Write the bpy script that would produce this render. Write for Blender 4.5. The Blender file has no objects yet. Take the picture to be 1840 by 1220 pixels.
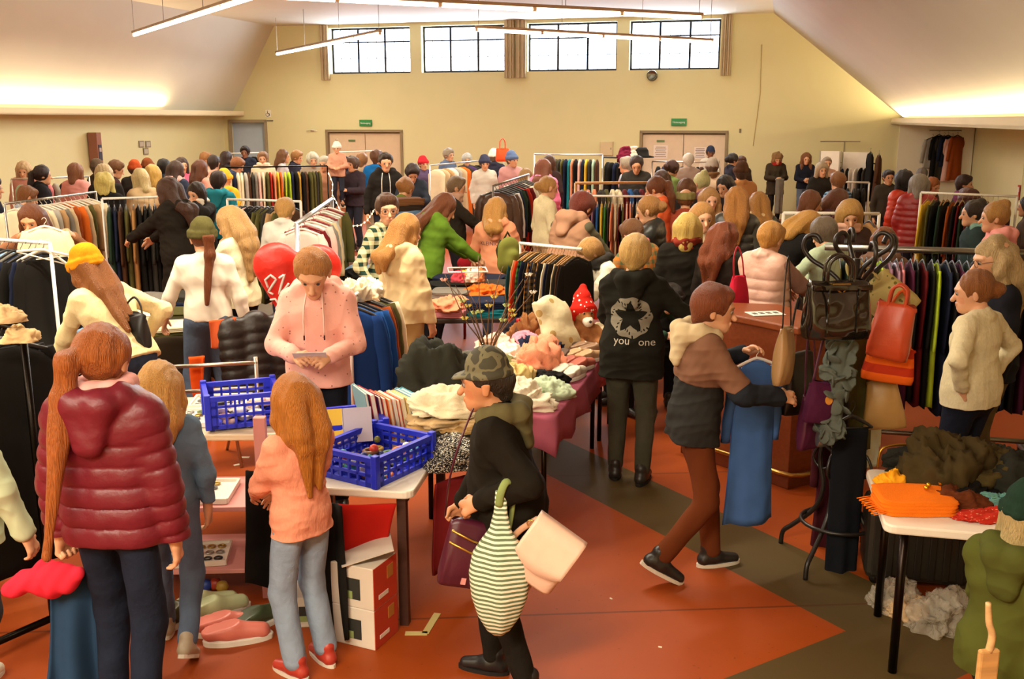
import bpy, math, random
import numpy as np
from mathutils import Vector, Matrix
from mathutils.bvhtree import BVHTree
C = bpy.context.scene.collection
SC = bpy.context.scene
rng = random.Random(7)

# ------------------------------------------------------------------ camera, sky, lights, exposure
FPX, HC, PITCH = 1800.0, 2.44, math.radians(12.38)
cam_d = bpy.data.cameras.new('camera'); cam = bpy.data.objects.new('camera', cam_d); C.objects.link(cam)
cam.location = (0, 0, HC); cam.rotation_euler = (math.pi/2 - PITCH, 0, 0)
cam_d.sensor_width = 36; cam_d.lens = FPX/1840*36; cam_d.clip_end = 200
SC.camera = cam
SC.view_settings.view_transform = 'Standard'; SC.view_settings.look = 'None'
SC.view_settings.exposure = 0.0; SC.view_settings.gamma = 1; SC.view_settings.use_curve_mapping = False
SC.cycles.use_denoising = True
SC.cycles.max_bounces = 6; SC.cycles.diffuse_bounces = 3; SC.cycles.glossy_bounces = 2; SC.cycles.transparent_max_bounces = 12
SC.cycles.sample_clamp_indirect = 4.0

def ray(x, y):
    v = (y - 610)/FPX
    return (x - 920)/FPX, math.cos(PITCH) - v*math.sin(PITCH), math.sin(PITCH) + v*math.cos(PITCH)
def gp(x, y, z=0.0):            # ground (or height z) point seen at photo pixel x, y
    l, f, dn = ray(x, y); s = (HC - z)/dn
    return Vector((l*s, f*s, z))
def at(x, y, d):                # point at depth d seen at photo pixel x, y
    l, f, dn = ray(x, y); s = d/f
    return Vector((l*s, d, HC - dn*s))
TH = math.radians(15); CT, ST = math.cos(TH), math.sin(TH)
def HW(u, v, z=0.0):            # hall axes -> world
    return Vector((u*CT + v*ST, -u*ST + v*CT, z))
def u_on_back(x, v):            # hall u of the point of plane v seen in column x
    a = (x - 920)/FPX; a = a/1.02
    t = v/(a*ST + CT); return t*(a*CT - ST)

world = bpy.data.worlds.new('sky'); SC.world = world; world.use_nodes = True
world.node_tree.nodes['Background'].inputs[0].default_value = (0.80, 0.90, 1.0, 1)
world.node_tree.nodes['Background'].inputs[1].default_value = 5.0

def area(name, loc, sx, sy, power, col, rot=None, aim=None):
    l = bpy.data.lights.new(name, 'AREA'); l.shape = 'RECTANGLE'; l.size = sx; l.size_y = sy
    l.energy = power; l.color = col
    o = bpy.data.objects.new(name, l); C.objects.link(o); o.location = loc
    if aim is not None: o.rotation_euler = Vector(aim).to_track_quat('-Z', 'Y').to_euler()
    elif rot is not None: o.rotation_euler = rot
    return o
WARM = (1.0, 0.89, 0.69)
# ends (hall lamps are set at 45 degrees to the walls): photo pixel of each end, lamp height
LAMP_Z = 4.10
def lamp_end(x, y): return gp(x, y, LAMP_Z)
LAMPS = [(lamp_end(240, 60), lamp_end(425, 0)), (lamp_end(497, 95), lamp_end(683, 57)),
         (lamp_end(700, 0), lamp_end(1262, 28)), (lamp_end(855, 50), lamp_end(1280, 73))]
_d = (LAMPS[0][1] - LAMPS[0][0]).normalized(); LAMPS[0] = (LAMPS[0][0], LAMPS[0][0] + _d*7.4)
_d = (LAMPS[2][0] - LAMPS[2][1]).normalized(); LAMPS[2] = (LAMPS[2][1] + _d*7.6, LAMPS[2][1])
# the same lamps go on over the part of the hall next to the camera
_a, _b = Vector((-7.5, 10.6, LAMP_Z)), Vector((-3.9, 4.6, LAMP_Z))
LAMPS.append((_a, _b))
_a, _b = Vector((-3.2, 6.2, LAMP_Z)), Vector((1.2, 9.0, LAMP_Z))
LAMPS.append((_a, _b))
LAMPS.append((Vector((-5.6, 3.4, LAMP_Z)), Vector((-2.2, -2.3, LAMP_Z)))); LAMPS.append((Vector((-4.4, -1.9, LAMP_Z)), Vector((0.2, 0.9, LAMP_Z))))
for k, (a, b) in enumerate(LAMPS):
    m = (a + b)/2; L = (b - a).length
    o = area('lamp_light', m + Vector((0, 0, -0.09)), L, 0.12, [280, 240, 310, 270, 350, 330, 390, 420][k], WARM)
    o.rotation_euler = (0, 0, math.atan2(b.y - a.y, b.x - a.x))
# daylight through the four high windows of the back wall
for x0, x1 in ((598, 740), (760, 907), (947, 1105), (1127, 1287)):
    ua, ub = u_on_back(x0, 26.1), u_on_back(x1, 26.1)
    o = area('window_daylight', HW((ua + ub)/2, 26.5, 4.28), ub - ua, 1.1, 260, (0.86, 0.93, 1.0), aim=HW(0, -1, -0.25))
# cove tubes behind the two ledges, shining up on to the slopes
for (u, z, v0, v1, p, t) in ((2.58, 2.50, 8.0, 25.7, 600, -0.25), (-15.02, 2.70, 6.0, 22.6, 330, 0.35)):
    o = area('cove_light', HW(u, (v0 + v1)/2, z), v1 - v0, 0.08, p, (1.0, 0.78, 0.48))
    ax = (HW(0, 1) - HW(0, 0)); up = Vector((0, 0, 1)) + (HW(1, 0) - HW(0, 0))*t; up.normalize()
    zc = -up; yc = zc.cross(ax).normalized()
    o.rotation_euler = Matrix((ax, yc, zc)).transposed().to_euler()

# ------------------------------------------------------------------ small helpers
def tag(o, label=None, cat=None, group=None, kind=None):
    if label: o['label'] = label
    if cat: o['category'] = cat
    if group: o['group'] = group
    if kind: o['kind'] = kind
    return o
def empty(name, loc=(0, 0, 0), rz=0, scale=1.0, parent=None):
    o = bpy.data.objects.new(name, None); C.objects.link(o); o.location = loc; o.rotation_euler = (0, 0, rz)
    o.scale = (scale,)*3; o.parent = parent; o.empty_display_size = 0.1
    return o
def link(name, me, m=None, parent=None, loc=(0, 0, 0), rot=(0, 0, 0)):
    o = bpy.data.objects.new(name, me); C.objects.link(o); o.parent = parent; o.location = loc; o.rotation_euler = rot
    if m is not None:
        if not me.materials: me.materials.append(m)
        elif me.materials[0] is not m:
            o.material_slots[0].link = 'OBJECT'; o.material_slots[0].material = m
    return o
def mesh_np(name, V, Q, smooth=True):
    V = np.asarray(V, dtype=np.float32); me = bpy.data.meshes.new(name)
    if isinstance(Q, np.ndarray):
        n, k = Q.shape
        me.vertices.add(len(V)); me.vertices.foreach_set('co', V.ravel())
        me.loops.add(n*k); me.loops.foreach_set('vertex_index', Q.ravel().astype(np.int32))
        me.polygons.add(n); me.polygons.foreach_set('loop_start', np.arange(0, n*k, k, dtype=np.int32))
        me.update(calc_edges=True)
    else:
        me.from_pydata([tuple(v) for v in V], [], Q)
    if smooth: me.polygons.foreach_set('use_smooth', np.ones(len(me.polygons), dtype=bool))
    return me

class MB:
    """collects boxes, tubes, lathes and lofts, then links them as one mesh object"""
    def __init__(s): s.v = []; s.f = []
    def add(s, vs, fs):
        n = len(s.v); s.v += [tuple(v) for v in vs]; s.f += [tuple(i + n for i in f) for f in fs]; return s
    def box(s, c, size, R=None):
        hx, hy, hz = size[0]/2, size[1]/2, size[2]/2; c = Vector(c); vs = []
        for z in (-hz, hz):
            for x, y in ((-hx, -hy), (hx, -hy), (hx, hy), (-hx, hy)):
                p = Vector((x, y, z)); vs.append(c + (R @ p if R else p))
        return s.add(vs, [(3, 2, 1, 0), (4, 5, 6, 7), (0, 1, 5, 4), (1, 2, 6, 5), (2, 3, 7, 6), (3, 0, 4, 7)])
    def bar(s, a, b, w, h):
        a, b = Vector(a), Vector(b); d = b - a; L = d.length; x = d/L
        up = Vector((0, 0, 1)) if abs(x.z) < .95 else Vector((0, 1, 0)); y = up.cross(x).normalized(); z = x.cross(y)
        return s.box((a + b)/2, (L, w, h), Matrix((x, y, z)).transposed())
    def tube(s, pts, r, n=8, cap=True, flat=1.0, up=None, sharp=False):
        pts = [Vector(p) for p in pts]; m = len(pts); rs = list(r) if hasattr(r, '__len__') else [r]*m
        if 4 <= m <= 9 and not sharp:   # round the bends
            P, Q, K = [], [], 4
            for i in range(m - 1):
                a, b, c, d = pts[max(i - 1, 0)], pts[i], pts[i + 1], pts[min(i + 2, m - 1)]
                for k in range(K):
                    t = k/K; P.append(.5*((2*b) + (c - a)*t + (2*a - 5*b + 4*c - d)*t*t + (3*b - a - 3*c + d)*t**3)); Q.append(rs[i]*(1 - t) + rs[i + 1]*t)
            pts, rs = P + [pts[-1]], Q + [rs[-1]]; m = len(pts)
        vs = []; u = None
        for i, p in enumerate(pts):
            t = (pts[min(i + 1, m - 1)] - pts[max(i - 1, 0)]).normalized()
            if u is None:
                h = Vector(up) if up else (Vector((0, 0, 1)) if abs(t.z) < .9 else Vector((1, 0, 0)))
                u = (h - t*h.dot(t)).normalized()
            else:
                w = u - t*u.dot(t); u = w.normalized() if w.length > 1e-6 else u
            w = t.cross(u)
            for k in range(n):
                a = 2*math.pi*k/n; vs.append(p + u*(math.cos(a)*rs[i]) + w*(math.sin(a)*rs[i]*flat))
        fs = [(i*n + k, i*n + (k + 1) % n, (i + 1)*n + (k + 1) % n, (i + 1)*n + k) for i in range(m - 1) for k in range(n)]
        if cap: fs += [tuple(range(n - 1, -1, -1)), tuple((m - 1)*n + k for k in range(n))]
        return s.add(vs, fs)
    def lathe(s, prof, c=(0, 0, 0), n=20):
        c = Vector(c); vs = [c + Vector((r*math.cos(2*math.pi*k/n), r*math.sin(2*math.pi*k/n), z)) for r, z in prof for k in range(n)]
        m = len(prof)
        fs = [(i*n + k, i*n + (k + 1) % n, (i + 1)*n + (k + 1) % n, (i + 1)*n + k) for i in range(m - 1) for k in range(n)]
        fs += [tuple(range(n - 1, -1, -1)), tuple((m - 1)*n + k for k in range(n))]
        return s.add(vs, fs)
    def rings(s, rings, cap=True):
        n = len(rings[0]); vs = [p for r in rings for p in r]; m = len(rings)
        fs = [(i*n + k, i*n + (k + 1) % n, (i + 1)*n + (k + 1) % n, (i + 1)*n + k) for i in range(m - 1) for k in range(n)]
        if cap: fs += [tuple(range(n - 1, -1, -1)), tuple((m - 1)*n + k for k in range(n))]
        return s.add(vs, fs)
    def quad(s, a, b, c, d): return s.add([a, b, c, d], [(0, 1, 2, 3)])
    def prism(s, poly, z0, z1):
        n = len(poly); vs = [(x, y, z0) for x, y in poly] + [(x, y, z1) for x, y in poly]
        return s.add(vs, [tuple(range(n - 1, -1, -1)), tuple(range(n, 2*n))] + [(i, (i + 1) % n, n + (i + 1) % n, n + i) for i in range(n)])
    def mesh(s, name, smooth=False): return mesh_np(name, s.v, s.f, smooth)
    def build(s, name, m, parent=None, loc=(0, 0, 0), rz=0, smooth=False, bevel=0):
        o = link(name, s.mesh(name, smooth), m, parent, loc, (0, 0, rz))
        if bevel:
            b = o.modifiers.new('bevel', 'BEVEL'); b.width = bevel; b.segments = 2; b.limit_method = 'ANGLE'
        return o

# ------------------------------------------------------------------ materials
def s2l(c):
    if isinstance(c, str): c = tuple(int(c[i:i + 2], 16) for i in (0, 2, 4))
    return tuple(((v/255)/12.92 if v <= 10 else (((v/255) + .055)/1.055)**2.4) for v in c)
_M = {}
def nd(nt, t, **kw):
    n = nt.nodes.new(t)
    for k, v in kw.items():
        if k.startswith('i_'): n.inputs[k[2:].replace('_', ' ')].default_value = v
        else: setattr(n, k, v)
    return n
def mat(col, kind='cloth', col2=None, scale=1.0):
    """procedural material; col is an sRGB hex string"""
    key = (col, kind, col2, scale)
    if key in _M: return _M[key]
    m = bpy.data.materials.new(kind + '_' + col); m.use_nodes = True; nt = m.node_tree
    b = nt.nodes['Principled BSDF']; L = nt.links.new; c = s2l(col)
    tc = nd(nt, 'ShaderNodeTexCoord'); co = tc.outputs['Object']
    def noise(sc, det=3, st=None):
        n = nd(nt, 'ShaderNodeTexNoise', i_Scale=sc, i_Detail=det)
        if st:
            mp = nd(nt, 'ShaderNodeMapping', i_Scale=st); L(co, mp.inputs[0]); L(mp.outputs[0], n.inputs[0])
        else: L(co, n.inputs[0])
        return n.outputs['Fac']
    def ridge(sc):
        n = nd(nt, 'ShaderNodeTexNoise', noise_type='RIDGED_MULTIFRACTAL', i_Scale=sc, i_Detail=3.0); L(co, n.inputs[0]); return n.outputs['Fac']
    def vary(src, lo, hi, base=c, base2=None):
        mx = nd(nt, 'ShaderNodeMixRGB'); L(src, mx.inputs[0])
        mx.inputs[1].default_value = (*[v*lo for v in base], 1); mx.inputs[2].default_value = (*[min(1, v*hi) for v in (base2 or base)], 1)
        L(mx.outputs[0], b.inputs['Base Color']); return mx
    def bump(src, st, dist=.01):
        bp = nd(nt, 'ShaderNodeBump', i_Strength=st, i_Distance=dist); L(src, bp.inputs['Height']); L(bp.outputs[0], b.inputs['Normal'])
    if kind in ('cloth', 'knit', 'denim', 'plaid', 'stripe', 'spots', 'dots'): b.inputs['Specular IOR Level'].default_value = .12
    if kind in ('cloth', 'knit', 'puffer', 'denim', 'leather'): c = tuple(q*(.62 + .38*min(1, q/.25)) for q in c)
    b.inputs['Roughness'].default_value = .8; b.inputs['Base Color'].default_value = (*c, 1)
    if kind == 'cloth':
        vary(noise(9, 4), .86, 1.14); bump(ridge(4.5), .55, .03); b.inputs['Roughness'].default_value = .9
    elif kind == 'knit':
        vary(noise(60, 3), .88, 1.12)
        bump(noise(75*scale, 3, (1, 1, .45)), .4, .008); b.inputs['Roughness'].default_value = .95
    elif kind == 'denim':
        vary(noise(7, 4), .72, 1.3); bump(noise(22, 5), .45, .015); b.inputs['Roughness'].default_value = .85
    elif kind == 'puffer':
        vary(noise(6, 3), .9, 1.1); bump(noise(18, 4), .35, .015); b.inputs['Roughness'].default_value = .42
        b.inputs['Specular IOR Level'].default_value = .45
    elif kind == 'leather':
        vary(noise(20, 3), .9, 1.1); bump(noise(90, 3), .15, .004); b.inputs['Roughness'].default_value = .38
    elif kind == 'patent':
        vary(noise(9, 2), .9, 1.1); bump(noise(5, 1), .8, .09); b.inputs['Roughness'].default_value = .10; b.inputs['Specular IOR Level'].default_value = .8
    elif kind == 'skin':
        at_ = nd(nt, 'ShaderNodeVertexColor', layer_name='Col'); mx = nd(nt, 'ShaderNodeMixRGB', blend_type='MULTIPLY'); mx.inputs[0].default_value = 1
        v = nd(nt, 'ShaderNodeMixRGB'); L(noise(30, 3), v.inputs[0]); v.inputs[1].default_value = (*[q*.93 for q in c], 1); v.inputs[2].default_value = (*[min(1, q*1.06) for q in c], 1)
        L(v.outputs[0], mx.inputs[1]); L(at_.outputs[0], mx.inputs[2]); L(mx.outputs[0], b.inputs['Base Color'])
        b.inputs['Roughness'].default_value = .5; b.inputs['Subsurface Weight'].default_value = .08; b.inputs['Subsurface Radius'].default_value = (.01, .004, .002)
    elif kind == 'eye':
        at_ = nd(nt, 'ShaderNodeVertexColor', layer_name='Col'); L(at_.outputs[0], b.inputs['Base Color']); b.inputs['Roughness'].default_value = .15
    elif kind == 'hair':
        lu = c[0]*.3 + c[1]*.6 + c[2]*.1; c = tuple(q*.62 + lu*w_*.25 for q, w_ in zip(c, (1.15, .95, .75)))
        n1 = noise(26, 5, (9, 9, .5)); vary(n1, .35, 1.75); bump(n1, .8, .02); b.inputs['Roughness'].default_value = .42
        b.inputs['Specular IOR Level'].default_value = .35
    elif kind == 'plaid':
        c2 = s2l(col2); sep = nd(nt, 'ShaderNodeSeparateXYZ'); L(co, sep.inputs[0])
        def line(o, f, th):
            a = nd(nt, 'ShaderNodeMath', operation='MULTIPLY'); L(o, a.inputs[0]); a.inputs[1].default_value = f
            fr = nd(nt, 'ShaderNodeMath', operation='FRACT'); L(a.outputs[0], fr.inputs[0])
            g = nd(nt, 'ShaderNodeMath', operation='GREATER_THAN'); L(fr.outputs[0], g.inputs[0]); g.inputs[1].default_value = th; return g.outputs[0]
        ad = nd(nt, 'ShaderNodeMath', operation='ADD'); L(line(sep.outputs[0], 17*scale, .5), ad.inputs[0]); L(line(sep.outputs[2], 17*scale, .5), ad.inputs[1])
        hf = nd(nt, 'ShaderNodeMath', operation='MULTIPLY'); L(ad.outputs[0], hf.inputs[0]); hf.inputs[1].default_value = .5
        vary(hf.outputs[0], 1, 1, c, c2); bump(noise(14, 5), .4, .02)
    elif kind == 'stripe':
        c2 = s2l(col2); sep = nd(nt, 'ShaderNodeSeparateXYZ'); L(co, sep.inputs[0])
        a = nd(nt, 'ShaderNodeMath', operation='MULTIPLY'); L(sep.outputs[2], a.inputs[0]); a.inputs[1].default_value = 30*scale
        fr = nd(nt, 'ShaderNodeMath', operation='FRACT'); L(a.outputs[0], fr.inputs[0])
        g = nd(nt, 'ShaderNodeMath', operation='GREATER_THAN'); L(fr.outputs[0], g.inputs[0]); g.inputs[1].default_value = .5
        vary(g.outputs[0], 1, 1, c, c2); bump(noise(14, 5), .5, .02)
    elif kind in ('spots', 'dots'):
        c2 = s2l(col2); vo = nd(nt, 'ShaderNodeTexVoronoi', i_Scale=16.0*scale); L(co, vo.inputs[0])
        g = nd(nt, 'ShaderNodeMath', operation='LESS_THAN'); L(vo.outputs['Distance'], g.inputs[0]); g.inputs[1].default_value = .22 if kind == 'spots' else .13
        vary(g.outputs[0], 1, 1, c, c2); bump(noise(14, 5), .4, .02)
    elif kind == 'camo':
        c2 = s2l(col2); n = nd(nt, 'ShaderNodeTexNoise', i_Scale=14.0*scale, i_Detail=1.0); L(co, n.inputs[0])
        r = nd(nt, 'ShaderNodeValToRGB'); L(n.outputs['Fac'], r.inputs[0]); r.color_ramp.interpolation = 'CONSTANT'
        e = r.color_ramp.elements; e[0].color = (*[v*.3 for v in c], 1); e[1].position = .44; e[1].color = (*c, 1)
        q = e.new(.55); q.color = (*c2, 1); L(r.outputs[0], b.inputs['Base Color'])
    elif kind == 'wood':
        n = noise(6, 5, (.6, 8, 8)); vary(n, .65, 1.3); bump(n, .12, .004); b.inputs['Roughness'].default_value = .4
    elif kind == 'metal':
        b.inputs['Metallic'].default_value = .9; b.inputs['Roughness'].default_value = .3; vary(noise(30), .93, 1.05)
    elif kind == 'plastic':
        vary(noise(12), .95, 1.05); b.inputs['Roughness'].default_value = .38
    elif kind == 'matte':
        vary(noise(8), .94, 1.06); b.inputs['Roughness'].default_value = .7
    elif kind == 'wall':
        vary(noise(1.2, 5), .95, 1.05); bump(noise(55, 3), .06, .005); b.inputs['Roughness'].default_value = .85
    elif kind == 'sequin':
        vo = nd(nt, 'ShaderNodeTexVoronoi', i_Scale=70.0); L(co, vo.inputs[0])
        g = nd(nt, 'ShaderNodeMath', operation='GREATER_THAN'); sp = nd(nt, 'ShaderNodeSeparateColor'); L(vo.outputs['Color'], sp.inputs[0]); L(sp.outputs[0], g.inputs[0]); g.inputs[1].default_value = .7
        vary(g.outputs[0], 1, 1, c, s2l(col2)); b.inputs['Metallic'].default_value = .5; b.inputs['Roughness'].default_value = .25
        bump(vo.outputs['Distance'], .6, .01)
    elif kind == 'bag_film':
        b.inputs['Roughness'].default_value = .18; b.inputs['Alpha'].default_value = .42; bump(noise(18, 4), .6, .03)
    elif kind == 'glow':
        b.inputs['Emission Color'].default_value = (*c, 1); b.inputs['Emission Strength'].default_value = scale
    elif kind == 'glass':
        nt.nodes.remove(b); o = nt.nodes['Material Output']
        t = nd(nt, 'ShaderNodeBsdfTransparent'); g = nd(nt, 'ShaderNodeBsdfGlossy', i_Roughness=.03); x = nd(nt, 'ShaderNodeMixShader'); x.inputs[0].default_value = .07
        L(t.outputs[0], x.inputs[1]); L(g.outputs[0], x.inputs[2]); L(x.outputs[0], o.inputs[0]); t.inputs[0].default_value = (*c, 1)
    _M[key] = m; return m

# ------------------------------------------------------------------ solid fields -> one smooth surface
def sdf_mesh(name, prims, vox, cuts=(), disp=None):
    """prims: dicts of rounded cones a-b; smooth union / subtraction on a grid, surface nets"""
    A = np.array([p['a'] for p in prims]); B = np.array([p['b'] for p in prims])
    Rm = np.array([max(p['ra'], p['rb']) for p in prims]) + .004
    add = np.array([p.get('op', 'u') == 'u' for p in prims])
    lo = (np.minimum(A, B) - Rm[:, None])[add].min(0) - 3*vox; hi = (np.maximum(A, B) + Rm[:, None])[add].max(0) + 3*vox
    n = np.ceil((hi - lo)/vox).astype(int) + 1
    ax = [(lo[i] + vox*np.arange(n[i])).astype(np.float32) for i in range(3)]
    F = np.full(n, 1.0, dtype=np.float32)
    for p, a, b, rm in zip(prims, A, B, Rm):
        k = p.get('k', .03); pad = rm + k + 2.5*vox + abs(p.get('amp', 0))
        i0 = np.maximum(np.floor((np.minimum(a, b) - pad - lo)/vox).astype(int), 0)
        i1 = np.minimum(np.ceil((np.maximum(a, b) + pad - lo)/vox).astype(int) + 1, n)
        if (i1 <= i0).any(): continue
        X = ax[0][i0[0]:i1[0], None, None] - np.float32(a[0]); Y = ax[1][None, i0[1]:i1[1], None] - np.float32(a[1]); Z = ax[2][None, None, i0[2]:i1[2]] - np.float32(a[2])
        ba = (b - a).astype(np.float32)
        if p.get('n') is not None:
            nn = np.array(p['n'], dtype=np.float32); q = np.float32(1/p['fac'] - 1)
            c = (X*nn[0] + Y*nn[1] + Z*nn[2])*q
            X, Y, Z = X + c*nn[0], Y + c*nn[1], Z + c*nn[2]; ba = ba + nn*float(ba @ nn)*q
        bb = float(ba @ ba)
        if bb > 1e-9: h = np.clip((X*ba[0] + Y*ba[1] + Z*ba[2])*np.float32(1/bb), 0, 1)
        else: h = np.zeros((1, 1, 1), dtype=np.float32)
        r = np.float32(p['ra']) + np.float32(p['rb'] - p['ra'])*h
        if p.get('per'):
            L = math.sqrt(bb); r = r + np.float32(p['amp'])*(np.sqrt(np.abs(np.sin(np.float32(math.pi/p['per'])*(h*L + p.get('ph', 0)))) + .02) - .65)
        D = np.sqrt((X - ba[0]*h)**2 + (Y - ba[1]*h)**2 + (Z - ba[2]*h)**2) - r
        S = F[i0[0]:i1[0], i0[1]:i1[1], i0[2]:i1[2]]
        if p.get('op', 'u') == 'u':
            H = np.maximum(k - np.abs(S - D), 0); S[...] = np.minimum(S, D) - H*H*np.float32(.25/k)
        else:
            D = -D; H = np.maximum(k - np.abs(S - D), 0); S[...] = np.maximum(S, D) + H*H*np.float32(.25/k)
    for pt, nn in cuts:
        P = (ax[0][:, None, None] - pt[0])*nn[0] + (ax[1][None, :, None] - pt[1])*nn[1] + (ax[2][None, None, :] - pt[2])*nn[2]
        F = np.maximum(F, P.astype(np.float32))
    F[[0, -1]] = 1; F[:, [0, -1]] = 1; F[:, :, [0, -1]] = 1
    V, Q = surfnet(F, lo, vox)
    me = mesh_np(name, V, Q)
    if disp is not None and len(V):
        N = np.empty(len(V)*3, dtype=np.float32); me.vertex_normals.foreach_get('vector', N); N = N.reshape(-1, 3)
        V = V + N*disp(V)[:, None]; me.vertices.foreach_set('co', V.astype(np.float32).ravel()); me.update()
    return me, V
def surfnet(F, lo, vox):
    S = F < 0; c = np.zeros([s - 1 for s in F.shape], dtype=np.uint8)
    offs = [(i, j, k) for i in (0, 1) for j in (0, 1) for k in (0, 1)]
    nx, ny, nz = c.shape
    for i, j, k in offs: c += S[i:i + nx, j:j + ny, k:k + nz]
    idx = np.argwhere((c > 0) & (c < 8)); vid = np.full(c.shape, -1, dtype=np.int64)
    vid[idx[:, 0], idx[:, 1], idx[:, 2]] = np.arange(len(idx))
    val = np.stack([F[idx[:, 0] + i, idx[:, 1] + j, idx[:, 2] + k] for i, j, k in offs], 1); O = np.array(offs, dtype=np.float32)
    pos = np.zeros((len(idx), 3), dtype=np.float32); cnt = np.zeros(len(idx), dtype=np.float32)
    for e0 in range(8):
        for e1 in range(e0 + 1, 8):
            if np.abs(O[e0] - O[e1]).sum() != 1: continue
            v0, v1 = val[:, e0], val[:, e1]; m = (v0 < 0) != (v1 < 0)
            t = np.where(m, v0/np.where(m, v0 - v1, 1), 0)[:, None]
            pos += np.where(m[:, None], O[e0]*(1 - t) + O[e1]*t, 0); cnt += m
    V = (idx + pos/cnt[:, None])*vox + lo
    quads = []
    for axi in range(3):
        s0 = [slice(1, -1)]*3; s1 = [slice(1, -1)]*3
        s0[axi] = slice(0, -1); s1[axi] = slice(1, None)
        A, B = S[tuple(s0)], S[tuple(s1)]; e = np.argwhere(A != B)
        if not len(e): continue
        inside = A[e[:, 0], e[:, 1], e[:, 2]]
        e = e + 1; e[:, axi] -= 1
        u, w = (axi + 1) % 3, (axi + 2) % 3; du = np.zeros(3, int); du[u] = 1; dw = np.zeros(3, int); dw[w] = 1
        g = lambda q: vid[q[:, 0], q[:, 1], q[:, 2]]
        q = np.stack([g(e - du - dw), g(e - dw), g(e), g(e - du)], 1)
        q[~inside] = q[~inside][:, ::-1]; quads.append(q)
    return V.astype(np.float32), np.concatenate(quads)
def waves(seed, freq, n=7, aniso=(1, 1, 1)):
    r = np.random.RandomState(seed); K = r.normal(size=(n, 3))*freq*np.array(aniso); ph = r.uniform(0, 6.28, n)
    return lambda V: np.sin(V @ K.T + ph).sum(1)/math.sqrt(n)
# ------------------------------------------------------------------ people
import zlib
def hsh(t): return zlib.crc32(t.encode())
def rotm(rx=0, ry=0, rz=0): return Matrix.Rotation(rz, 3, 'Z') @ Matrix.Rotation(ry, 3, 'Y') @ Matrix.Rotation(rx, 3, 'X')
def ik(a, t, l1, l2, pole):
    a, t = Vector(a), Vector(t); d = t - a; L = min(d.length, (l1 + l2)*.995); d = d.normalized(); t = a + d*L
    c = (l1*l1 + L*L - l2*l2)/(2*l1*L); c = max(-1, min(1, c))
    p = Vector(pole); p = (p - d*p.dot(d)).normalized()
    return a + d*(l1*c) + p*(l1*math.sqrt(1 - c*c)), t
def cone(a, b, ra, rb=None, k=.03, n=None, fac=1, **kw):
    d = dict(a=tuple(a), b=tuple(b), ra=ra, rb=ra if rb is None else rb, k=k, **kw)
    if n is not None: d['n'] = tuple(n); d['fac'] = fac
    return d
_eye = {}
def eye_mesh():
    if 'm' in _eye: return _eye['m']
    V = []; F = []; n, m = 12, 8; col = []
    for i in range(m + 1):
        t = math.pi*i/m
        for j in range(n):
            p = 2*math.pi*j/n; V.append((math.sin(t)*math.cos(p)*.0125, math.cos(t)*.0125, math.sin(t)*math.sin(p)*.0125))
            col.append((.03, .02, .015, 1) if t < 1.08 else (.30, .25, .22, 1))
    for i in range(m):
        for j in range(n): F.append((i*n + j, i*n + (j + 1) % n, (i + 1)*n + (j + 1) % n, (i + 1)*n + j))
    me = mesh_np('eyeball', V, F); ca = me.color_attributes.new('Col', 'FLOAT_COLOR', 'POINT')
    ca.data.foreach_set('color', np.array(col, dtype=np.float32).ravel()); me.materials.append(mat('ffffff', 'eye')); _eye['m'] = me; return me
def hand_prims(w, d, pn, right, curl, fine, sc=1.0):
    d = d.normalized(); pn = (pn - d*pn.dot(d)).normalized(); ts = (d.cross(pn) if right else pn.cross(d)); P = []
    q = lambda f, s=0, n=0: w + (d*f + ts*s + pn*n)*sc
    P.append(cone(q(.0), q(.03), .026*sc, .03*sc, .02, pn, .75)); P.append(cone(q(.03, .012), q(.085, .022), .022*sc, .02*sc, .015, pn, .7)); P.append(cone(q(.03, -.012), q(.08, -.024), .022*sc, .019*sc, .015, pn, .7))
    if not fine:
        b = q(.085); c1 = d*math.cos(curl*.7) + pn*math.sin(curl*.7); c2 = d*math.cos(curl*1.7) + pn*math.sin(curl*1.7)
        for s in (.018, -.018):
            P.append(cone(b + ts*s*sc, b + ts*s*sc + c1*.045*sc, .017*sc, .016*sc, .012)); P.append(cone(b + ts*s*sc + c1*.045*sc, b + ts*s*sc + (c1*.045 + c2*.04)*sc, .016*sc, .012*sc, .01))
    else:
        for s, L, cu in ((.034, .068, .85), (.0115, .078, 1), (-.0115, .073, 1.08), (-.034, .058, 1.15)):
            p = q(.084 - abs(s)*.12, s); r = .0098*sc; sp = ts*(s*.35)
            for i, fr in enumerate((.44, .31, .25)):
                an = curl*cu*(.55 + .85*i); e = p + (d*math.cos(an) + pn*math.sin(an) + sp)*(L*fr*sc)
                P.append(cone(p, e, r, r*.92, .004)); p = e; r *= .92
    t0 = q(.025, .024, .004); t1 = q(.05, .05, .014); t2 = q(.085, .056, .024 + .02*min(1, curl))
    P.append(cone(t0, t1, .0145*sc, .0125*sc, .01)); P.append(cone(t1, t2, .012*sc, .0095*sc, .006))
    return P

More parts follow.
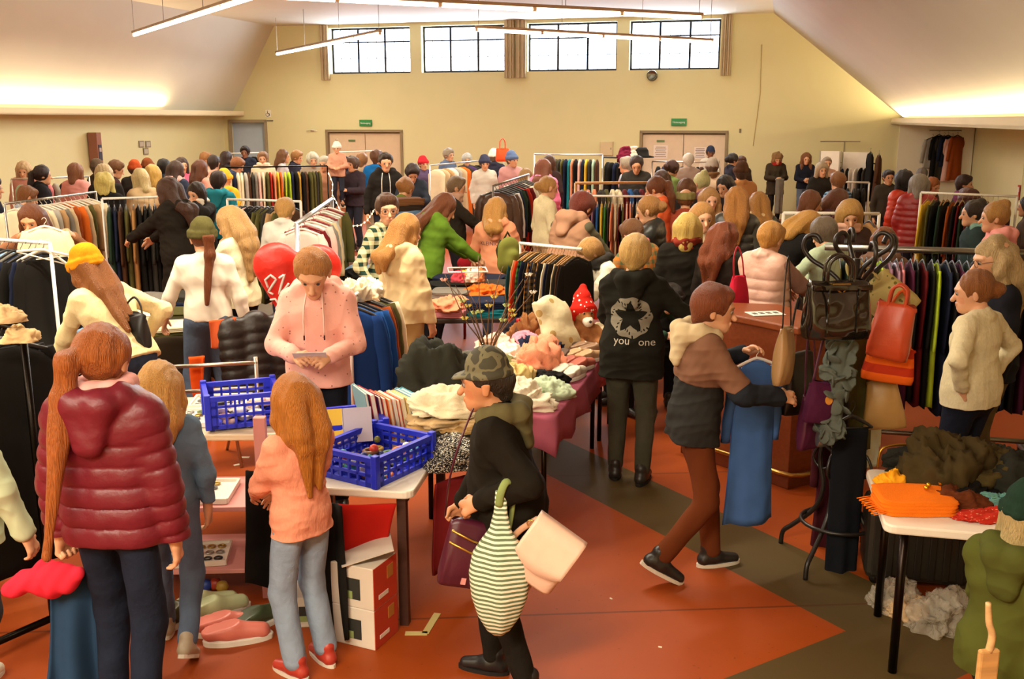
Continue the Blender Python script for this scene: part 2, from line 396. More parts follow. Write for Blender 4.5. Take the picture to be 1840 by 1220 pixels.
PEOPLE = {}
def person(label, x, y, d, f, hair='long', hc='5a3c22', L=.32, front=0, hat=None, hatc='333333', top='sweater', tc='777777', tk=None, tc2=None, ts=1.0,
           sl=None, slk='cloth', pants='2a2c38', pk='denim', shoes='2a2420', lean=0, twist=0, hp=None, hy=0, lh=None, rh=None, lp=None, rp=None, lcurl=.6, rcurl=.6,
           lpn=None, rpn=None, stride=.0, skin='d9a27c', child=False, hem=None, fat=1.0, wide=0.0, scarf=None, glasses=False, hood=None, hoodc=None, z0=0.0, seat=False, name='person',
           group=None, key=None, curly=0, beard=None, turn_feet=0, yoke=None, hs=1.0):
    R = math.radians; lean_, twist_ = R(lean), R(twist)
    hp = R(lean*.5 + 6 if hp is None else hp)
    vox = min(.017, max(.0056, .00098*d)); fine = vox < .0088
    UM = rotm(rz=-twist_) @ rotm(rx=-lean_); piv = Vector((0, 0, .95)); off = Vector((0, -.22*math.sin(lean_), 0))
    U = lambda x_, y_, z_: piv + UM @ (Vector((x_, y_, z_)) - piv) + off
    fw = UM @ Vector((0, 1, 0)); sx = UM @ Vector((1, 0, 0)); upv = UM @ Vector((0, 0, 1))
    hsz = hs*(1.25 if child else (1.06 if d < 9 else 1.09))
    HMt = rotm(rz=-(twist_ + R(hy))) @ rotm(rx=-hp)
    hc_ = U(0, 0, 1.47) + HMt @ Vector((0, .025, .105*hsz + .01))
    H = lambda x_, y_, z_: hc_ + HMt @ (Vector((x_, y_, z_))*hsz)
    hn = lambda x_, y_, z_: tuple(HMt @ Vector((x_, y_, z_)))
    topz = hc_.z + (.135 + (.02 if hat else 0))*hsz
    # scale the figure so that its head top meets the photograph's
    tgt = at(x, y, d); s = (tgt.z - z0)/topz
    if not (.80 if not child else .4) < s < 1.14: print('SCALE', label[:40], round(s, 3))
    fr = math.radians(f); cx = at(x, y + 26/d*8, d); RZ = rotm(rz=-fr); hw = RZ @ (Vector((hc_.x, hc_.y, 0))*s)
    root = empty(name, (cx.x - hw.x, d - hw.y, z0), -fr, s)
    tag(root, label, 'person', group)
    P = []
    # legs
    ank = []; legs = []
    for sd in (-1, 1):
        hip = Vector((sd*.088, 0, .92)) + off
        fy = -sd*stride/2; az = .085 + (.07 if (stride > .25 and fy < 0) else 0)
        a_t = Vector((sd*(.10 + .02*wide), fy - .03, az))
        if seat: a_t = Vector((sd*.11, .38, .085)); hip = hip + Vector((0, 0, 0))
        kn, an = ik(hip, a_t, .435, .42, (sd*.1, 1, 0)); legs.append((hip, kn, an, sd))
    # body: one continuous surface (skin)
    nb = -.006
    def torso(a, lo=.95, bands=0, fat=fat):
        T = []
        if bands:
            for xx in (-.085, .085): T.append(cone(U(xx, 0, lo), U(xx, 0, 1.34), .105*fat + a, .095 + a, .02, fw, .92, per=bands, amp=.016))
            T.append(cone(U(0, 0, lo), U(0, 0, 1.36), .11*fat + a, .10 + a, .02, fw, .95, per=bands, amp=.016))
            T.append(cone(U(-.15, -.01, 1.385), U(.15, -.01, 1.385), .062 + a*.8, None, .04))
        else:
            T += [cone(U(-.082, 0, 1.29), U(.082, 0, 1.29), .112 + a, None, .05, fw, .88), cone(U(-.05*fat, .01, 1.10), U(.05*fat, .01, 1.10), .105*fat + a, None, .06, fw, .92),
                  cone(U(-.062*fat, -.005, max(lo, .9) + .03), U(.062*fat, -.005, max(lo, .9) + .03), .112*fat + a, None, .05, fw, .95),
                  cone(U(0, 0, max(lo, .92)), U(0, 0, 1.3), .13*fat + a, .125 + a, .05, fw, .85), cone(U(-.15, -.01, 1.39), U(.15, -.01, 1.39), .054 + a*.8, None, .05)]
        T += [cone(U(0, -.025, 1.45), U(sd*.13, -.012, 1.41), .052 + a*.5, .045 + a*.5, .04) for sd in (-1, 1)]
        return T
    P += torso(nb) + [cone(U(0, -.025, 1.42), H(0, -.02, -.07), .056, .05*hsz, .03)]
    sk = [cone(H(0, -.02, .03), H(0, -.02, .03), .098*hsz, None, .03, hn(1, 0, 0), .86), cone(H(0, .025, .012), H(0, .043, -.06), .072*hsz, .05*hsz, .03, hn(1, 0, 0), .92), cone(H(0, .066, -.088), H(0, .066, -.088), .026*hsz, None, .03)]
    sk += [cone(H(0, .086, .012), H(0, .113, -.026), .009*hsz, .0145*hsz, .012)]
    sk += [cone(H(sd*.033, .112, .013), H(sd*.028, .112, .013), .0185*hsz, None, .014, op='s') for sd in (-1, 1)]
    if fine:
        sk += [cone(H(-.017, .094, -.05), H(.017, .094, -.05), .0066*hsz, None, .007), cone(H(-.014, .093, -.0605), H(.014, .093, -.0605), .0075*hsz, None, .007)]
        sk += [cone(H(sd*.05, .068, .036), H(sd*.016, .088, .034), .009*hsz, None, .012) for sd in (-1, 1)]
    sk += [cone(H(sd*.082, -.012, -.022), H(sd*.087, -.018, .012), .015*hsz, .02*hsz, .008, hn(1, 0, 0), .5) for sd in (-1, 1)]
    P += sk
    arm = []; hands = []
    for sd, t, pl, cu, pnv in ((-1, lh, lp, lcurl, lpn), (1, rh, rp, rcurl, rpn)):
        sh = U(sd*.165, -.01, 1.385)
        tt = Vector(t) if t is not None else sh + Vector((sd*.055, .05, -.525))
        el, wr = ik(sh, tt, .285, .255, pl or (sd*.75, -.55, -.55)); arm.append((sh, el, wr, sd))
        P += [cone(sh, el, .048, .038, .03), cone(el, wr, .038, .027, .02)]
        dv = (wr - el).normalized(); pv = Vector(pnv) if pnv else (Vector((-sd, .25, 0)) if t is None else Vector((-sd*.7, 0, -.6)))
        P += hand_prims(wr, dv, pv, sd > 0, cu, fine); hands.append((wr + dv*.09, dv))
    for hip, kn, an, sd in legs:
        if not seat: P += [cone(hip, kn, .075, .05, .04), cone(kn, an, .05, .034, .03)]
    me, V = sdf_mesh('body', P, vox)
    # tint of lips and brows, read in the head's own frame
    loc = (V - np.array(hc_)) @ np.array(HMt) / hsz
    col = np.ones((len(V), 4), dtype=np.float32); X, Y, Z = loc.T; hcl = np.array(s2l(hc)); skl = np.array(s2l(skin))
    col[(np.abs(X) < .021) & (Y > .086) & (Z < -.0475) & (Z > -.0645), :3] = (.86, .60, .58)
    bz = .034 - (np.abs(X) - .03)**2*4
    col[(np.abs(Z - bz) < .0034) & (np.abs(X) > .013) & (np.abs(X) < .052) & (Y > .05), :3] = np.minimum(1, (hcl*.6 + .01)/skl*.6 + .4)
    ed = np.sqrt((np.abs(X) - .031)**2 + (Z - .012)**2); col[(ed < .018) & (Y > .06) & (Z > .0145), :3] *= np.array([.62, .5, .45])
    ch = np.sqrt((np.abs(X) - .045)**2 + (Z + .03)**2); col[(ch < .022) & (Y > .05), :3] *= np.array([1.0, .88, .86])
    if beard: col[(Y > .0) & (Z < -.03) & (np.abs(X) < .08) & ~((np.abs(X) < .02) & (Z > -.066) & (Z < -.046)) & (Z > -.13), :3] *= np.array([.72, .68, .66])
    ca = me.color_attributes.new('Col', 'FLOAT_COLOR', 'POINT'); ca.data.foreach_set('color', col.ravel())
    link('body', me, mat(skin, 'skin'), root)
    if d < 26:
        for sd in (-1, 1):
            e = link('eye', eye_mesh(), None, root, H(sd*.0315, .0805 - .002*(hp > .3), .0115)); e.rotation_euler = HMt.to_euler(); e.scale = (hsz,)*3
    # trousers and shoes
    T = []; pw = .012 + wide*.02
    T += [cone(Vector((-.06*fat, -.005, .94)) + off, Vector((.06*fat, -.005, .94)) + off, .112*fat, None, .05), cone(Vector((0, 0, .93)) + off, U(0, 0, .99), .112*fat, .10*fat, .05)]
    for hip, kn, an, sd in legs:
        e = an + (kn - an)*.05
        T += [cone(hip, kn, .088*fat + pw*.5, .058 + pw, .04), cone(kn, e, .056 + pw, .04 + pw*1.3 + wide*.01, .03)]
    wv = waves(hsh(label) % 9999, 26, aniso=(1, 1, .7))
    me, _ = sdf_mesh('trousers', T, vox, disp=lambda V: wv(V)*.0032)
    link('trousers', me, mat(pants, pk), root)
    for hip, kn, an, sd in legs:
        g = an.z - .085; toe = rotm(rz=-sd*.15 - R(turn_feet))
        tilt = rotm(rx=-.5) if g > .03 else rotm()
        fp = lambda a_, b_, c_: Vector((an.x, an.y, an.z)) + toe @ (tilt @ Vector((a_, b_, c_ - .085)))
        S = [cone(fp(0, -.045, .045), fp(0, .02, .06), .042, .044, .03), cone(fp(0, .02, .05), fp(0, .15, .034), .044, .033, .03, (0, 0, 1), .95), cone(fp(0, -.02, .07), fp(0, -.025, .115), .042, .042, .02)]
        fl = toe @ (tilt @ Vector((0, 0, -1)))
        me, _ = sdf_mesh('shoe', S, max(vox, .007), cuts=[(fp(0, 0, .003), fl)]); so = link('shoe', me, mat(shoes, 'leather'), root)
        if d < 7:
            so_ = MB(); ring = [(.047*math.cos(t)*(1 if math.sin(t) < 0 else .92), .05 + .142*math.sin(t)) for t in [2*math.pi*i/20 for i in range(20)]]
            so_.rings([[fp(px_, py_, zz) for px_, py_ in ring] for zz in (.0, .022)])
            so_.build('sole', mat('d8d0c0' if shoes not in ('2a2420', '1c1a1a') else '151210', 'matte'), so, smooth=False)
    # clothing of the upper body
    kind = {'sweater': (.016, 'knit'), 'shirt': (.014, 'cloth'), 'hoodie': (.024, 'cloth'), 'jacket': (.028, 'cloth'), 'puffer': (.034, 'puffer'), 'coat': (.03, 'cloth'), 'vest': (.03, 'puffer'), 'blouse': (.016, 'cloth')}[top]
    a = kind[0]; tk = tk or kind[1]; hz = hem if hem is not None else {'coat': .58, 'hoodie': .86, 'jacket': .84, 'puffer': .82, 'sweater': .88, 'shirt': .88, 'vest': .85, 'blouse': .93}[top]
    band = .085 if top in ('puffer', 'vest') else 0
    G = torso(a, lo=hz if band else .95, bands=band)
    lowp = U(0, 0, max(hz, .93)); low2 = Vector((lowp.x, lowp.y, hz))
    if not band and hz < .92:
        fl = .03 if hz > .7 else .05
        for xx in (-.06, .06):
            q = U(xx, 0, .98); G.append(cone(q, Vector((q.x*1.1, q.y - .0, hz - .02)) if hz < .8 else U(xx*1.05, 0, hz - .02), .112*fat + a, .108*fat + a + fl*.6, .05, fw, .92))
    nrm = Vector((0, 0, -1)) if hz < .8 else -upv
    cut = [(tuple(U(0, 0, hz) if hz >= .8 else low2), tuple(nrm))]
    if hood is None: hood = top in ('hoodie',)
    hd = []
    if hood:
        ht = [(-.095, .02, 1.455), (-.10, -.06, 1.47), (-.05, -.125, 1.455), (.05, -.125, 1.455), (.10, -.06, 1.47), (.095, .02, 1.455)]
        hd = [cone(U(*ht[i]), U(*ht[i + 1]), .043 + a*.3, None, .03) for i in range(5)] + [cone(U(-.045, -.135, 1.44), U(-.02, -.15, 1.30), .055, .04, .04, fw, .7), cone(U(.045, -.135, 1.44), U(.02, -.15, 1.30), .055, .04, .04, fw, .7)]
    elif top in ('jacket', 'puffer', 'coat', 'shirt', 'vest'):
        for i in range(8):
            a0, a1 = [2*math.pi*(i + j)/8 for j in (0, 1)]
            G.append(cone(U(.073*math.sin(a0), -.015 - .068*math.cos(a0), 1.462 - .02*(math.cos(a0) < -.5)), U(.073*math.sin(a1), -.015 - .068*math.cos(a1), 1.462 - .02*(math.cos(a1) < -.5)), .022 + a*.25, None, .015))
    slv = []
    for sh, el, wr, sd in arm:
        kw = dict(per=.07, amp=.013) if top == 'puffer' else {}
        we = wr - (wr - el).normalized()*.012
        q = [cone(sh, el, .05 + a*.85, .043 + a*.85, .035, **kw), cone(el, we, .042 + a*.85, .031 + a*.8, .025, **kw)]
        slv.append((q, sd))
    if not sl:
        for q, sd in slv: G += q
    amp = {'puffer': .003, 'vest': .003, 'sweater': .0042, 'jacket': .005, 'coat': .0055, 'hoodie': .0055, 'shirt': .005, 'blouse': .006}[top]
    w1, w2 = waves(hsh(label) % 997 + 3, 17, aniso=(1, 1, .8)), waves(hsh(label) % 991 + 11, 46)
    w6, w7 = waves(hsh(label) % 971 + 5, 9, 5, (1, 1, 1)), waves(hsh(label) % 967 + 9, 21, 5, (.6, .6, 1.2))
    rg = 0 if band else amp*1.25
    disp = lambda V: w1(V)*amp*.7 + w2(V)*amp*.3 + rg*(.35 - np.abs(w7(V + .022*w6(V)[:, None])))
    tm = mat(tc, tk, tc2, ts)
    if hd and not hoodc: G += hd
    tname = {'shirt': 'shirt', 'blouse': 'blouse', 'sweater': 'sweater'}.get(top, top if top != 'vest' else 'padded_vest')
    me, _ = sdf_mesh(tname, G, vox, cuts=cut, disp=disp); to = link(tname, me, tm, root)
    if yoke:
        Y_ = torso(a + .005) + [cone(sh, sh.lerp(el, .85), .055 + a*.85, .05 + a*.85, .035) for sh, el, wr, sd in arm]
        me, _ = sdf_mesh('yoke', Y_, vox, cuts=[(tuple(U(0, 0, 1.19)), tuple(-upv))], disp=disp); link('yoke', me, mat(yoke, tk), to)
    if sl:
        for q, sd in slv:
            me, _ = sdf_mesh('sleeve', q, vox, disp=disp); link('sleeve', me, mat(sl, slk), root)
    if hd and hoodc:
        me, _ = sdf_mesh('hood', hd, vox, disp=disp); link('hood', me, mat(hoodc[0], hoodc[1]), root)
    if scarf:
        W = []
        for lay in (0, 1):
            for i in range(9):
                a0, a1 = [2*math.pi*(i + j)/9 for j in (0, 1)]; rr = .085 + .01*lay
                W.append(cone(U(rr*math.sin(a0), .005 - rr*math.cos(a0), 1.45 + .045*lay), U(rr*math.sin(a1), .005 - rr*math.cos(a1), 1.45 + .045*lay), .036, None, .015))
        w3 = waves(5, 40); me, _ = sdf_mesh('scarf', W, vox, disp=lambda V: w3(V)*.005); link('scarf', me, mat(*scarf) if isinstance(scarf, tuple) else mat(scarf), root)
    # hair
    h = []; hcut = []
    if hair != 'none':
        r0 = .102 if hair == 'crop' else (.109 if hair in ('short', 'bob') else .106)
        if hair in ('curly', 'fluffy'): r0 = .118
        h.append(cone(H(0, -.026, .036), H(0, -.028, .036), r0*hsz, None, .03, hn(1, 0, 0), .93))
        if hair in ('short', 'fluffy', 'crop'): h.append(cone(H(0, -.06, -.01), H(0, -.068, -.055), .065*hsz, .042*hsz, .03, hn(1, 0, 0), 1.0))
        if hair == 'fluffy': h += [cone(H(0, .0, .10), H(0, .05, .085), .055*hsz, .04*hsz, .03)]
        if hair in ('short', 'crop'): h += [cone(H(-.03, .045, .098), H(.035, .055, .095), .034*hsz, .028*hsz, .03)]
        if hair in ('bob', 'curly'):
            bl = -.13 if hair == 'bob' else -.1
            h += [cone(H(sd*.075, -.02, .02), H(sd*.088, -.005, bl), .042*hsz, .036*hsz, .04) for sd in (-1, 1)] + [cone(H(0, -.075, .0), H(0, -.085, bl), .075*hsz, .06*hsz, .04, hn(0, 1, 0), .75)]
        if hair in ('long', 'halfup'):
            for sd in (-1, 1):
                p0, p1 = H(sd*.045, -.075, .02), H(sd*.05, -.105, -.12)
                sp = UM @ Vector((sd*.06, -.135, 0)); ho_ = -.085 if (hood or (hood is None and top == 'hoodie')) else 0; p2 = U(sd*.045, -.13 + ho_, 1.40); p3 = U(sd*.032, -.14 + ho_*.9, 1.42 - L + .03*(sd > 0))
                if hp > .35: p2 = p2.lerp(H(sd*.05, -.10, -.2), .3)
                h += [cone(p0, p1, .06*hsz, .058*hsz, .03), cone(p1, p2, .058*hsz, .055, .03, fw, .8), cone(p2, p3, .055, .022, .03, fw, .7)]
                h += [cone(H(sd*.072, -.02, .04), H(sd*.086, -.012, -.06), .036*hsz, .034*hsz, .03)]
                q1 = H(sd*.088, -.01, -.12)
                if front:
                    q2 = U(sd*.105, .085, 1.42 - front); h += [cone(H(sd*.086, -.012, -.06), q1, .034*hsz, .034*hsz, .02), cone(q1, U(sd*.10, .06, 1.42), .034, .034, .02), cone(U(sd*.10, .06, 1.42), q2, .034, .018, .02)]
                else: h += [cone(H(sd*.086, -.012, -.06), H(sd*.078, -.05, -.14), .034*hsz, .034*hsz, .03), cone(H(sd*.078, -.05, -.14), p2, .034*hsz, .03, .03)]
        if hair == 'pony' or hair == 'sidepony':
            px_ = -.05 if hair == 'sidepony' else 0
            p0, p1, p2 = H(px_*.6, -.105, .045), H(px_, -.15, .01), H(px_*1.3, -.15, -.12); lo_ = U(px_*(2.9 if px_ else 2.2), -.165 - (.09 if hood else 0), 1.44 - L)
            h += [cone(p0, p1, .026, .038, .02), cone(p1, p2, .038, .04, .03), cone(p2, lo_, .05 if px_ else .04, .018, .03)]
        if hair in ('bun', 'lowbun'):
            bz_ = .10 if hair == 'bun' else .0
            h += [cone(H(0, -.075 - (.05 if bz_ == 0 else 0), bz_), H(0, -.09 - (.05 if bz_ == 0 else 0), bz_ + .01), .045*hsz, None, .015)]
        sub = [cone(H(0, .125, -.012), H(0, .125, -.012), .088*hsz, None, .02, op='s'), cone(H(0, .118, -.07), H(0, .10, -.12), .07*hsz, .06*hsz, .02, op='s')]
        if hair in ('short', 'crop', 'pony', 'bun', 'lowbun', 'fluffy', 'sidepony'): sub += [cone(H(sd*.098, .008, -.03), H(sd*.10, .01, -.055), .034*hsz, None, .02, op='s') for sd in (-1, 1)]
        caps = [q for q in h[:1]]; rest = h[1:]
        Hm = np.array(HMt); h0 = np.array(hc_)
        w4 = waves(hsh(label) % 983, 70, 9, (1, 1, .10)); w5 = waves(hsh(label) % 977, 26 if curly else 12, 6, (1, 1, 1))
        am = .003 if d < 10 else .004
        def hd_(V):
            q = (V - h0) @ Hm; return w4(q)*am + w5(q)*(.004 + .012*curly) + (.004 if d >= 8 else 0)
        if hat:  # hair tucked under the hat: nothing above its rim
            hcut = [(tuple(H(0, 0, .045)), hn(0, -.12, 1))]
        me, _ = sdf_mesh('hair', caps + sub + rest if hair != 'long' or not front else caps + sub + rest, vox, cuts=hcut, disp=hd_)
        link('hair', me, mat(hc, 'hair'), root)
    if hat:
        if hat in ('beanie', 'pompom', 'knit', 'band'):
            HP = [cone(H(0, -.03, .052), H(0, -.045, .075), .108*hsz, .098*hsz, .03, hn(1, 0, 0), .93)]
            if hat == 'band': HP = []
            for lay in (0, 1) if hat != 'band' else (0, 1, 2):
                for i in range(12):
                    a0, a1 = [2*math.pi*(i + j)/12 for j in (0, 1)]
                    HP.append(cone(H(.094*math.sin(a0), -.025 - .104*math.cos(a0), .028 + .026*lay - .012*math.cos(a0)), H(.094*math.sin(a1), -.025 - .104*math.cos(a1), .028 + .026*lay - .012*math.cos(a1)), .0175*hsz, None, .012))
            me, _ = sdf_mesh('knit_hat' if hat != 'band' else 'headband', HP, vox, cuts=[(tuple(H(0, 0, .012)), hn(0, .1, -1))] if hat != 'band' else [], disp=lambda V: waves(3, 40)(V)*.003)
            ho = link('knit_hat' if hat != 'band' else 'headband', me, mat(hatc, 'knit'), root)
            if hat == 'pompom':
                me, _ = sdf_mesh('pompom', [cone(H(0, -.05, .20), H(0, -.05, .20), .04, None)], max(vox, .008), disp=lambda V: waves(8, 120)(V)*.006); link('pompom', me, mat('b9a48c', 'cloth'), ho)
        else:  # cap with a visor
            HP = [cone(H(0, -.018, .05), H(0, -.018, .07), .109*hsz, .095*hsz, .03, hn(1, 0, 0), .93)]
            HP += [cone(H(-.04, .085, .05), H(.04, .085, .05), .03, None, .02, hn(0, 0, 1), .3), cone(H(-.03, .112, .045), H(.03, .112, .045), .028, None, .03, hn(0, 0, 1), .26)]
            me, _ = sdf_mesh('cap', HP, vox, cuts=[(tuple(H(0, 0, .036)), hn(0, .05, -1))]); link('cap', me, mat(*hatc) if isinstance(hatc, tuple) else mat(hatc), root)
    if glasses:
        gm = MB()
        for sd in (-1, 1):
            gm.tube([H(sd*.033 + .026*math.cos(t), .103, .010 + .021*math.sin(t)) for t in [i*math.pi/7 for i in range(15)]], .0016, 5)
            gm.tube([H(sd*.059, .1, .014), H(sd*.082, .03, .016), H(sd*.088, -.015, .01)], .0016, 5)
        gm.tube([H(-.008, .105, .014), H(.008, .105, .014)], .0016, 5); gm.build('glasses', mat('2a2018', 'plastic'), root, smooth=True)
    bpy.context.view_layer.update() if key else None
    W = Matrix.Translation(root.location) @ Matrix.Rotation(-fr, 4, 'Z') @ Matrix.Scale(s, 4)
    info = dict(root=root, U=U, H=H, W=W, top=to, s=s, lhand=W @ hands[0][0], rhand=W @ hands[1][0], fw=fw, legs=legs, arm=arm, vox=vox)
    if key: PEOPLE[key] = info
    return info
def decal(info, name, polys, m, zc, xc=0, back=True, thick=.003):
    """print laid on the garment: flat outlines (lists of (x, z)) pressed on to the back or chest"""
    to = info['top']; me = to.data
    bvh = BVHTree.FromPolygons([v.co for v in me.vertices], [tuple(p.vertices) for p in me.polygons])
    fw = info['fw']*(-1 if back else 1); U = info['U']; V = []; F = []
    for vs, fs in polys:
        n = len(V); ok = True; add = []
        for x_, z_ in vs:
            o = U((-x_ if False else x_)*(1 if back else -1) + xc, 0, zc + z_) + fw*.5
            hit = bvh.ray_cast(o, -fw, 1.0)
            if hit[0] is None: ok = False; break
            add.append(hit[0] + fw*thick)
        if ok: V += add; F += [tuple(n + i for i in f) for f in fs]
    if V: return link(name, mesh_np(name, [tuple(v) for v in V], F, False), m, to)
_T = {}
def text_polys(txt, size, arc=0):
    cu = bpy.data.curves.new('lettering', 'FONT'); cu.body = txt; cu.size = size; cu.align_x = 'CENTER'; cu.resolution_u = 3
    o = bpy.data.objects.new('lettering', cu); C.objects.link(o); dg = bpy.context.evaluated_depsgraph_get()
    me = bpy.data.meshes.new_from_object(o.evaluated_get(dg)); bpy.data.objects.remove(o)
    out = ([(v.co.x, v.co.y + arc*v.co.x**2) for v in me.vertices], [tuple(p.vertices) for p in me.polygons])
    return out
def text_obj(txt, size, m, parent, loc, rot, name='lettering'):
    vs, fs = text_polys(txt, size)
    o = link(name, mesh_np(name, [(x, y, 0) for x, y in vs], fs, False), m, parent, loc, rot); return o
# ------------------------------------------------------------------ the hall
def struct(o): o['kind'] = 'structure'; return o
VB = 26.1
UL, UR = -15.5, 4.30
def slab_with_holes(name, P, u0, u1, z0, z1, holes, thick, m):
    """wall in the plane P(u, depth, z); thickness runs outwards"""
    us = sorted({u0, u1, *[h[0] for h in holes], *[h[1] for h in holes]}); zs = sorted({z0, z1, *[h[2] for h in holes], *[h[3] for h in holes]})
    b = MB()
    solid = lambda i, j: 0 <= i < len(us) - 1 and 0 <= j < len(zs) - 1 and not any(h[0] <= us[i] < h[1] and h[2] <= zs[j] < h[3] for h in holes)
    for i in range(len(us) - 1):
        for j in range(len(zs) - 1):
            if not solid(i, j): continue
            a, c, e, f = us[i], us[i + 1], zs[j], zs[j + 1]
            b.quad(P(a, 0, e), P(c, 0, e), P(c, 0, f), P(a, 0, f)); b.quad(P(a, thick, f), P(c, thick, f), P(c, thick, e), P(a, thick, e))
            for ii, jj, p, q in ((i - 1, j, (a, e), (a, f)), (i + 1, j, (c, f), (c, e)), (i, j - 1, (c, e), (a, e)), (i, j + 1, (a, f), (c, f))):
                if not solid(ii, jj): b.quad(P(p[0], 0, p[1]), P(q[0], 0, q[1]), P(q[0], thick, q[1]), P(p[0], thick, p[1]))
    return struct(b.build(name, m))
WALLC = mat('dcd4a3', 'wall'); CEILC = mat('d6d0be', 'wall'); LEDGEC = mat('ead9b4', 'wall')
back = lambda u, t, z: HW(u, VB + t, z)
WX = [(598, 740), (760, 907), (947, 1105), (1127, 1287)]
WU = [(u_on_back(a, VB), u_on_back(b, VB)) for a, b in WX]; WZ = (3.66, 4.86)
DL = (-12.32, -10.10, 0, 2.14); DR = (-3.58, -1.42, 0, 2.14); DN = (-15.35, -14.15, 0, 2.40)
slab_with_holes('wall_back', back, UL - .3, UR + .3, 0, 5.3, [(a, b, *WZ) for a, b in WU] + [DL, DR, DN], .32, WALLC)
left = lambda v, t, z: HW(UL - t, v, z)
slab_with_holes('wall_left', left, -4, VB, 0, 2.6, [], .2, WALLC)
right = lambda v, t, z: HW(UR + t, v, z)
slab_with_holes('wall_right', right, -4, VB, 0, 2.5, [(19.2, 20.7, 0, 2.2)], .2, WALLC)
slab_with_holes('wall_front', lambda u, t, z: HW(u, -4 - t, z), UL, UR, 0, 5.0, [], .2, WALLC)
# floor: one sheet of orange-red linoleum with dark diagonal bands
fm = bpy.data.materials.new('linoleum'); fm.use_nodes = True; nt = fm.node_tree; Lk = nt.links.new; bs = nt.nodes['Principled BSDF']
tc = nd(nt, 'ShaderNodeTexCoord'); sep = nd(nt, 'ShaderNodeSeparateXYZ'); Lk(tc.outputs['Object'], sep.inputs[0])
def mth(op, a, b):
    n = nd(nt, 'ShaderNodeMath', operation=op)
    for i, q in enumerate((a, b)):
        if isinstance(q, (int, float)): n.inputs[i].default_value = q
        else: Lk(q, n.inputs[i])
    return n.outputs[0]
inb = lambda s, lo, hi: mth('MULTIPLY', mth('GREATER_THAN', s, lo), mth('LESS_THAN', s, hi))
band = mth('MAXIMUM', mth('MULTIPLY', inb(sep.outputs[0], 3.755, 4.30), mth('GREATER_THAN', sep.outputs[1], 2.38)), inb(sep.outputs[1], 2.38, 2.93))
seam = mth('LESS_THAN', mth('ABSOLUTE', mth('SUBTRACT', mth('FRACT', mth('MULTIPLY', mth('ADD', mth('MULTIPLY', sep.outputs[0], .47), mth('MULTIPLY', sep.outputs[1], .883)), .5), 0), .31), 0), .004)
n1 = nd(nt, 'ShaderNodeTexNoise', i_Scale=1.1, i_Detail=6.0); Lk(tc.outputs['Object'], n1.inputs[0])
n2 = nd(nt, 'ShaderNodeTexNoise', i_Scale=40.0, i_Detail=3.0); Lk(tc.outputs['Object'], n2.inputs[0])
def mixc(f, a, b):
    x = nd(nt, 'ShaderNodeMixRGB'); Lk(f, x.inputs[0])
    for i, q in ((1, a), (2, b)):
        if isinstance(q, tuple): x.inputs[i].default_value = (*q, 1)
        else: Lk(q, x.inputs[i])
    return x.outputs[0]
red = mixc(n1.outputs['Fac'], s2l('86340e'), s2l('a84c16')); dark = mixc(n1.outputs['Fac'], s2l('46371c'), s2l('5c4a2a'))
base = mixc(band, red, dark); base = mixc(mth('MULTIPLY', seam, .6), base, s2l('4a2410'))
base = mixc(mth('MULTIPLY', mth('GREATER_THAN', n2.outputs['Fac'], .70), .5), base, s2l('50301c'))
Lk(base, bs.inputs['Base Color']); bs.inputs['Roughness'].default_value = .5; bs.inputs['Specular IOR Level'].default_value = .25
fl = MB(); A45 = math.radians(-32); ex, ey = Vector((math.cos(A45 + math.pi/2 - 0), 0, 0)), None
e2, e1 = Vector((.848, .53, 0)), Vector((-.53, .848, 0))
R45 = Matrix((e2, e1, Vector((0, 0, 1)))).transposed()
R45i = R45.inverted()
fl.add([R45i @ HW(u, v, 0) for u, v in ((UL - .3, -4.3), (UR + .3, -4.3), (UR + .3, VB + 3), (UL - .3, VB + 3))], [(0, 1, 2, 3)])
o = fl.build('floor', fm); o.rotation_euler = R45.to_euler(); struct(o)
# ceiling: flat middle, sloping sides, ledges with coves
ce = MB(); VF = -4.3
UA, UBR = -13.78, -.44
ce.quad(HW(UA, VF, 4.95), HW(UA, VB, 4.95), HW(UBR, VB, 4.95), HW(UBR, VF, 4.95)); struct(ce.build('ceiling', CEILC))
sl_ = MB()
sl_.quad(HW(UBR, VF, 4.95), HW(UBR, VB, 4.95), HW(2.80, VB, 2.38), HW(2.80, VF, 2.38)); struct(sl_.build('ceiling_slope_right', CEILC))
sl_ = MB(); sl_.quad(HW(-15.25, VF, 2.56), HW(-15.25, VB, 2.56), HW(UA, VB, 4.95), HW(UA, VF, 4.95)); struct(sl_.build('ceiling_slope_left', CEILC))
le = MB()
def hbox(b, u0, u1, v0, v1, z0, z1):
    c = HW((u0 + u1)/2, (v0 + v1)/2, (z0 + z1)/2); return b.box(c, (abs(u1 - u0), abs(v1 - v0), abs(z1 - z0)), Matrix.Rotation(-TH, 3, 'Z'))
RT = Matrix.Rotation(-TH, 3, 'Z')
b = MB(); hbox(b, 2.42, 2.47, VF, VB, 2.335, 2.475); hbox(b, 2.42, UR, VF, VB, 2.335, 2.375); struct(b.build('trim_1', LEDGEC))
b = MB(); hbox(b, -14.89, -14.84, VF, VB, 2.54, 2.675); hbox(b, -15.5, -14.84, VF, VB, 2.54, 2.57); struct(b.build('trim_2', LEDGEC))
# alcove on the right: pale panel in front of the end wall
b = MB(); hbox(b, 2.62, 4.28, VB - .06, VB - .001, 0, 2.33); struct(b.build('trim_3', mat('efe6cc', 'wall')))
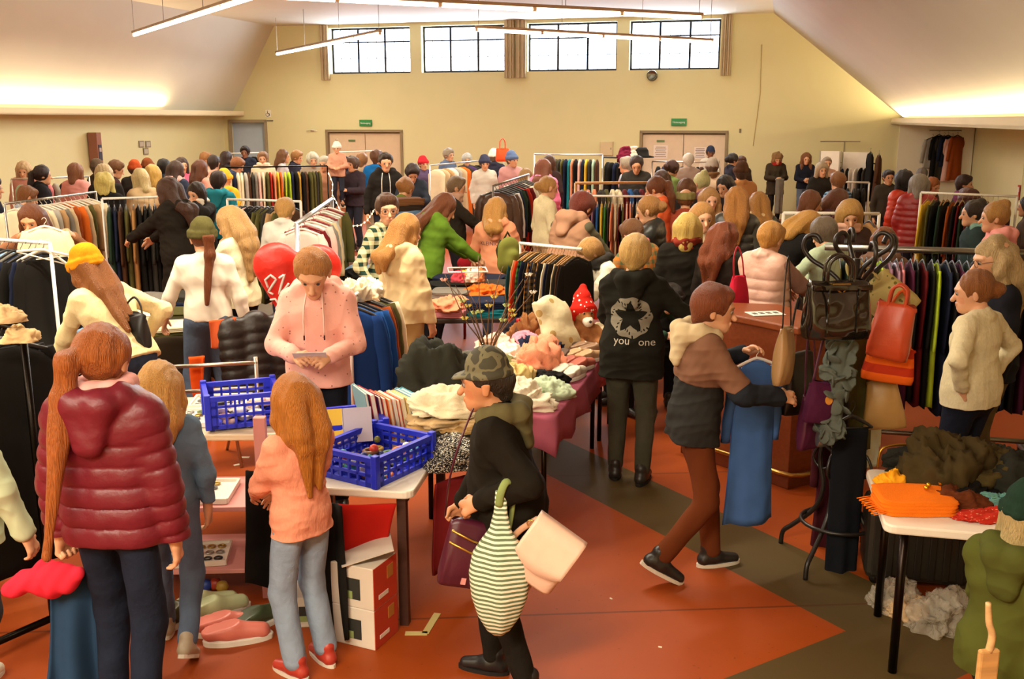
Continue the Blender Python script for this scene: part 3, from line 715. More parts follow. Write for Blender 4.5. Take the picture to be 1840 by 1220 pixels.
# curtain strips beside the high windows
k = 4
for x0, x1 in ((584, 598), (908, 925), (929, 946), (1290, 1308)):
    b = MB(); a, c = u_on_back(x0, VB), u_on_back(x1, VB); n = 5
    for i in range(n): hbox(b, a + (c - a)*i/n, a + (c - a)*(i + .86)/n, VB - .10 - .03*(i % 2), VB - .01, 3.50, 4.945)
    struct(b.build('trim_%d' % k, mat('b8a382', 'cloth'))); k += 1
# windows: steel frames, glazing bars and glass
for i, (a, c) in enumerate(WU):
    root = empty('window_%d' % (i + 1), HW((a + c)/2, VB + .2, WZ[0]), -TH); struct(root); w = c - a; h = WZ[1] - WZ[0]
    b = MB()
    for x in (-w/2 + .025, w/2 - .025): b.box((x, 0, h/2), (.05, .05, h))
    for z in (.025, h - .025): b.box((0, 0, z), (w, .05, .05))
    for x in (-w/6, w/6): b.box((x, 0, h/2), (.055, .06, h))
    b.box((0, 0, h*.69), (w, .05, .035)); b.build('window_frame', mat('2c2c30', 'metal'), root)
    b = MB()
    for q in range(1, 9):
        if q % 3: b.box((-w/2 + w*q/9, 0, h/2), (.014, .03, h))
    b.box((0, 0, h*.34), (w, .03, .014)); b.build('glazing_bars', mat('55555a', 'metal'), root)
    b = MB(); b.box((0, .01, h/2), (w, .006, h)); b.build('window_glass', mat('f4f8ff', 'glass'), root)
# double doors in the back wall
def double_door(n, D, col):
    root = empty('door_%d' % n, HW((D[0] + D[1])/2, VB, 0), -TH); struct(root); w = D[1] - D[0]; h = D[3]
    b = MB(); f = .07
    for s in (-1, 1): b.box((s*(w/2 - f/2 + .03), .06, h/2), (f, .2, h))
    b.box((0, .06, h - f/2 + .03), (w + .06, .2, f)); b.build('door_frame', mat('8d7a5c', 'matte'), root, bevel=.005)
    for s in (-1, 1):
        b = MB(); b.box((s*(w/4 - .018), .10, h/2 - .03), (w/2 - .05, .05, h - .075)); lf = b.build('door_leaf', mat(col, 'matte'), root, bevel=.004)
        b = MB(); b.tube([(s*.09, .07, 1.05), (s*.09, .02, 1.05), (s*.21, .02, 1.05)], .011, 8); b.build('door_handle', mat('a0a0a0', 'metal'), lf, smooth=True)
    b = MB(); b.box((0, .19, h/2), (w + .3, .05, h + .1)); b.build('door_backing', mat('5a4c38', 'matte'), root)  # added backing panel, keeps bright sky from showing through the door gaps
    return root
d1 = double_door(1, DL, 'dcc3a4'); d2 = double_door(2, DR, 'e2cdb2')
b = MB(); b.box((0, 0, 0), (1.25, .06, 2.4)); o = b.build('door_3', mat('b9cbe0', 'matte'), None, HW((DN[0] + DN[1])/2 , VB + .24, 1.2), -TH); struct(o)  # white door leaf; cool daylight on it is put into the pale blue colour
b = MB()
for u in (DN[0] + .03, DN[1] - .03): hbox(b, u - .04, u + .04, VB - .03, VB + .05, 0, 2.42)
hbox(b, DN[0], DN[1], VB - .03, VB + .05, 2.36, 2.44); struct(b.build('trim_8', mat('9a8c70', 'matte')))
root = empty('door_4', HW(UR + .1, 19.95, 0), -TH); struct(root)
b = MB(); b.box((0, 0, 1.1), (.05, 1.44, 2.18)); b.build('door_leaf', mat('e6d8b8', 'matte'), root)
b = MB(); b.box((-.035, .32, 1.35), (.012, .34, 1.35)); b.build('door_glass', mat('7a8890', 'plastic'), root)
b = MB(); b.box((-.05, -.55, 1.05), (.05, .03, .16)); b.tube([(-.07, -.55, 1.08), (-.09, -.45, 1.08)], .01); b.build('door_handle', mat('a0a0a0', 'metal'), root)

def on_back(x, y, t=0.0):       # point on (or t in front of) the back wall at photo pixel
    l, f, dn = ray(x, y); n = Vector((ST, CT)); s = (VB - t)/(l*n.x + f*n.y)
    return Vector((l*s, f*s, HC - dn*s))
def wallrot(): return (math.pi/2, 0, -TH)
PXM = 1800/26.0
# green emergency exit signs
for x, y, w, h, lab, sz in ((657, 221, .36, .17, 'green Notausgang emergency exit sign above the double door nearer the doorway corner', .062), (1220, 219.5, .38, .18, 'green Notausgang emergency exit sign above the double door beside the hats', .066)):
    r = tag(empty('exit_sign', on_back(x, y, .03), -TH), lab, 'exit sign')
    b = MB(); b.box((0, 0, 0), (w, .04, h)); b.build('sign_box', mat('12803c', 'plastic'), r, bevel=.004)
    text_obj('Notausgang', sz, mat('f4f4ee', 'matte'), r, (0, -.023, -.022), (math.pi/2, 0, 0))
for x, y, pr, lab in ((632, 252.5, d1, 'small green strip sign on the upper left leaf of the door near the doorway corner'), (1187, 253.5, d2, 'small green strip sign on the leaf of the door beside the hats')):
    p = on_back(x, y, -.05); b = MB(); b.box((0, 0, 0), (.2, .012, .05)); b.box((0, -.008, 0), (.15, .004, .012))
    tag(b.build('strip_sign', mat('5d7a4a', 'plastic'), None, p, -TH), lab, 'sign')
for x, y, w, h, lab in ((1187, 273, .36, .34, 'printed paper notice on the leaf of the back door below the green strip'), (1258, 275, .30, .30, 'fainter paper notice on the further leaf of the back door')):
    p = on_back(x, y, -.065); r = tag(empty('paper_notice', p, -TH), lab, 'notice')
    b = MB(); b.box((0, 0, 0), (w, .004, h)); b.build('paper_sheet', mat('efe0d6', 'matte'), r)
    b = MB()
    for i in range(6): b.box((0, -.004, h*.36 - i*h*.14), (w*(.8 if i % 2 else .7), .002, .016))
    b.build('printed_lines', mat('8a7a80', 'matte'), r)
# wheelchair sign and its caption plate
r = tag(empty('wheelchair_sign', on_back(482, 204, .01), -TH), 'small white wheelchair symbol sign high beside the pale blue doorway', 'sign')
b = MB(); b.box((0, 0, 0), (.17, .012, .2)); b.build('sign_plate', mat('f2ecd8', 'matte'), r)
b = MB(); b.tube([(-.02 + .05*math.cos(t), -.009, -.03 + .05*math.sin(t)) for t in [2.2 + i*.45 for i in range(11)]], .007, 6); b.tube([(-.02, -.009, .05), (-.015, -.009, 0), (.03, -.009, 0), (.05, -.009, -.06)], .009, 6); b.lathe([(.0, .055), (.014, .065), (0, .08)], (-.02, -.009, 0), 8); b.build('wheelchair_symbol', mat('33302c', 'matte'), r)
b = MB(); b.box((0, 0, 0), (.3, .01, .035)); tag(b.build('caption_strip', mat('6f675a', 'matte'), None, on_back(482, 217, .008), -TH), 'narrow dark caption strip under the wheelchair sign', 'sign')
r = tag(empty('wall_fitting', on_back(561, 234, .02), -TH), 'small pale curved wall fitting beside the door near the doorway corner', 'wall fitting')
b = MB(); b.box((0, 0, 0), (.1, .03, .06)); b.tube([(-.16, -.03, -.02), (-.08, -.05, .0), (.08, -.05, .0), (.16, -.03, -.02)], .012, 6); b.build('bracket', mat('d8cfb4', 'plastic'), r, smooth=True)
# round wall speaker
r = tag(empty('wall_speaker', on_back(1172, 136, .06), -TH), 'round grey speaker on the back wall under the high windows', 'speaker')
b = MB(); b.lathe([(.10, -.06), (.125, -.05), (.135, .0), (.12, .05), (.10, .055), (.098, .04), (.0, .035)], n=24)
for i in range(len(b.v)): x, y, z = b.v[i]; b.v[i] = (x, -z, y)
b.build('speaker_body', mat('8f8a78', 'metal'), r, smooth=True)
b = MB(); b.tube([(.12*math.cos(t), -.07, .12*math.sin(t)) for t in [i*.3 for i in range(22)]], .012, 6); b.build('speaker_ring', mat('55503f', 'metal'), r, smooth=True)
r = tag(empty('wall_socket', on_back(1330, 235, .01), -TH), 'tiny dark hook plate on the back wall beside the hat door', 'wall fitting')
b = MB(); b.box((0, 0, 0), (.05, .02, .1)); b.tube([(0, -.01, .02), (0, -.05, .0), (0, -.05, .03)], .008, 6); b.build('hook', mat('7a7058', 'metal'), r)
r = tag(empty('switch_cabinet', on_back(1090, 267, .04), -TH), 'flat beige electrical cabinet on the back wall between the two racks', 'cabinet')
b = MB(); b.box((0, 0, 0), (.34, .08, .36)); b.build('cabinet_box', mat('c9b58e', 'matte'), r, bevel=.006)
b = MB(); b.box((0, -.045, 0), (.30, .012, .32)); dr = b.build('door', mat('d2bf98', 'matte'), r, bevel=.003)
b = MB(); b.box((.12, -.056, 0), (.02, .012, .05)); b.build('latch', mat('777777', 'metal'), dr)
b = MB(); b.tube([on_back(1369, 80, .01), on_back(1366, 170, .01), on_back(1353, 262, .01)], .008, 5)
tag(b.build('wall_cable', mat('b59a64', 'matte')), 'thin cable running down the back wall under the sloping ceiling', 'cable')
# things on the left wall
def on_left(x, y, t=0.0):
    l, f, dn = ray(x, y); n = Vector((CT, -ST)); s = (UL + t)/(l*n.x + f*n.y); return Vector((l*s, f*s, HC - dn*s))
LR = -TH + math.pi/2
p = on_left(171, 262, .16); zt = on_left(171, 238, .16).z; zb = on_left(171, 300, .16).z
r = tag(empty('vending_cabinet', (p.x, p.y, zb), LR), 'tall narrow reddish brown machine fixed to the left wall', 'cabinet'); hh = zt - zb
b = MB(); b.box((0, .0, hh/2), (.17, .24, hh)); b.build('cabinet_box', mat('94604c', 'matte'), r, bevel=.01)
b = MB(); b.box((0, -.125, hh*.42), (.11, .012, hh*.45)); b.build('display_panel', mat('343448', 'plastic'), r)
b = MB(); b.box((0, -.135, hh*.5), (.07, .008, .09)); b.build('sticker', mat('b8a8a0', 'matte'), r)
for i, (x, y) in enumerate(((254, 259), (266, 259), (262, 272))):
    r = tag(empty('wall_frame', on_left(x, y, .015), LR), 'small grey framed notice on the left wall, ' + ('upper one nearer the brown machine', 'upper one further from the brown machine', 'lower one below the pair')[i], 'picture frame', 'framed notices on the left wall')
    b = MB(); b.box((0, 0, 0), (.2, .02, .16)); b.build('frame', mat('8a7d68', 'matte'), r)
    b = MB(); b.box((0, -.012, 0), (.15, .006, .11)); b.build('print', mat('b9ad98', 'matte'), r)
# red and white fire hose sign by the right door
l, f, dn = ray(1830, 346); n = Vector((CT, -ST)); s = (UR - .02)/(l*n.x + f*n.y)
r = tag(empty('fire_sign', (l*s, f*s, HC - dn*s), -TH - math.pi/2), 'red and white fire equipment sign on the right wall', 'sign')
b = MB(); b.box((0, 0, 0), (.16, .012, .28)); b.build('sign_plate', mat('c23a24', 'matte'), r)
b = MB(); b.box((-.02, -.009, .0), (.07, .004, .2)); b.box((.05, -.009, .06), (.03, .004, .09)); b.build('sign_symbol', mat('f0e6d8', 'matte'), r)

# ------------------------------------------------------------------ hanging lamps: rail, tubes, suspension wires
labs = ['long hanging tube lamp at the upper left, nearest the left slope', 'long hanging tube lamp in front of the leftmost high window', 'long double hanging tube lamp nearest the viewer across the top', 'long hanging tube lamp lower and further back, crossing the high windows', 'hanging tube lamp over the front of the hall, left of the viewer', 'hanging tube lamp over the front of the hall, above the red floor', 'hanging tube lamp behind the viewer, running away from the window wall', 'hanging tube lamp behind the viewer, nearest the right slope']
for k, (a, b_) in enumerate(LAMPS):
    m = (a + b_)/2; L = (b_ - a).length; rz = math.atan2(b_.y - a.y, b_.x - a.x)
    r = tag(empty('tube_lamp', m, rz), labs[k], 'ceiling lamp', 'hanging tube lamps')
    b = MB(); b.box((0, 0, .02), (L, .085, .05)); b.build('housing', mat('a98d72', 'metal'), r, bevel=.006)
    n = max(3, round(L/1.55)); seg = L/n
    for i in range(n):
        x = -L/2 + seg*(i + .5); b = MB(); b.tube([(x - seg/2 + .035, 0, -.035), (x + seg/2 - .035, 0, -.035)], .03, 10); b.build('fluorescent_tube', mat('fff0d8', 'glow', None, 9.0), r, smooth=True)
        for e in (-1, 1):
            b = MB(); b.box((x + e*(seg/2 - .018), 0, -.025), (.03, .04, .06)); b.build('tube_socket', mat('d9b48c', 'plastic'), r)
    for x in (-L/2 + .06, -L*.17, L*.17, L/2 - .06):
        b = MB(); b.tube([(x, 0, .04), (x, 0, 4.95 - LAMP_Z)], .006, 5); b.build('suspension_wire', mat('8a7d6c', 'metal'), r)
# cove tubes lying in the two ledges
for (u, z, v0, v1, lab) in ((2.62, 2.40, 8.0, 25.7, 'row of warm tubes hidden behind the right ledge'), (-15.05, 2.60, 6.0, 22.6, 'row of warm tubes hidden behind the left ledge')):
    r = tag(empty('cove_lamp', HW(u, (v0 + v1)/2, z), -TH + math.pi/2), lab, 'cove lamp'); n = int((v1 - v0)/1.5); seg = (v1 - v0)/n
    for i in range(n):
        x = -(v1 - v0)/2 + seg*(i + .5); b = MB(); b.tube([(x - seg/2 + .03, 0, 0), (x + seg/2 - .03, 0, 0)], .016, 8); b.build('fluorescent_tube', mat('ffdc9c', 'glow', None, 6.0), r, smooth=True)
# ------------------------------------------------------------------ clothes on hangers, rails, heaps
def sstep(t): t = max(0, min(1, t)); return t*t*(3 - 2*t)
def garment_meshes(kind, seed):
    """hanging garment, origin on the rail; x across the shoulders, z down; returns body, sleeve, hanger meshes"""
    r = random.Random(seed); n = 30; ph = [r.uniform(0, 6.28) for _ in range(6)]
    L = {'coat': 1.05, 'jacket': .72, 'shirt': .74, 'blouse': .62, 'dress': 1.12, 'puffer': .70, 'vest': .66, 'skirt': .75, 'trousers': .95, 'jumper': .64}[kind]*r.uniform(.95, 1.05)
    thick = {'coat': .062, 'jacket': .055, 'puffer': .085, 'jumper': .05, 'vest': .07}.get(kind, .036)
    sh = .205 if kind not in ('blouse', 'dress') else .19
    rings = []; m = 22
    if kind in ('skirt', 'trousers'):
        for j in range(m):
            t = j/(m - 1); z = -.12 - t*L; hw = (.17 + .09*t) if kind == 'skirt' else (.15 - .02*t); th = .03 + .012*t; ring = []
            for i in range(n):
                a = 2*math.pi*i/n; fo = (.35 if kind == 'skirt' else .12)*t*math.sin(6*a + ph[0] + .6*math.sin(3*t + ph[1]))
                ring.append((hw*math.cos(a), th*(1 + fo)*math.sin(a) + .012*math.sin(5*math.cos(a) + ph[2])*t, z))
            rings.append(ring)
    else:
        for j in range(m):
            t = j/(m - 1); z = -.075 - t*L; dz = t*L
            if dz < .10: hw = .055 + (sh - .055)*math.sqrt(max(0, dz/.10))*.98; th = .03 + (thick - .03)*dz/.10
            else:
                q = (dz - .10)/(L - .10); hw = sh + (.03 if kind in ('coat', 'dress') else .012)*q - .02*math.sin(q*3.1)*(kind in ('jacket', 'dress', 'coat')); th = thick*(1 + .25*q)
            if kind == 'puffer' or kind == 'vest': th *= .86 + .24*abs(math.sin(dz*math.pi/.085)); hw *= .985 + .02*abs(math.sin(dz*math.pi/.085))
            ring = []
            for i in range(n):
                a = 2*math.pi*i/n; e = .75
                cx, sy = math.copysign(abs(math.cos(a))**e, math.cos(a)), math.copysign(abs(math.sin(a))**e, math.sin(a))
                fo = (.22 if kind in ('coat', 'dress', 'blouse', 'shirt') else .10)*t*math.sin(7*cx + ph[0] + (3 if sy > 0 else 0) + .8*math.sin(2.5*t + ph[3]))
                ring.append((hw*cx, th*sy*(1 + fo) + .02*t*math.sin(4*cx + ph[1]), z + .012*t*math.sin(3*a + ph[4])))
            rings.append(ring)
    b = MB(); b.rings(rings); body = b.mesh('garment', True)
    sl = None
    if kind not in ('skirt', 'trousers', 'vest'):
        sl = []
        for sd in (-1, 1):
            b = MB(); Ls = .56*r.uniform(.95, 1.05) if kind != 'blouse' else .4; rad = .062 if kind in ('coat', 'jacket') else (.072 if kind == 'puffer' else .052)
            pts = []; rr = []; sw = r.uniform(-.015, .03)
            for i in range(12):
                t = i/11; pts.append((sd*(sh - .03 + .045*math.sin(t*1.9) + sw*t), .008*math.sin(4*t + ph[5]) + .02*t, -.105 - t*Ls))
                q = rad*(1 - .28*t)*(.55 + .45*sstep(t*5)); q *= (.9 + .14*abs(math.sin(t*Ls*math.pi/.08))) if kind == 'puffer' else 1 + .06*math.sin(19*t + ph[2]); rr.append(q)
            b.tube(pts, rr, 12, flat=.72, up=(1, 0, 0)); sl.append(b.mesh('sleeve', True))
    b = MB()
    b.tube([(.0, 0, -.055), (0, 0, -.03), (.012, 0, -.018), (.022, 0, .003), (.012, 0, .022), (-.008, 0, .022), (-.02, 0, .008)], .0028, 6)
    b.tube([(-.185, 0, -.115), (-.1, 0, -.082), (-.02, 0, -.056), (.02, 0, -.056), (.1, 0, -.082), (.185, 0, -.115)], [.008, .011, .011, .011, .011, .008], 8)
    b.tube([(-.185, 0, -.117), (.185, 0, -.117)], .005, 6)
    return body, sl, b.mesh('hanger', True)
GM = {}
def gmesh(kind, v):
    if (kind, v) not in GM: GM[(kind, v)] = garment_meshes(kind, hsh(kind) % 1000 + v*17)
    return GM[(kind, v)]
COL = {'black': '1a1816', 'navy': '1c2238', 'dark grey': '38352f', 'grey': '7c766c', 'light grey': 'a8a298', 'brown': '4a3020', 'camel': 'a87a48', 'beige': 'c8b08a', 'cream': 'e4d6b4', 'white': 'ece6da',
       'red': 'b02a1c', 'dark red': '5e1618', 'orange': 'd86a24', 'rust': '9a4a20', 'yellow': 'e0b83c', 'lime': 'b4cc34', 'green': '3f7a34', 'dark green': '26382a', 'olive': '54502a', 'teal': '1f7a86',
       'blue': '2c5a9a', 'light blue': '8fb0d0', 'denim': '54708e', 'purple': '4c3468', 'mauve': '8a6474', 'pink': 'e08a92', 'pale pink': 'e6b8ac', 'salmon': 'e8906c', 'magenta': 'b8305c', 'plum': '4a1c34', 'mint': 'a8c8b0', 'gold': 'b08a34', 'tan': 'b48e62'}
KM = {'coat': 'cloth', 'jacket': 'cloth', 'shirt': 'cloth', 'blouse': 'cloth', 'dress': 'cloth', 'puffer': 'puffer', 'vest': 'puffer', 'skirt': 'cloth', 'trousers': 'denim', 'jumper': 'knit'}
NM = {'coat': 'hanging_coat', 'jacket': 'hanging_jacket', 'shirt': 'hanging_shirt', 'blouse': 'hanging_blouse', 'dress': 'hanging_dress', 'puffer': 'hanging_puffer_jacket', 'vest': 'hanging_vest', 'skirt': 'hanging_skirt', 'trousers': 'hanging_trousers', 'jumper': 'hanging_jumper'}
CT_ = {'puffer': 'jacket', 'vest': 'vest'}
ORD = ['first', 'second', 'third', 'fourth', 'fifth', 'sixth', 'seventh', 'eighth', 'ninth', 'tenth', 'eleventh', 'twelfth', 'thirteenth', 'fourteenth', 'fifteenth', 'sixteenth', 'seventeenth', 'eighteenth', 'nineteenth', 'twentieth', 'twenty-first', 'twenty-second', 'twenty-third', 'twenty-fourth', 'twenty-fifth', 'twenty-sixth', 'twenty-seventh', 'twenty-eighth', 'twenty-ninth', 'thirtieth']
def hang(kind, col, loc, rz, label, group, v=0, hcol='2a2622', parts=True, scale=1.0, mk=None, sx=1.0, dz=0, sy=1.0):
    body, sl, hg = gmesh(kind, v)
    m = mk or mat(COL.get(col, col), KM[kind])
    o = link(NM[kind], body, None, None, loc); o.rotation_euler = (0, 0, rz); o.scale = (scale*sx, scale*sy, scale)
    if not body.materials: body.materials.append(None)
    o.material_slots[0].link = 'OBJECT'; o.material_slots[0].material = m
    tag(o, label, CT_.get(kind, kind), group)
    if parts:
        for q in sl or ():
            if not q.materials: q.materials.append(None)
            c = bpy.data.objects.new('sleeve', q); C.objects.link(c); c.parent = o; c.material_slots[0].link = 'OBJECT'; c.material_slots[0].material = m
        if not hg.materials: hg.materials.append(None)
        c = bpy.data.objects.new('hanger', hg); C.objects.link(c); c.parent = o; c.material_slots[0].link = 'OBJECT'; c.material_slots[0].material = mat(hcol, 'wood' if hcol in ('b98a52', 'c89a62') else 'plastic')
    return o
LEDG = {}
def rack(a, b, label, gname, items, posts=(1, 1), mcol='b8b4ac', r=.014, hcol='2a2622', parts=True, foot=.28, span=(.06, .94), jit=.15, mk='metal', wood=None, scale=1.0, tilt=0, low=False, top2=None, caster=True):
    """garment rail from a to b (points on the rail); items: list of (kind, colour[, material])"""
    a, b = Vector(a), Vector(b); d = b - a; L = d.length; rz = math.atan2(d.y, d.x); m = (a + b)/2
    ro = tag(empty('clothes_rack', (m.x, m.y, 0), rz), label, 'clothes rack'); zz = a.z; dz = (b.z - a.z)/2
    x0 = L/2
    q = MB(); q.tube([(-x0, 0, zz), (x0, 0, b.z)], r, 10); q.build('rail', mat(mcol, mk), ro, smooth=True)
    for s, on in ((-1, posts[0]), (1, posts[1])):
        if not on: continue
        zt = zz if s < 0 else b.z
        q = MB(); q.tube([(s*x0, 0, .06), (s*x0, 0, zt)], r*.95, 10); q.build('upright', mat(mcol, mk), ro, smooth=True)
        q = MB(); q.tube([(s*x0, -foot, .06), (s*x0, foot, .06)], r, 10); fo = q.build('foot', mat(mcol, mk), ro, smooth=True)
        for e in (-1, 1) if caster else ():
            q = MB(); q.tube([(s*x0 - .012, e*foot*.95, .028), (s*x0 + .012, e*foot*.95, .028)], .028, 10); q.build('caster', mat('1c1a18', 'plastic'), fo, smooth=True)
    if low: q = MB(); q.tube([(-x0, 0, .16), (x0, 0, .16)], r*.8, 8); q.build('lower_bar', mat(mcol, mk), ro, smooth=True)
    n = len(items); pit = L*(span[1] - span[0])/max(1, n)
    for i, it in enumerate(items):
        kind, col = it[0], it[1]; t = span[0] + (span[1] - span[0])*((i + .5)/n) + rng.uniform(-jit, jit)/n
        p = a + d*t; p.z += -.022*scale - r*0
        nm = {'puffer': 'quilted jacket', 'vest': 'quilted vest'}.get(kind, kind)
        cw = it[3] if len(it) > 3 else col
        lb = f"{cw} {nm}, {ORD[i]} from the left on {gname}"
        hang(kind, col, p, rz + math.pi/2 + rng.uniform(-1, 1)*min(.16, pit*1.1) + tilt, lb, 'clothes on ' + gname, v=(i*7 + n) % 3, hcol=(wood[i % len(wood)] if wood else hcol), parts=parts, scale=scale*rng.uniform(.95, 1.04), mk=it[2] if len(it) > 2 else None, sy=max(.3, min(1, pit/.125)))
    return ro
_H = {}
def heap_mesh(kind, v):
    """crumpled, folded or rolled cloth lying on z = 0, about 1 unit wide"""
    if (kind, v) in _H: return _H[(kind, v)]
    r = np.random.RandomState(hsh(kind) % 1000 + v); n, m = 40, 18; V = []
    if kind != 'fold': n, m = 60, 26
    a = np.linspace(0, 2*np.pi, n, endpoint=False); w = [waves(r.randint(9999), f, 5) for f in (5, 12, 26)]
    for j in range(m):
        t = j/(m - 1); ph = t*np.pi/2
        if kind == 'fold': rr, z = (1 - .08*t**6) if t < .72 else (1 - ((t - .72)/.28)**1.5)*.93, min(1, t/.72)
        else: rr, z = np.cos(ph)**.8 if t < 1 else 0, np.sin(ph)
        for k in a:
            e = .35 if kind == 'fold' else .8
            cx, sy = np.sign(np.cos(k))*abs(np.cos(k))**e, np.sign(np.sin(k))*abs(np.sin(k))**e
            p = np.array([[cx*rr*.5, sy*rr*.36, z*.5]])
            q = p*1.0
            if kind == 'fold':
                lay = .02*np.sin(z*26 + .7*w[0](p)[0]) * (1 if rr > .9 else 0)
                q[0, 0] *= 1 + lay; q[0, 1] *= 1 + lay; q[0, 2] += .03*w[0](p)[0]*z
                q[0, :2] *= 1 + .03*w[1](p)[0]
            else:
                pw_ = p + .05*w[0](p)[0]; d = .15*w[0](p)[0] + .15*(.8 - 1.5*abs(w[1](pw_)[0])) + .07*(.6 - abs(w[2](pw_)[0]))
                q[0, :2] *= 1 + d; q[0, 2] *= max(.25, 1 + d*1.3)
            V.append(q[0])
    F = np.array([(i*n + k, i*n + (k + 1) % n, (i + 1)*n + (k + 1) % n, (i + 1)*n + k) for i in range(m - 1) for k in range(n)])
    V = np.array(V); V[:, 2] = np.maximum(V[:, 2], 0)
    me = mesh_np('cloth', V, F); me.materials.append(None); _H[(kind, v)] = me; return me
HN = {'jeans': 'folded_trousers', 'jumper': 'folded_jumper', 'shirt': 'folded_shirt', 'scarf': 'crumpled_scarf', 'top': 'crumpled_garment', 'blanket': 'folded_blanket', 'coat': 'crumpled_coat', 'cardigan': 'crumpled_cardigan', 'dress': 'crumpled_dress', 'hat': 'cloth_hat', 'towel': 'folded_towel', 'bag': 'cloth_bag'}
USED = {}
def heap(what, col, p, sx, sy, sz, rz, label, group, kind=None, m=None, v=None):
    kind = kind or ('fold' if HN[what].startswith('folded') else 'crumple'); v = rng.randrange(6) if v is None else v
    o = link(HN[what], heap_mesh(kind, v), None, None, p); o.rotation_euler = (0, 0, rz); o.scale = (sx, sy/.72, sz*2)
    o.material_slots[0].link = 'OBJECT'; o.material_slots[0].material = m or mat(COL.get(col, col), {'jeans': 'denim', 'jumper': 'knit', 'scarf': 'knit', 'blanket': 'knit'}.get(what, 'cloth'))
    return tag(o, label, {'jeans': 'trousers', 'top': 'garment', 'towel': 'towel'}.get(what, what), group)
def spread(table, items, A, ux, uy, z, group, size=(.42, .32), stack=None):
    """items laid out over a parallelogram table top: A corner, ux along rows, uy between rows; every place gets its own words"""
    rows = len(items)
    for j, row in enumerate(items):
        n = len(row)
        for i, it in enumerate(row):
            cell = it if isinstance(it, list) else [it]; zz = z
            c = A + ux*((i + .5)/n) + uy*((j + .5)/rows); c = Vector((c.x + rng.uniform(-.03, .03), c.y + rng.uniform(-.03, .03), 0))
            for k, q in enumerate(cell):
                what, col = q[0], q[1]; hz = {'jeans': .055, 'jumper': .07, 'shirt': .04, 'blanket': .11, 'towel': .05}.get(what, .10)*rng.uniform(.85, 1.2)
                wh = 'row %s from the front' % ORD[j] if rows > 1 else ''
                lv = '' if len(cell) == 1 else (' lowest' if k == 0 else (' topmost' if k == len(cell) - 1 else ' ' + ORD[k] + ' from below')) + ' in its pile'
                lv = 'alone as' if len(cell) == 1 else (('lowest', 'topmost')[k == len(cell) - 1] if k in (0, len(cell) - 1) else 'middle one') + ' in'
                lb = f"{col} {HN[what].replace('_', ' ')}, {lv} the {ORD[j*n + i]} pile on {table}"
                heap(what, col, (c.x, c.y, zz), size[0]*rng.uniform(.9, 1.15), size[1]*rng.uniform(.9, 1.15), hz, math.atan2(ux.y, ux.x) + rng.uniform(-.4, .4), lb, group, m=q[2] if len(q) > 2 else None)
                zz += hz*.93
def table(A, ux, uy, z, label, top='e8e0d0', legs='3a2a20', name='folding_table', thick=.04, lr=.017, sq=False, cloth=None, kind='plastic', group=None, inset=.07, drop=.3):
    """rectangular table: corner A, sides ux and uy, top at height z"""
    ro = tag(empty(name, (A.x, A.y, 0), math.atan2(ux.y, ux.x)), label, 'table', group); lx, ly = ux.length, uy.length; sg = 1 if (ux.x*uy.y - ux.y*uy.x) > 0 else -1
    n = 5; r = .05; pts = []
    for cx, cy, a0 in ((lx - r, ly - r, 0), (r, ly - r, 1), (r, r, 2), (lx - r, r, 3)):
        for i in range(n): t = (a0 + i/(n - 1))*math.pi/2; pts.append((cx + r*math.cos(t), sg*(cy + r*math.sin(t))))
    if sg < 0: pts = pts[::-1]
    b = MB(); b.prism(pts, z - thick, z); b.build('table_top', mat(top, kind), ro, bevel=.008)
    for i in (0, 1):
        for j in (0, 1):
            x, y = (inset, lx - inset)[i], sg*(inset, ly - inset)[j]; b = MB()
            if sq: b.box((x, y, (z - thick)/2), (.045, .045, z - thick))
            else: b.tube([(x, y, 0), (x, y, z - thick)], lr, 10)
            b.build('leg', mat(legs, 'metal' if not sq else 'wood'), ro, smooth=not sq)
    b = MB()
    for i in (0, 1):
        x = (inset, lx - inset)[i]; b.tube([(x, sg*inset, z - thick - .06), (x, sg*(ly - inset), z - thick - .06)], .012, 8)
    b.tube([(inset, sg*ly/2, z - thick - .06), (lx - inset, sg*ly/2, z - thick - .06)], .012, 8); b.build('under_frame', mat(legs, 'metal'), ro, smooth=True)
    return ro
def drape(name, A, ux, uy, z, drop, m, label, cat='tablecloth', sides=(1, 1, 1, 1), seed=0):
    """cloth over a table top, hanging down in folds on the chosen sides (front, right, back, left)"""
    n = 14; P = lambda s, t: A + ux*s + uy*t; V = []; F = []
    r = random.Random(seed); path = [(i/n, 0) for i in range(n)] + [(1, i/n) for i in range(n)] + [(1 - i/n, 1) for i in range(n)] + [(0, 1 - i/n) for i in range(n)]
    c = P(.5, .5); N = len(path); lev = [0, .08, .5, 1]
    for q, h in enumerate(lev):
        for i, (s, t) in enumerate(path):
            p = P(s, t); side = i//n; o = (p - c).normalized(); hh = h*drop*sides[side]*(1 + .12*math.sin(i*1.3 + seed)); w = .012 + .03*h*(1 + math.sin(i*1.9 + seed))*sides[side]
            V.append((p.x + o.x*w, p.y + o.y*w, z + .006 - hh))
    for q in range(len(lev) - 1):
        for i in range(N): F.append((q*N + i, q*N + (i + 1) % N, (q + 1)*N + (i + 1) % N, (q + 1)*N + i))
    F = [f[::-1] for f in F] + [tuple(range(N))]
    o = link(name, mesh_np(name, V, F, True), m); so = o.modifiers.new('solid', 'SOLIDIFY'); so.thickness = .004; so.offset = -1
    return tag(o, label, cat)
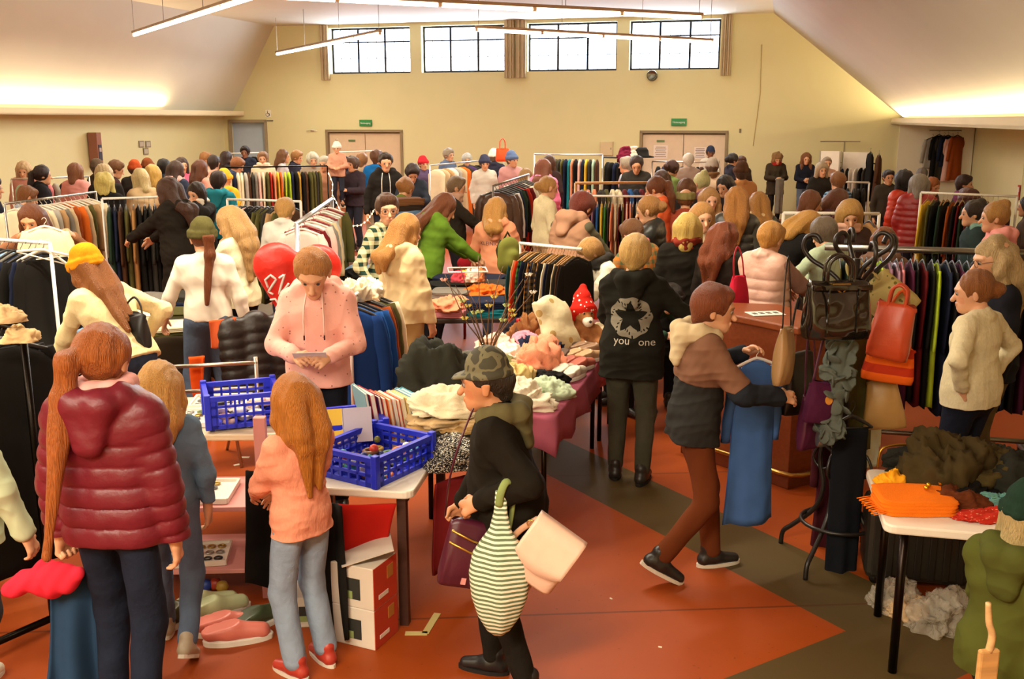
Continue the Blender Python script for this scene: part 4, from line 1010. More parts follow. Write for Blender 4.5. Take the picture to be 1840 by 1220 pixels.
def crate(p, lx, ly, h, rz, col, label, group=None):
    ro = tag(empty('plastic_crate', p, rz), label, 'crate', group); m = mat(col, 'plastic'); t = .012
    b = MB()
    for i in range(9): b.box((-lx/2 + lx*(i + .5)/9, 0, t/2), (lx/9*.55, ly, t*.9))
    for i in range(6): b.box((0, -ly/2 + ly*(i + .5)/6, t/2), (lx, ly/6*.45, t*.8))
    b.build('base', m, ro)
    for ax, s in ((0, -1), (0, 1), (1, -1), (1, 1)):
        L, off = (lx, ly/2) if ax == 0 else (ly, lx/2); W = MB()
        def bx(u, z, w, hh, tk=t):
            c = (u, s*off, z) if ax == 0 else (s*off, u, z); W.box(c, (w, tk, hh) if ax == 0 else (tk, w, hh))
        bx(0, h - .012, L + t*2, .026, t*2.2); bx(0, .012, L, .024); bx(0, h*.40, L, .016); bx(0, h*.68, L, .014)
        n = max(5, int(L/.05))
        for i in range(n + 1): bx(-L/2 + L*i/n, h/2, .012, h)
        for i in range(n): 
            if i in (0, n - 1): bx(-L/2 + L*(i + .5)/n, h/2, L/n, h)
        W.build('side', m, ro)
    for sx in (-1, 1):
        for sy in (-1, 1): b = MB(); b.box((sx*(lx/2), sy*(ly/2), h/2 + .008), (.035, .035, h + .016)); b.build('corner_post', m, ro, bevel=.006)
    return ro
def bag_mesh(w, h, dp, taper=.82, sag=.02, seed=0, e=.6):
    """soft bag standing on z = 0, opening up"""
    r = random.Random(seed); rings = []; n = 36; ph = r.uniform(0, 6)
    for j in range(16):
        t = j/15; ww = w/2*(1 - (1 - taper)*t)*(1 - .06*(1 - sstep(t*6))); dd = dp/2*(1 - .62*t)*(1 - .18*(1 - sstep(t*5))) + sag*math.sin(t*math.pi); ring = []
        for i in range(n):
            a = 2*math.pi*i/n; cx = math.copysign(abs(math.cos(a))**e, math.cos(a)); sy = math.copysign(abs(math.sin(a))**e, math.sin(a))
            f = 1 + .05*math.sin(5*a + ph + 4*t) + .03*math.sin(9*a - 6*t)
            ring.append((ww*cx, dd*sy*f, h*t + .01*math.sin(3*a + ph)*t))
        rings.append(ring)
    b = MB(); b.rings([[(x*.9, y*.7, z - .004) for x, y, z in rings[0]]] + rings); return b
# ------------------------------------------------------------------ rails full of clothes
c = lambda *a: [tuple(x.split(':')) for x in a]
def V3(v, z): return Vector((v.x, v.y, z))
rack(gp(-40, 428, 1.58), gp(90, 437, 1.58), 'white rail with light blue shirts at the left edge before the table', 'the rail beside the yellow beanie', c('shirt:light blue', 'shirt:light blue', 'blouse:light grey', 'shirt:light blue', 'jacket:grey', 'coat:navy', 'coat:black', 'coat:navy', 'coat:black'), mcol='e4e0d8', posts=(0, 1), mk='plastic', caster=False)
rack(gp(8, 366, 1.55), gp(172, 345, 1.55), 'slanting grey rail of beige and orange coats at the left', 'the slanting grey rail', [('shirt', 'cream'), ('shirt', 'pale pink', mat('e6a890', 'stripe', 'f2e2d0', 1.0), 'pink striped'), ('shirt', 'grey')] + c('jacket:beige', 'jacket:cream', 'shirt:light grey', 'coat:tan', 'shirt:grey', 'coat:beige', 'coat:rust', 'coat:orange', 'coat:beige', 'coat:olive', 'coat:tan', 'coat:beige', 'jacket:cream'), mcol='9c988e', hcol='e0d8c8')
rack(gp(183, 357, 1.55), gp(300, 354, 1.55), 'white rail of long dark coats beside the woman in the black parka', 'the long dark coat rail', c('coat:dark green', 'coat:navy', 'coat:brown', 'coat:olive', 'coat:camel', 'coat:black', 'coat:black', 'coat:dark grey', 'coat:black', 'coat:black'), mcol='e0dcd2', mk='plastic', scale=1.06)
rack(gp(398, 301, 1.62), gp(588, 298, 1.62), 'long black steel rail in the middle distance hung with fairy lights', 'the long black steel rail', c('coat:cream', 'coat:navy', 'coat:cream', 'coat:cream', 'coat:light grey', 'coat:brown', 'coat:dark grey', 'coat:grey', 'jacket:pale pink', 'shirt:cream', 'jacket:olive', 'shirt:red', 'shirt:salmon', 'shirt:yellow', 'shirt:orange', 'shirt:lime', 'shirt:lime', 'coat:navy', 'coat:black', 'coat:gold', 'coat:black', 'coat:brown', 'coat:olive', 'coat:olive', 'coat:dark grey', 'coat:olive'), mcol='1a1a1c', parts=False)
rack(gp(408, 358, 1.55), gp(540, 362, 1.55), 'white rail of olive and black coats behind the blonde in cream', 'the olive coat rail', c('blouse:mint', 'blouse:cream', 'blouse:pale pink', 'coat:black', 'coat:black', 'coat:olive', 'coat:olive', 'coat:dark grey', 'jacket:tan', 'coat:olive', 'coat:dark green', 'coat:brown'), mcol='e2ddd2', mk='plastic')
rack(gp(533, 402, 1.55), gp(596, 358, 1.55), 'shiny chrome rail running away behind the red heart balloon', 'the rail by the heart balloon', c('blouse:pale pink', 'blouse:dark red', 'blouse:light grey', 'shirt:pale pink', 'blouse:grey', 'shirt:beige', 'blouse:light grey', 'trousers:grey', 'trousers:grey', 'trousers:light grey', 'trousers:tan', 'coat:olive'), mcol='d8dade', r=.022, wood=['cfc8bc', '8a2a2a', 'e6e0d4'])
rack(gp(772, 297, 1.55), gp(905, 285, 1.55), 'long chrome rail of jackets against the middle of the back wall', 'the long chrome back rail', c('jacket:cream', 'jacket:beige', 'coat:tan', 'jacket:white', 'jacket:light grey', 'coat:beige', 'coat:orange', 'coat:dark grey', 'coat:purple', 'coat:dark grey', 'coat:black', 'coat:plum', 'coat:brown', 'puffer:olive', 'jacket:tan', 'coat:grey', 'puffer:brown'), mcol='c8c8c8', parts=False)
a8, b8 = at(886, 330, 12.8), at(950, 322, 15.6)
rack(V3(a8, 1.62), V3(b8, 1.62), 'rail of coats running away behind the peach hoodie', 'the brown quilted jacket rail', c('puffer:brown', 'puffer:brown', 'jacket:white', 'coat:navy', 'coat:dark green', 'jacket:black', 'coat:red', 'coat:dark red', 'coat:cream', 'coat:white', 'coat:beige', 'coat:black'), mcol='8a8880', parts=True, scale=1.08)
rack(gp(960, 277, 1.75), gp(1083, 278, 1.75), 'tall chrome rail frame against the back wall beside the pink jacket', 'the tall chrome frame rail', c('coat:magenta', 'coat:navy', 'coat:dark red', 'coat:black', 'coat:plum', 'coat:olive', 'coat:dark grey', 'coat:olive', 'coat:navy', 'coat:teal', 'coat:salmon', 'coat:black', 'coat:pale pink', 'coat:navy', 'coat:yellow', 'coat:dark grey', 'coat:mint', 'coat:brown'), mcol='d6d6d8', parts=False)
rack(gp(1034, 329, 1.55), gp(1168, 328, 1.55), 'pale wooden rail behind the pale blouses', 'the pale wooden rail', c('coat:olive', 'jacket:salmon', 'blouse:salmon', 'coat:dark grey', 'coat:olive', 'jacket:cream', 'jacket:cream', 'coat:dark red', 'coat:blue', 'coat:navy', 'coat:dark red'), mcol='c98f55', mk='wood', r=.02, parts=False, caster=False)
rack(gp(1052, 352, 1.5), gp(1162, 353, 1.5), 'white rail of blouses on wooden hangers beside the brown hooded jacket', 'the wooden hanger blouse rail', c('coat:purple', 'coat:mauve', 'coat:blue', 'coat:yellow', 'coat:green', 'dress:dark grey', 'blouse:salmon', 'blouse:beige', 'blouse:dark red', 'blouse:olive', 'blouse:pale pink', 'blouse:salmon', 'blouse:brown', 'blouse:beige', 'blouse:dark red'), mcol='e8e0d4', mk='plastic', wood=['c89a62', 'b98a52'])
P1, P2, P3 = mat('3f7a3c', 'plaid', '16201a', 1.2), mat('a8763c', 'plaid', '1e2030', 1.3), mat('6a5a3c', 'plaid', '22242a', 1.1)
rack(gp(934, 437, 1.42), gp(1045, 448, 1.42), 'white rail of checked shirts at the end of the jeans table', 'the checked shirt rail', [('shirt', 'teal', mat('1c4048', 'cloth'), 'dark teal'), ('shirt', 'tan'), ('shirt', 'red', mat('cc3414', 'cloth')), ('shirt', 'green', P1, 'green checked'), ('shirt', 'navy'), ('shirt', 'black'), ('shirt', 'gold', P2, 'gold checked'), ('shirt', 'navy'), ('shirt', 'brown', P3, 'brown checked'), ('shirt', 'tan', P2, 'tan checked'), ('shirt', 'black'), ('shirt', 'cream'), ('shirt', 'navy'), ('jacket', 'black'), ('shirt', 'beige'), ('jacket', 'dark grey'), ('shirt', 'brown'), ('jacket', 'black')], mcol='e8e2d8', mk='plastic', wood=['c89a62', '2a2622', 'c89a62', 'b98a52'], posts=(1, 0), scale=.95)
its = c('jacket:olive', 'jacket:dark green', 'jacket:olive', 'jacket:camel', 'coat:brown', 'jacket:olive', 'shirt:lime', 'jacket:mauve', 'puffer:mauve', 'jacket:pink', 'coat:plum', 'coat:black', 'coat:dark red', 'coat:black', 'coat:lime', 'coat:navy', 'coat:black', 'coat:plum', 'coat:dark green', 'coat:black', 'coat:dark red', 'coat:black', 'coat:dark grey', 'coat:black', 'coat:navy', 'coat:black', 'coat:plum', 'coat:black')
rack(gp(1482, 444, 1.53), gp(1890, 456, 1.53), 'long heavy steel rail of dark coats behind the bag stand', 'the steel rail behind the bags', its, mcol='8d8a82', r=.024, low=True, posts=(0, 1), hcol='4a4a4c')
rack(gp(1408, 383, 1.48), gp(1580, 384, 1.48), 'white tubular rail with rounded ends beside the woman with short blonde hair', 'the white rounded rail', [('jacket', 'cream'), ('blouse', 'beige'), ('coat', 'brown'), ('jacket', 'plum'), ('jacket', 'dark grey'), ('jacket', 'tan'), ('coat', 'black'), ('blouse', 'green', mat('2fa04c', 'cloth'), 'bright green'), ('jacket', 'camel')], mcol='ece4d4', mk='plastic', r=.018)
rack(gp(1655, 346, 1.6), gp(1828, 353, 1.6), 'white rail of dark clothes on wooden hangers by the dark red jacket', 'the rail by the red jackets', c('coat:yellow', 'coat:olive', 'coat:black', 'coat:dark green', 'coat:black', 'coat:rust', 'coat:black', 'jacket:dark red', 'jacket:dark green', 'jacket:dark red', 'jacket:black', 'jacket:dark grey', 'jacket:plum', 'jacket:navy', 'jacket:black', 'jacket:magenta', 'jacket:plum'), mcol='ebe3d2', mk='plastic', wood=['c89a62', 'c89a62', '2a2622'])
rack(gp(1503, 292, 1.5), gp(1573, 294, 1.5), 'small black rail before the white boards', 'the small black board rail', c('jacket:black', 'jacket:navy', 'jacket:black', 'blouse:white', 'blouse:white', 'jacket:black', 'jacket:dark grey', 'jacket:black'), mcol='1e1e20', parts=False)
rack(gp(1508, 327, 1.5), gp(1562, 328, 1.5), 'thin white rail with a white post near the white boards', 'the thin white board rail', c('jacket:black', 'coat:black', 'jacket:dark grey', 'coat:black', 'jacket:black'), mcol='e8e2d6', mk='plastic', parts=False)
rack(gp(1172, 290, 1.6), gp(1292, 292, 1.6), 'thin white rail of dark coats in front of the door with the paper notices', 'the notice door rail', c('coat:black', 'coat:navy', 'coat:black', 'coat:dark grey', 'coat:black', 'coat:navy', 'coat:brown', 'jacket:grey', 'coat:black', 'coat:brown', 'jacket:light grey', 'coat:black'), mcol='dcd6cc', parts=False)
rack(gp(1084, 283, 1.66), gp(1142, 284, 1.66), 'short black rail of black coats under the hats', 'the rail under the hats', c('coat:black', 'coat:black', 'coat:navy', 'coat:black', 'coat:dark grey', 'coat:black'), mcol='1e1e1e', parts=False)
rack(gp(608, 273, 1.70), gp(684, 271, 1.70), 'bare white rail in front of the door near the doorway', 'the bare white door rail', c('jacket:navy', 'jacket:black'), mcol='efe9dc', mk='plastic', parts=False, span=(.02, .3))
rack(gp(405, 276, 1.62), gp(474, 274, 1.62), 'white rail of dark jackets at the pale blue doorway', 'the blue doorway rail', c('jacket:navy', 'jacket:black', 'jacket:dark grey', 'jacket:navy', 'jacket:black', 'jacket:cream'), mcol='e6e0d6', mk='plastic', parts=False)
a22, b22 = at(628, 540, 6.9), at(672, 522, 7.55)
rack(V3(a22, 1.22), V3(b22, 1.22), 'low white rail with a blue coat behind the pink hoodie', 'the low blue coat rail', [('jacket', 'navy', mat('1c3c78', 'cloth')), ('jacket', 'blue', mat('24549a', 'cloth')), ('jacket', 'blue', mat('204c8c', 'cloth')), ('jacket', 'rust'), ('coat', 'brown'), ('jacket', 'olive'), ('jacket', 'cream')], mcol='efe4d8', mk='plastic', scale=.98)
rack(gp(-200, 545, 1.5), gp(40, 592, 1.5), 'dark rail of black clothes close at the left edge', 'the dark left edge rail', c('coat:black', 'coat:black', 'coat:dark grey', 'coat:black', 'coat:brown', 'coat:black', 'coat:black', 'coat:black', 'coat:brown', 'coat:black', 'coat:black'), mcol='1c1712', r=.018, scale=1.02, foot=.45)
rack(gp(20, 322, 1.5), gp(160, 317, 1.5), 'far rail of pale jackets beside the left wall', 'the far left wall rail', c('jacket:mint', 'jacket:mauve', 'jacket:grey', 'jacket:pink', 'jacket:light grey', 'jacket:navy', 'jacket:black', 'jacket:dark grey'), mcol='cfcac0', parts=False)
# coats hanging high on the alcove wall, and the rail on the back wall
wr = []
for i, (x, y, k, col, nm) in enumerate(((1676, 243, 'jacket', 'light grey', 'pale grey'), (1688, 238, 'coat', 'black', 'black'), (1697, 240, 'coat', 'dark grey', 'dark grey patterned'), (1704, 239, 'jacket', 'navy', 'navy'), (1712, 242, 'coat', 'pale pink', 'pale pink'), (1721, 239, 'coat', 'rust', 'light brown'))):
    p = on_back(x, y, .16); hang(k, col, p, -TH + .5 + .2*(i % 2), f'{nm} {k} hanging high on the pale alcove wall, {ORD[i]} from its left end', 'coats on the alcove wall', v=i % 3, scale=.98)
p0, p1 = on_back(1670, 236, .16), on_back(1728, 235, .16); p1.z = p0.z
r_ = tag(empty('wall_rail', p0, -TH), 'short wall rail high in the alcove carrying six coats', 'wall rail')
L_ = (p1 - p0).length; b = MB(); b.tube([(0, 0, .02), (L_, 0, .02)], .012, 8); b.build('rail', mat('77736a', 'metal'), r_, smooth=True)
for x in (.03, L_ - .03): b = MB(); b.tube([(x, 0, .02), (x, .155, .02)], .01, 6); b.build('wall_bracket', mat('77736a', 'metal'), r_)
p0, p1 = on_back(1474, 254, .3), on_back(1546, 254, .3); p1.z = p0.z; L_ = (p1 - p0).length
r_ = tag(empty('wall_rail', p0, -TH), 'thin wall rail on the back wall above the white boards', 'wall rail')
b = MB(); b.tube([(0, 0, 0), (L_, 0, 0)], .012, 8); b.build('rail', mat('a8a090', 'metal'), r_)
b = MB(); b.tube([(L_*.62, 0, 0), (L_*.62, .285, 0)], .01, 6); b.build('wall_bracket', mat('a8a090', 'metal'), r_); b = MB(); b.tube([(L_*.62, .28, 0), (L_*.62, .28, -.5)], .01, 6); b.build('wall_strut', mat('a8a090', 'metal'), r_)
# white partition boards
for i, (x0, x1, y0) in enumerate(((1473, 1512, 271), (1513, 1567, 273))):
    pa, pb = at(x0, y0, 22.6), at(x1, y0, 22.3); rz = math.atan2(pb.y - pa.y, pb.x - pa.x); w = (pb.xy - pa.xy).length
    r_ = tag(empty('partition_board', ((pa.x + pb.x)/2, (pa.y + pb.y)/2, 0), rz), ('narrower white display board by the woman in the black top', 'wider white display board behind the small black rail')[i], 'display board')
    b = MB(); b.box((0, 0, pa.z/2 + .1), (w - .03, .03, pa.z - .2)); b.build('panel', mat('f0e8da', 'matte'), r_)
    for s in (-1, 1): b = MB(); b.box((s*(w/2 - .02), 0, pa.z/2), (.03, .045, pa.z)); f_ = b.build('post', mat('b8b0a0', 'metal'), r_); b = MB(); b.box((s*(w/2 - .02), 0, .015), (.06, .4, .03)); b.build('foot', mat('b8b0a0', 'metal'), f_)
hang('jacket', 'black', at(1565, 268, 22.1), 1.4, 'black jacket on a dark hanger hooked over the wider white board', 'clothes on the white boards', v=1)
hang('coat', 'brown', at(1580, 272, 21.9), 1.2, 'narrow dark brown coat at the right edge of the wider white board', 'clothes on the white boards', v=2)
# ------------------------------------------------------------------ the people
P = person
# --- near the camera
P('girl seen from behind in a maroon quilted jacket with a long red-brown ponytail', 190, 583, 3.7, 6, fat=.84, hair='sidepony', hc='9c5626', L=.55, top='puffer', tc='6a1826', scarf='e0a49c', hood=True, pants='1c2231', lh=(-.26, .04, .83), lcurl=1.5, rh=(.23, .04, .84), hy=8, key='maroon', stride=.15, hem=.86)
P('blonde child in a denim jacket and jeans walking beside the maroon jacket', 288, 650, 4.35, -8, hair='long', hc='c4924e', L=.20, top='shirt', tc='5f7890', tk='denim', pants='5a6a82', child=True, shoes='a89a84', stride=.42, hoodc=('d8c4b0', 'cloth'), hood=False, scarf='d9b89c', hem=.92, key='blond', fat=.92)
P('red-haired child in a peach sweater and light jeans seen from behind', 524, 672, 4.16, -48, hair='long', hc='b5702c', L=.30, top='sweater', tc='e89a7c', pants='8898ac', child=True, shoes='b03a2c', lh=(-.07, .34, 1.02), rh=(.10, .33, .98), fat=.9, hem=.86, key='redgirl', wide=.3)
P('girl in a pink printed hoodie with dark drawstrings reading a leaflet', 562, 447, 5.9, 176, hair='lowbun', hc='b0763e', top='hoodie', tc='f0b0a0', tk='dots', tc2='a8706c', ts=1.5, pants='14161e', hp=36, lh=(-.10, .30, 1.10), rh=(.10, .30, 1.11), lcurl=1.2, rcurl=1.0, key='pink', fat=.96, skin='d8a078', hs=1.08)
P('person in a camouflage cap and black coat carrying bags on one arm', 872, 625, 4.02, -82, hair='crop', hc='30261c', hat='cap', hatc=('6a6448', 'camo', '3c3a26'), top='coat', tc='1c1710', pants='1e1b16', hem=.72, lean=8, lh=(-.27, .07, 1.09), lp=(-.25, -1, -.1), rh=(.2, .25, .88), hood=True, hoodc=('5e5638', 'cloth'), rcurl=1.5, lcurl=1.5, shoes='1c1a1a', stride=-.2, fat=1.4, hs=1.08, key='camo', skin='cc8e64', hp=8, hy=0)
P('woman in a brown and navy jacket holding up a blue dress by the bag stand', 1284, 512, 5.1, 84, hair='short', hc='7a3e20', top='jacket', tc='2b2a28', yoke='7a5642', sl='23272e', slk='cloth', pants='643218', pk='cloth', hp=10, hy=12, lean=5, lh=(-.14, .30, 1.30), rh=(.20, .40, 1.13), rcurl=.5, hood=True, hoodc=('c9b690', 'cloth'), shoes='24201e', stride=.36, key='blue', hem=.84, fat=.95)
P('person with short blonde hair seen from behind in a black star hoodie', 1142, 425, 6.65, 14, hair='fluffy', hc='c9a05c', top='hoodie', tc='1f1e18', pants='434134', lh=(-.16, .36, 1.02), rh=(.40, .26, 1.10), shoes='2a2420', stride=.08, hem=.76, fat=1.12, key='star', hp=12)
P('short-haired blonde woman leaning over the goods by the checked shirts', 1062, 430, 8.5, -100, hair='short', hc='b88a50', top='sweater', tc='e6dcc4', lean=22, lh=(-.25, .45, .95), rh=(.25, .45, .95), hp=42, pants='2a2a30', scarf='33302c')
P('brown-haired person in an orange and green plaid jacket with a pink collar', 1135, 396, 9.1, -35, hair='short', hc='6a4426', top='jacket', tc='c0702c', tk='plaid', tc2='5a6a4a', ts=.8, lean=14, lh=(-.45, .42, .82), rh=(.2, .5, 1.0), hp=34, scarf='d87a84', pants='3a3a30', key='plaid')
P('woman with gathered fair hair in a black quilted jacket, in profile', 1164, 353, 9.9, -72, hair='lowbun', hc='9a6c3a', top='puffer', tc='23231f', hp=16, pants='1e1e22', lh=(-.2, .4, 1.0))
P('blonde seen from behind in a long black coat and patterned scarf', 1236, 383, 8.4, 18, hair='bob', hc='d8aa5a', top='coat', tc='1c1812', scarf=('7a2a1c', 'spots', 'c09050', 1.5), pants='17151a', fat=1.1, hem=.5)
P('woman with long curly auburn hair and glasses in a black top', 1302, 400, 8.1, 52, hair='long', hc='7a3c1c', L=.26, curly=1, top='sweater', tc='241c16', tk='cloth', glasses=True, pants='201c1c', hp=14)
P('short ginger-blonde woman in a pale pink quilted vest at the wooden counter', 1386, 400, 7.8, 48, hair='short', hc='c08840', top='vest', tc='d8ac98', sl='9a7468', slk='knit', rh=(.16, .45, 1.12), lh=(-.1, .42, 1.1), hp=22, pants='3a3230', key='gilet', fat=1.08)
P('older woman with wavy grey-blonde hair and glasses in a black polo', 1784, 428, 6.3, -88, hair='long', hc='b59a6c', L=.18, curly=.8, front=.02, top='shirt', tc='1f2028', pants='5a5038', glasses=True, hp=10, fat=1.18, key='polo', hs=1.08, hem=.84)
P('young woman in a cream sweater with one hand on her hip, face in profile', 1748, 487, 5.75, -38, hair='lowbun', hc='8a5426', top='sweater', tc='d8cca8', pants='161a28', hy=-30, hp=10, lh=(-.24, -.06, 1.02), rh=(.24, .0, 1.0), lp=(-1, -.35, .1), rp=(1, -.3, .1), fat=1.22, key='hip', hem=.87, skin='e0a884', lcurl=1.2, rcurl=1.2)
P('person at the right edge in an olive hooded jacket and dark green beanie', 1852, 868, 3.4, 50, hair='bob', hc='b09a68', hat='beanie', hatc='1c3226', top='jacket', tc='4e5220', hood=True, hoodc=('4a4e20', 'cloth'), pants='2a2a20', fat=1.15, seat=True, z0=-.28, hp=14, lh=(-.18, .3, .95), rh=(.15, .35, .98), key='seat', hem=.86)
P('person at the left edge in a pale green jacket, mostly out of view', -92, 640, 3.9, 20, hair='short', hc='4a3420', top='jacket', tc='b8c4a0', pants='3a3c40', shoes='e0dcc8', rh=(.30, .12, .82), stride=.2)
P('woman in a yellow knitted beanie and cream sweater bending over the clothes', 152, 443, 6.5, -60, hair='long', hc='8a5428', L=.34, hat='beanie', hatc='e08e18', top='sweater', tc='ecd9a4', lean=34, lh=(-.14, .55, .74), rh=(.26, .05, .98), rp=(1, -.7, .1), pants='2c3446', key='yellow', hem=.9, hy=-4, twist=0, hp=24)
P('woman in a green beanie and cream frilled blouse with a brown ponytail', 362, 392, 7.7, -16, hair='pony', hc='6e3a1c', L=.34, hat='beanie', hatc='55502c', top='blouse', tc='ece0cc', pants='4c5668', pk='denim', wide=1.6, lh=(-.34, .18, .92), rh=(.30, .02, .84), hy=-18, key='greenbean', hem=.95)
P('long-haired blonde in a cream cardigan with a flower hair clip', 412, 373, 8.5, -66, hair='long', hc='b48c58', L=.30, front=.12, top='sweater', tc='eadfb8', pants='16161a', hp=26, lh=(-.15, .38, .98), rh=(.15, .38, 1.0), key='clip')
P('fair-haired girl in a beige hoodie and khaki trousers, in profile', 733, 385, 8.0, 48, hair='long', hc='b07c40', L=.14, front=.06, top='hoodie', tc='dcc496', pants='c0a06c', pk='cloth', hp=14, wide=.6, rh=(.22, .10, .86), key='beige', stride=.1)
P('man in a green checked shirt and glasses looking at the camera', 696, 348, 8.9, 128, hair='crop', hc='4a2e1c', top='shirt', tc='d8d0a0', tk='plaid', tc2='22382e', ts=.85, pants='23252e', glasses=True, hy=36, hp=6, beard=True, rh=(.26, .12, .94), lh=(-.2, .2, .9), key='check', fat=1.1)
P('long-haired woman in a green jacket leaning over the jeans table', 800, 350, 10.5, 62, hair='long', hc='6a3a20', L=.3, front=.16, top='jacket', tc='5c7c24', lean=14, lh=(-.1, .58, .92), rh=(.16, .55, .94), hp=34, pants='2c2a30', key='green', hood=True)
P('long-haired blonde seen from behind in a peach lettered hoodie', 893, 355, 10.9, 6, hair='long', hc='bf8a48', L=.09, top='hoodie', tc='f0a078', pants='3a3e50', lh=(-.28, .22, .92), rh=(.3, .3, .95), key='peach', hy=18, hood=True)
P('girl with a fair bun in a cream jumper, facing the puffer coats', 986, 317, 12.6, 66, hair='lowbun', hc='b8894c', top='sweater', tc='e4d6ac', pants='c8b48c', hp=10)
P('auburn-haired person in a brown and grey hooded jacket bending forward', 1046, 347, 9.7, 42, hair='short', hc='5e2418', top='jacket', tc='9a7258', sl='54503e', hood=True, hoodc=('a47a60', 'cloth'), lean=22, hp=38, lh=(-.2, .5, .95), rh=(.2, .5, .95), pants='28282c', fat=1.12)
P('older man with short grey-brown hair in a dark open jacket, in profile', 821, 317, 12.9, 84, hair='crop', hc='7a6248', top='jacket', tc='2c261e', pants='24242a', hp=12, rh=(.2, .45, 1.05), lh=(-.2, .4, 1.0), fat=1.1, scarf='c8a088')
P('long-haired woman in a black parka choosing from the dark coats', 300, 321, 10.7, -68, hair='long', hc='3e2416', L=.22, front=.1, top='coat', tc='201a14', hood=True, lean=10, lh=(-.1, .55, 1.1), rh=(.2, .5, 1.08), hem=.5, pants='8a90a0', fat=1.2, key='parka')
P('dark-haired woman with both hands raised to her mouth', 352, 329, 12.9, -158, hair='bob', hc='2e1c14', top='jacket', tc='23201e', scarf='ece2d0', lh=(-.05, .17, 1.46), rh=(.05, .17, 1.45), lp=(-1, .2, -.5), rp=(1, .2, -.5), pants='26262c', hp=20)
P('dark-haired person seen from behind in a teal hood', 393, 308, 13.8, 4, hair='short', hc='2c1810', top='jacket', tc='1c7484', hood=True, hoodc=('2a8494', 'cloth'), pants='22242c')
P('child in a yellow hooded jacket before the long black rail', 405, 304, 15.6, 10, hair='none', hat='beanie', hatc='e0a030', top='jacket', tc='e0a42c', hood=True, pants='333333', hs=1.05)
P('grey-blonde woman with a bob in a beige coat, in profile', 251, 304, 14.4, -50, hair='bob', hc='d0b480', top='coat', tc='c0a47c', hp=10)
P('curly blonde seen from behind in black before the dark coats', 189, 311, 13.7, -4, hair='curly', hc='dcb868', curly=.6, top='coat', tc='1a1816')
P('grey-haired person in black beside the curly blonde', 186, 297, 15.4, -30, hair='curly', hc='b8a078', top='coat', tc='211d1a')
P('brown-haired woman in a pale pink jacket seen from behind', 137, 294, 16.4, 12, hair='bob', hc='7a4c30', top='jacket', tc='e09a94')
P('woman with a dark ponytail in black, profile to the right at the far left', 77, 298, 15.2, 62, hair='pony', hc='261410', top='jacket', tc='1c1a1c', L=.2)
P('grey-haired woman in dusty pink beside the left wall', 42, 292, 17.4, 168, hair='curly', hc='c8a67c', top='jacket', tc='b47a6c', hp=18)
P('boy with short brown hair in a grey-blue shirt by the slanting rail', 50, 335, 12.5, 48, hair='short', hc='7a4c28', top='shirt', tc='98a0ac', hp=22)
P('brown-haired woman holding up a cream coat by its shoulders', 56, 369, 8.9, 176, hair='long', hc='6c3c20', L=.12, front=.1, top='shirt', tc='9a6a4a', hp=22, lh=(-.42, .26, 1.46), rh=(.02, .32, 1.46), lcurl=1.3, rcurl=1.3, key='coatlady', skin='d89c70')
P('person with short fair hair and pale shirt bent over the chrome rail', 513, 357, 10.6, 8, hair='short', hc='b88a4c', top='shirt', tc='d0ccc0', hp=30, lean=8)
P('tall dark-haired man in a black hoodie with white drawstrings', 693, 275, 16.2, 172, hair='crop', hc='2a1a12', top='hoodie', tc='1f1b18', lh=(-.22, .25, .95), rh=(.28, .1, .88), hp=10, hy=-8, fat=1.15, key='blackhood', hs=.98)
# --- far people on the left
P('person in a dark grey knitted hat by the reddish brown machine', 177, 286, 18.0, 30, hat='beanie', hatc='5a4a3c', hair='short', hc='4a3020', top='jacket', tc='3a2e22')
P('man with brown hair and dark red tie in profile near the red knitted hat', 209, 289, 17.0, 70, hair='short', hc='6a4424', top='jacket', tc='3a2020', hp=24)
P('person in a rust red knitted hat near the left wall', 242, 288, 17.6, -20, hat='beanie', hatc='b04a24', hair='short', hc='5a3420', top='jacket', tc='2a2420')
P('person in a brown knitted hat between two blonde heads', 267, 285, 18.4, 10, hat='beanie', hatc='7a4224', hair='short', hc='4a2c1c', top='jacket', tc='3a2c1e')
P('golden blonde bob seen from behind in dark green', 273, 297, 15.2, -30, hair='bob', hc='cca050', top='jacket', tc='2e2c1e')
P('black-haired person in navy, third from the doorway group', 295, 286, 17.4, -10, hair='short', hc='17120e', top='jacket', tc='28303e')
P('dark long-haired person in a navy coat with pale pink hood', 318, 289, 16.2, 24, hair='long', hc='3a2214', L=.15, top='coat', tc='2c3244', hood=True, hoodc=('e0a8a0', 'cloth'))
P('woman in a bright pink jacket near the left wall', 327, 284, 18.6, 140, hair='bob', hc='3a2418', top='jacket', tc='e06a8c')
P('person with long brown hair in a pale pink top seen from behind', 362, 288, 17.0, 30, hair='long', hc='5a3018', L=.3, top='sweater', tc='d89888')
P('dark-haired man with a bare neck in pale pink', 385, 279, 19.0, 8, hair='crop', hc='2e1c12', top='shirt', tc='dca490', hs=1.06)
P('tan-haired person half hidden behind the dark-haired man', 371, 274, 21.5, 80, hair='short', hc='a06c3c', top='shirt', tc='c89a80')
P('dark long-haired woman in black beside the pale blue doorway', 409, 272, 21.0, 60, hair='long', hc='2c1814', L=.2, top='jacket', tc='2a2a30')
P('dark-haired person standing in the pale blue doorway', 440, 263, 24.6, 180, hair='short', hc='22120c', top='jacket', tc='262a38', skin='8a5a40')
P('brown-haired person stooping by the doorway rail', 427, 284, 19.0, 100, hair='short', hc='8a5430', top='jacket', tc='34405c', hp=30)
P('smiling person in a cream fur collar facing the camera', 472, 273, 21.0, 170, hair='short', hc='8a6444', top='jacket', tc='e0ceac', scarf='ecdcc0')
P('woman with loose brown hair in pale grey near the door', 510, 269, 22.0, 80, hair='long', hc='6a4426', L=.1, top='shirt', tc='b8b0b4')
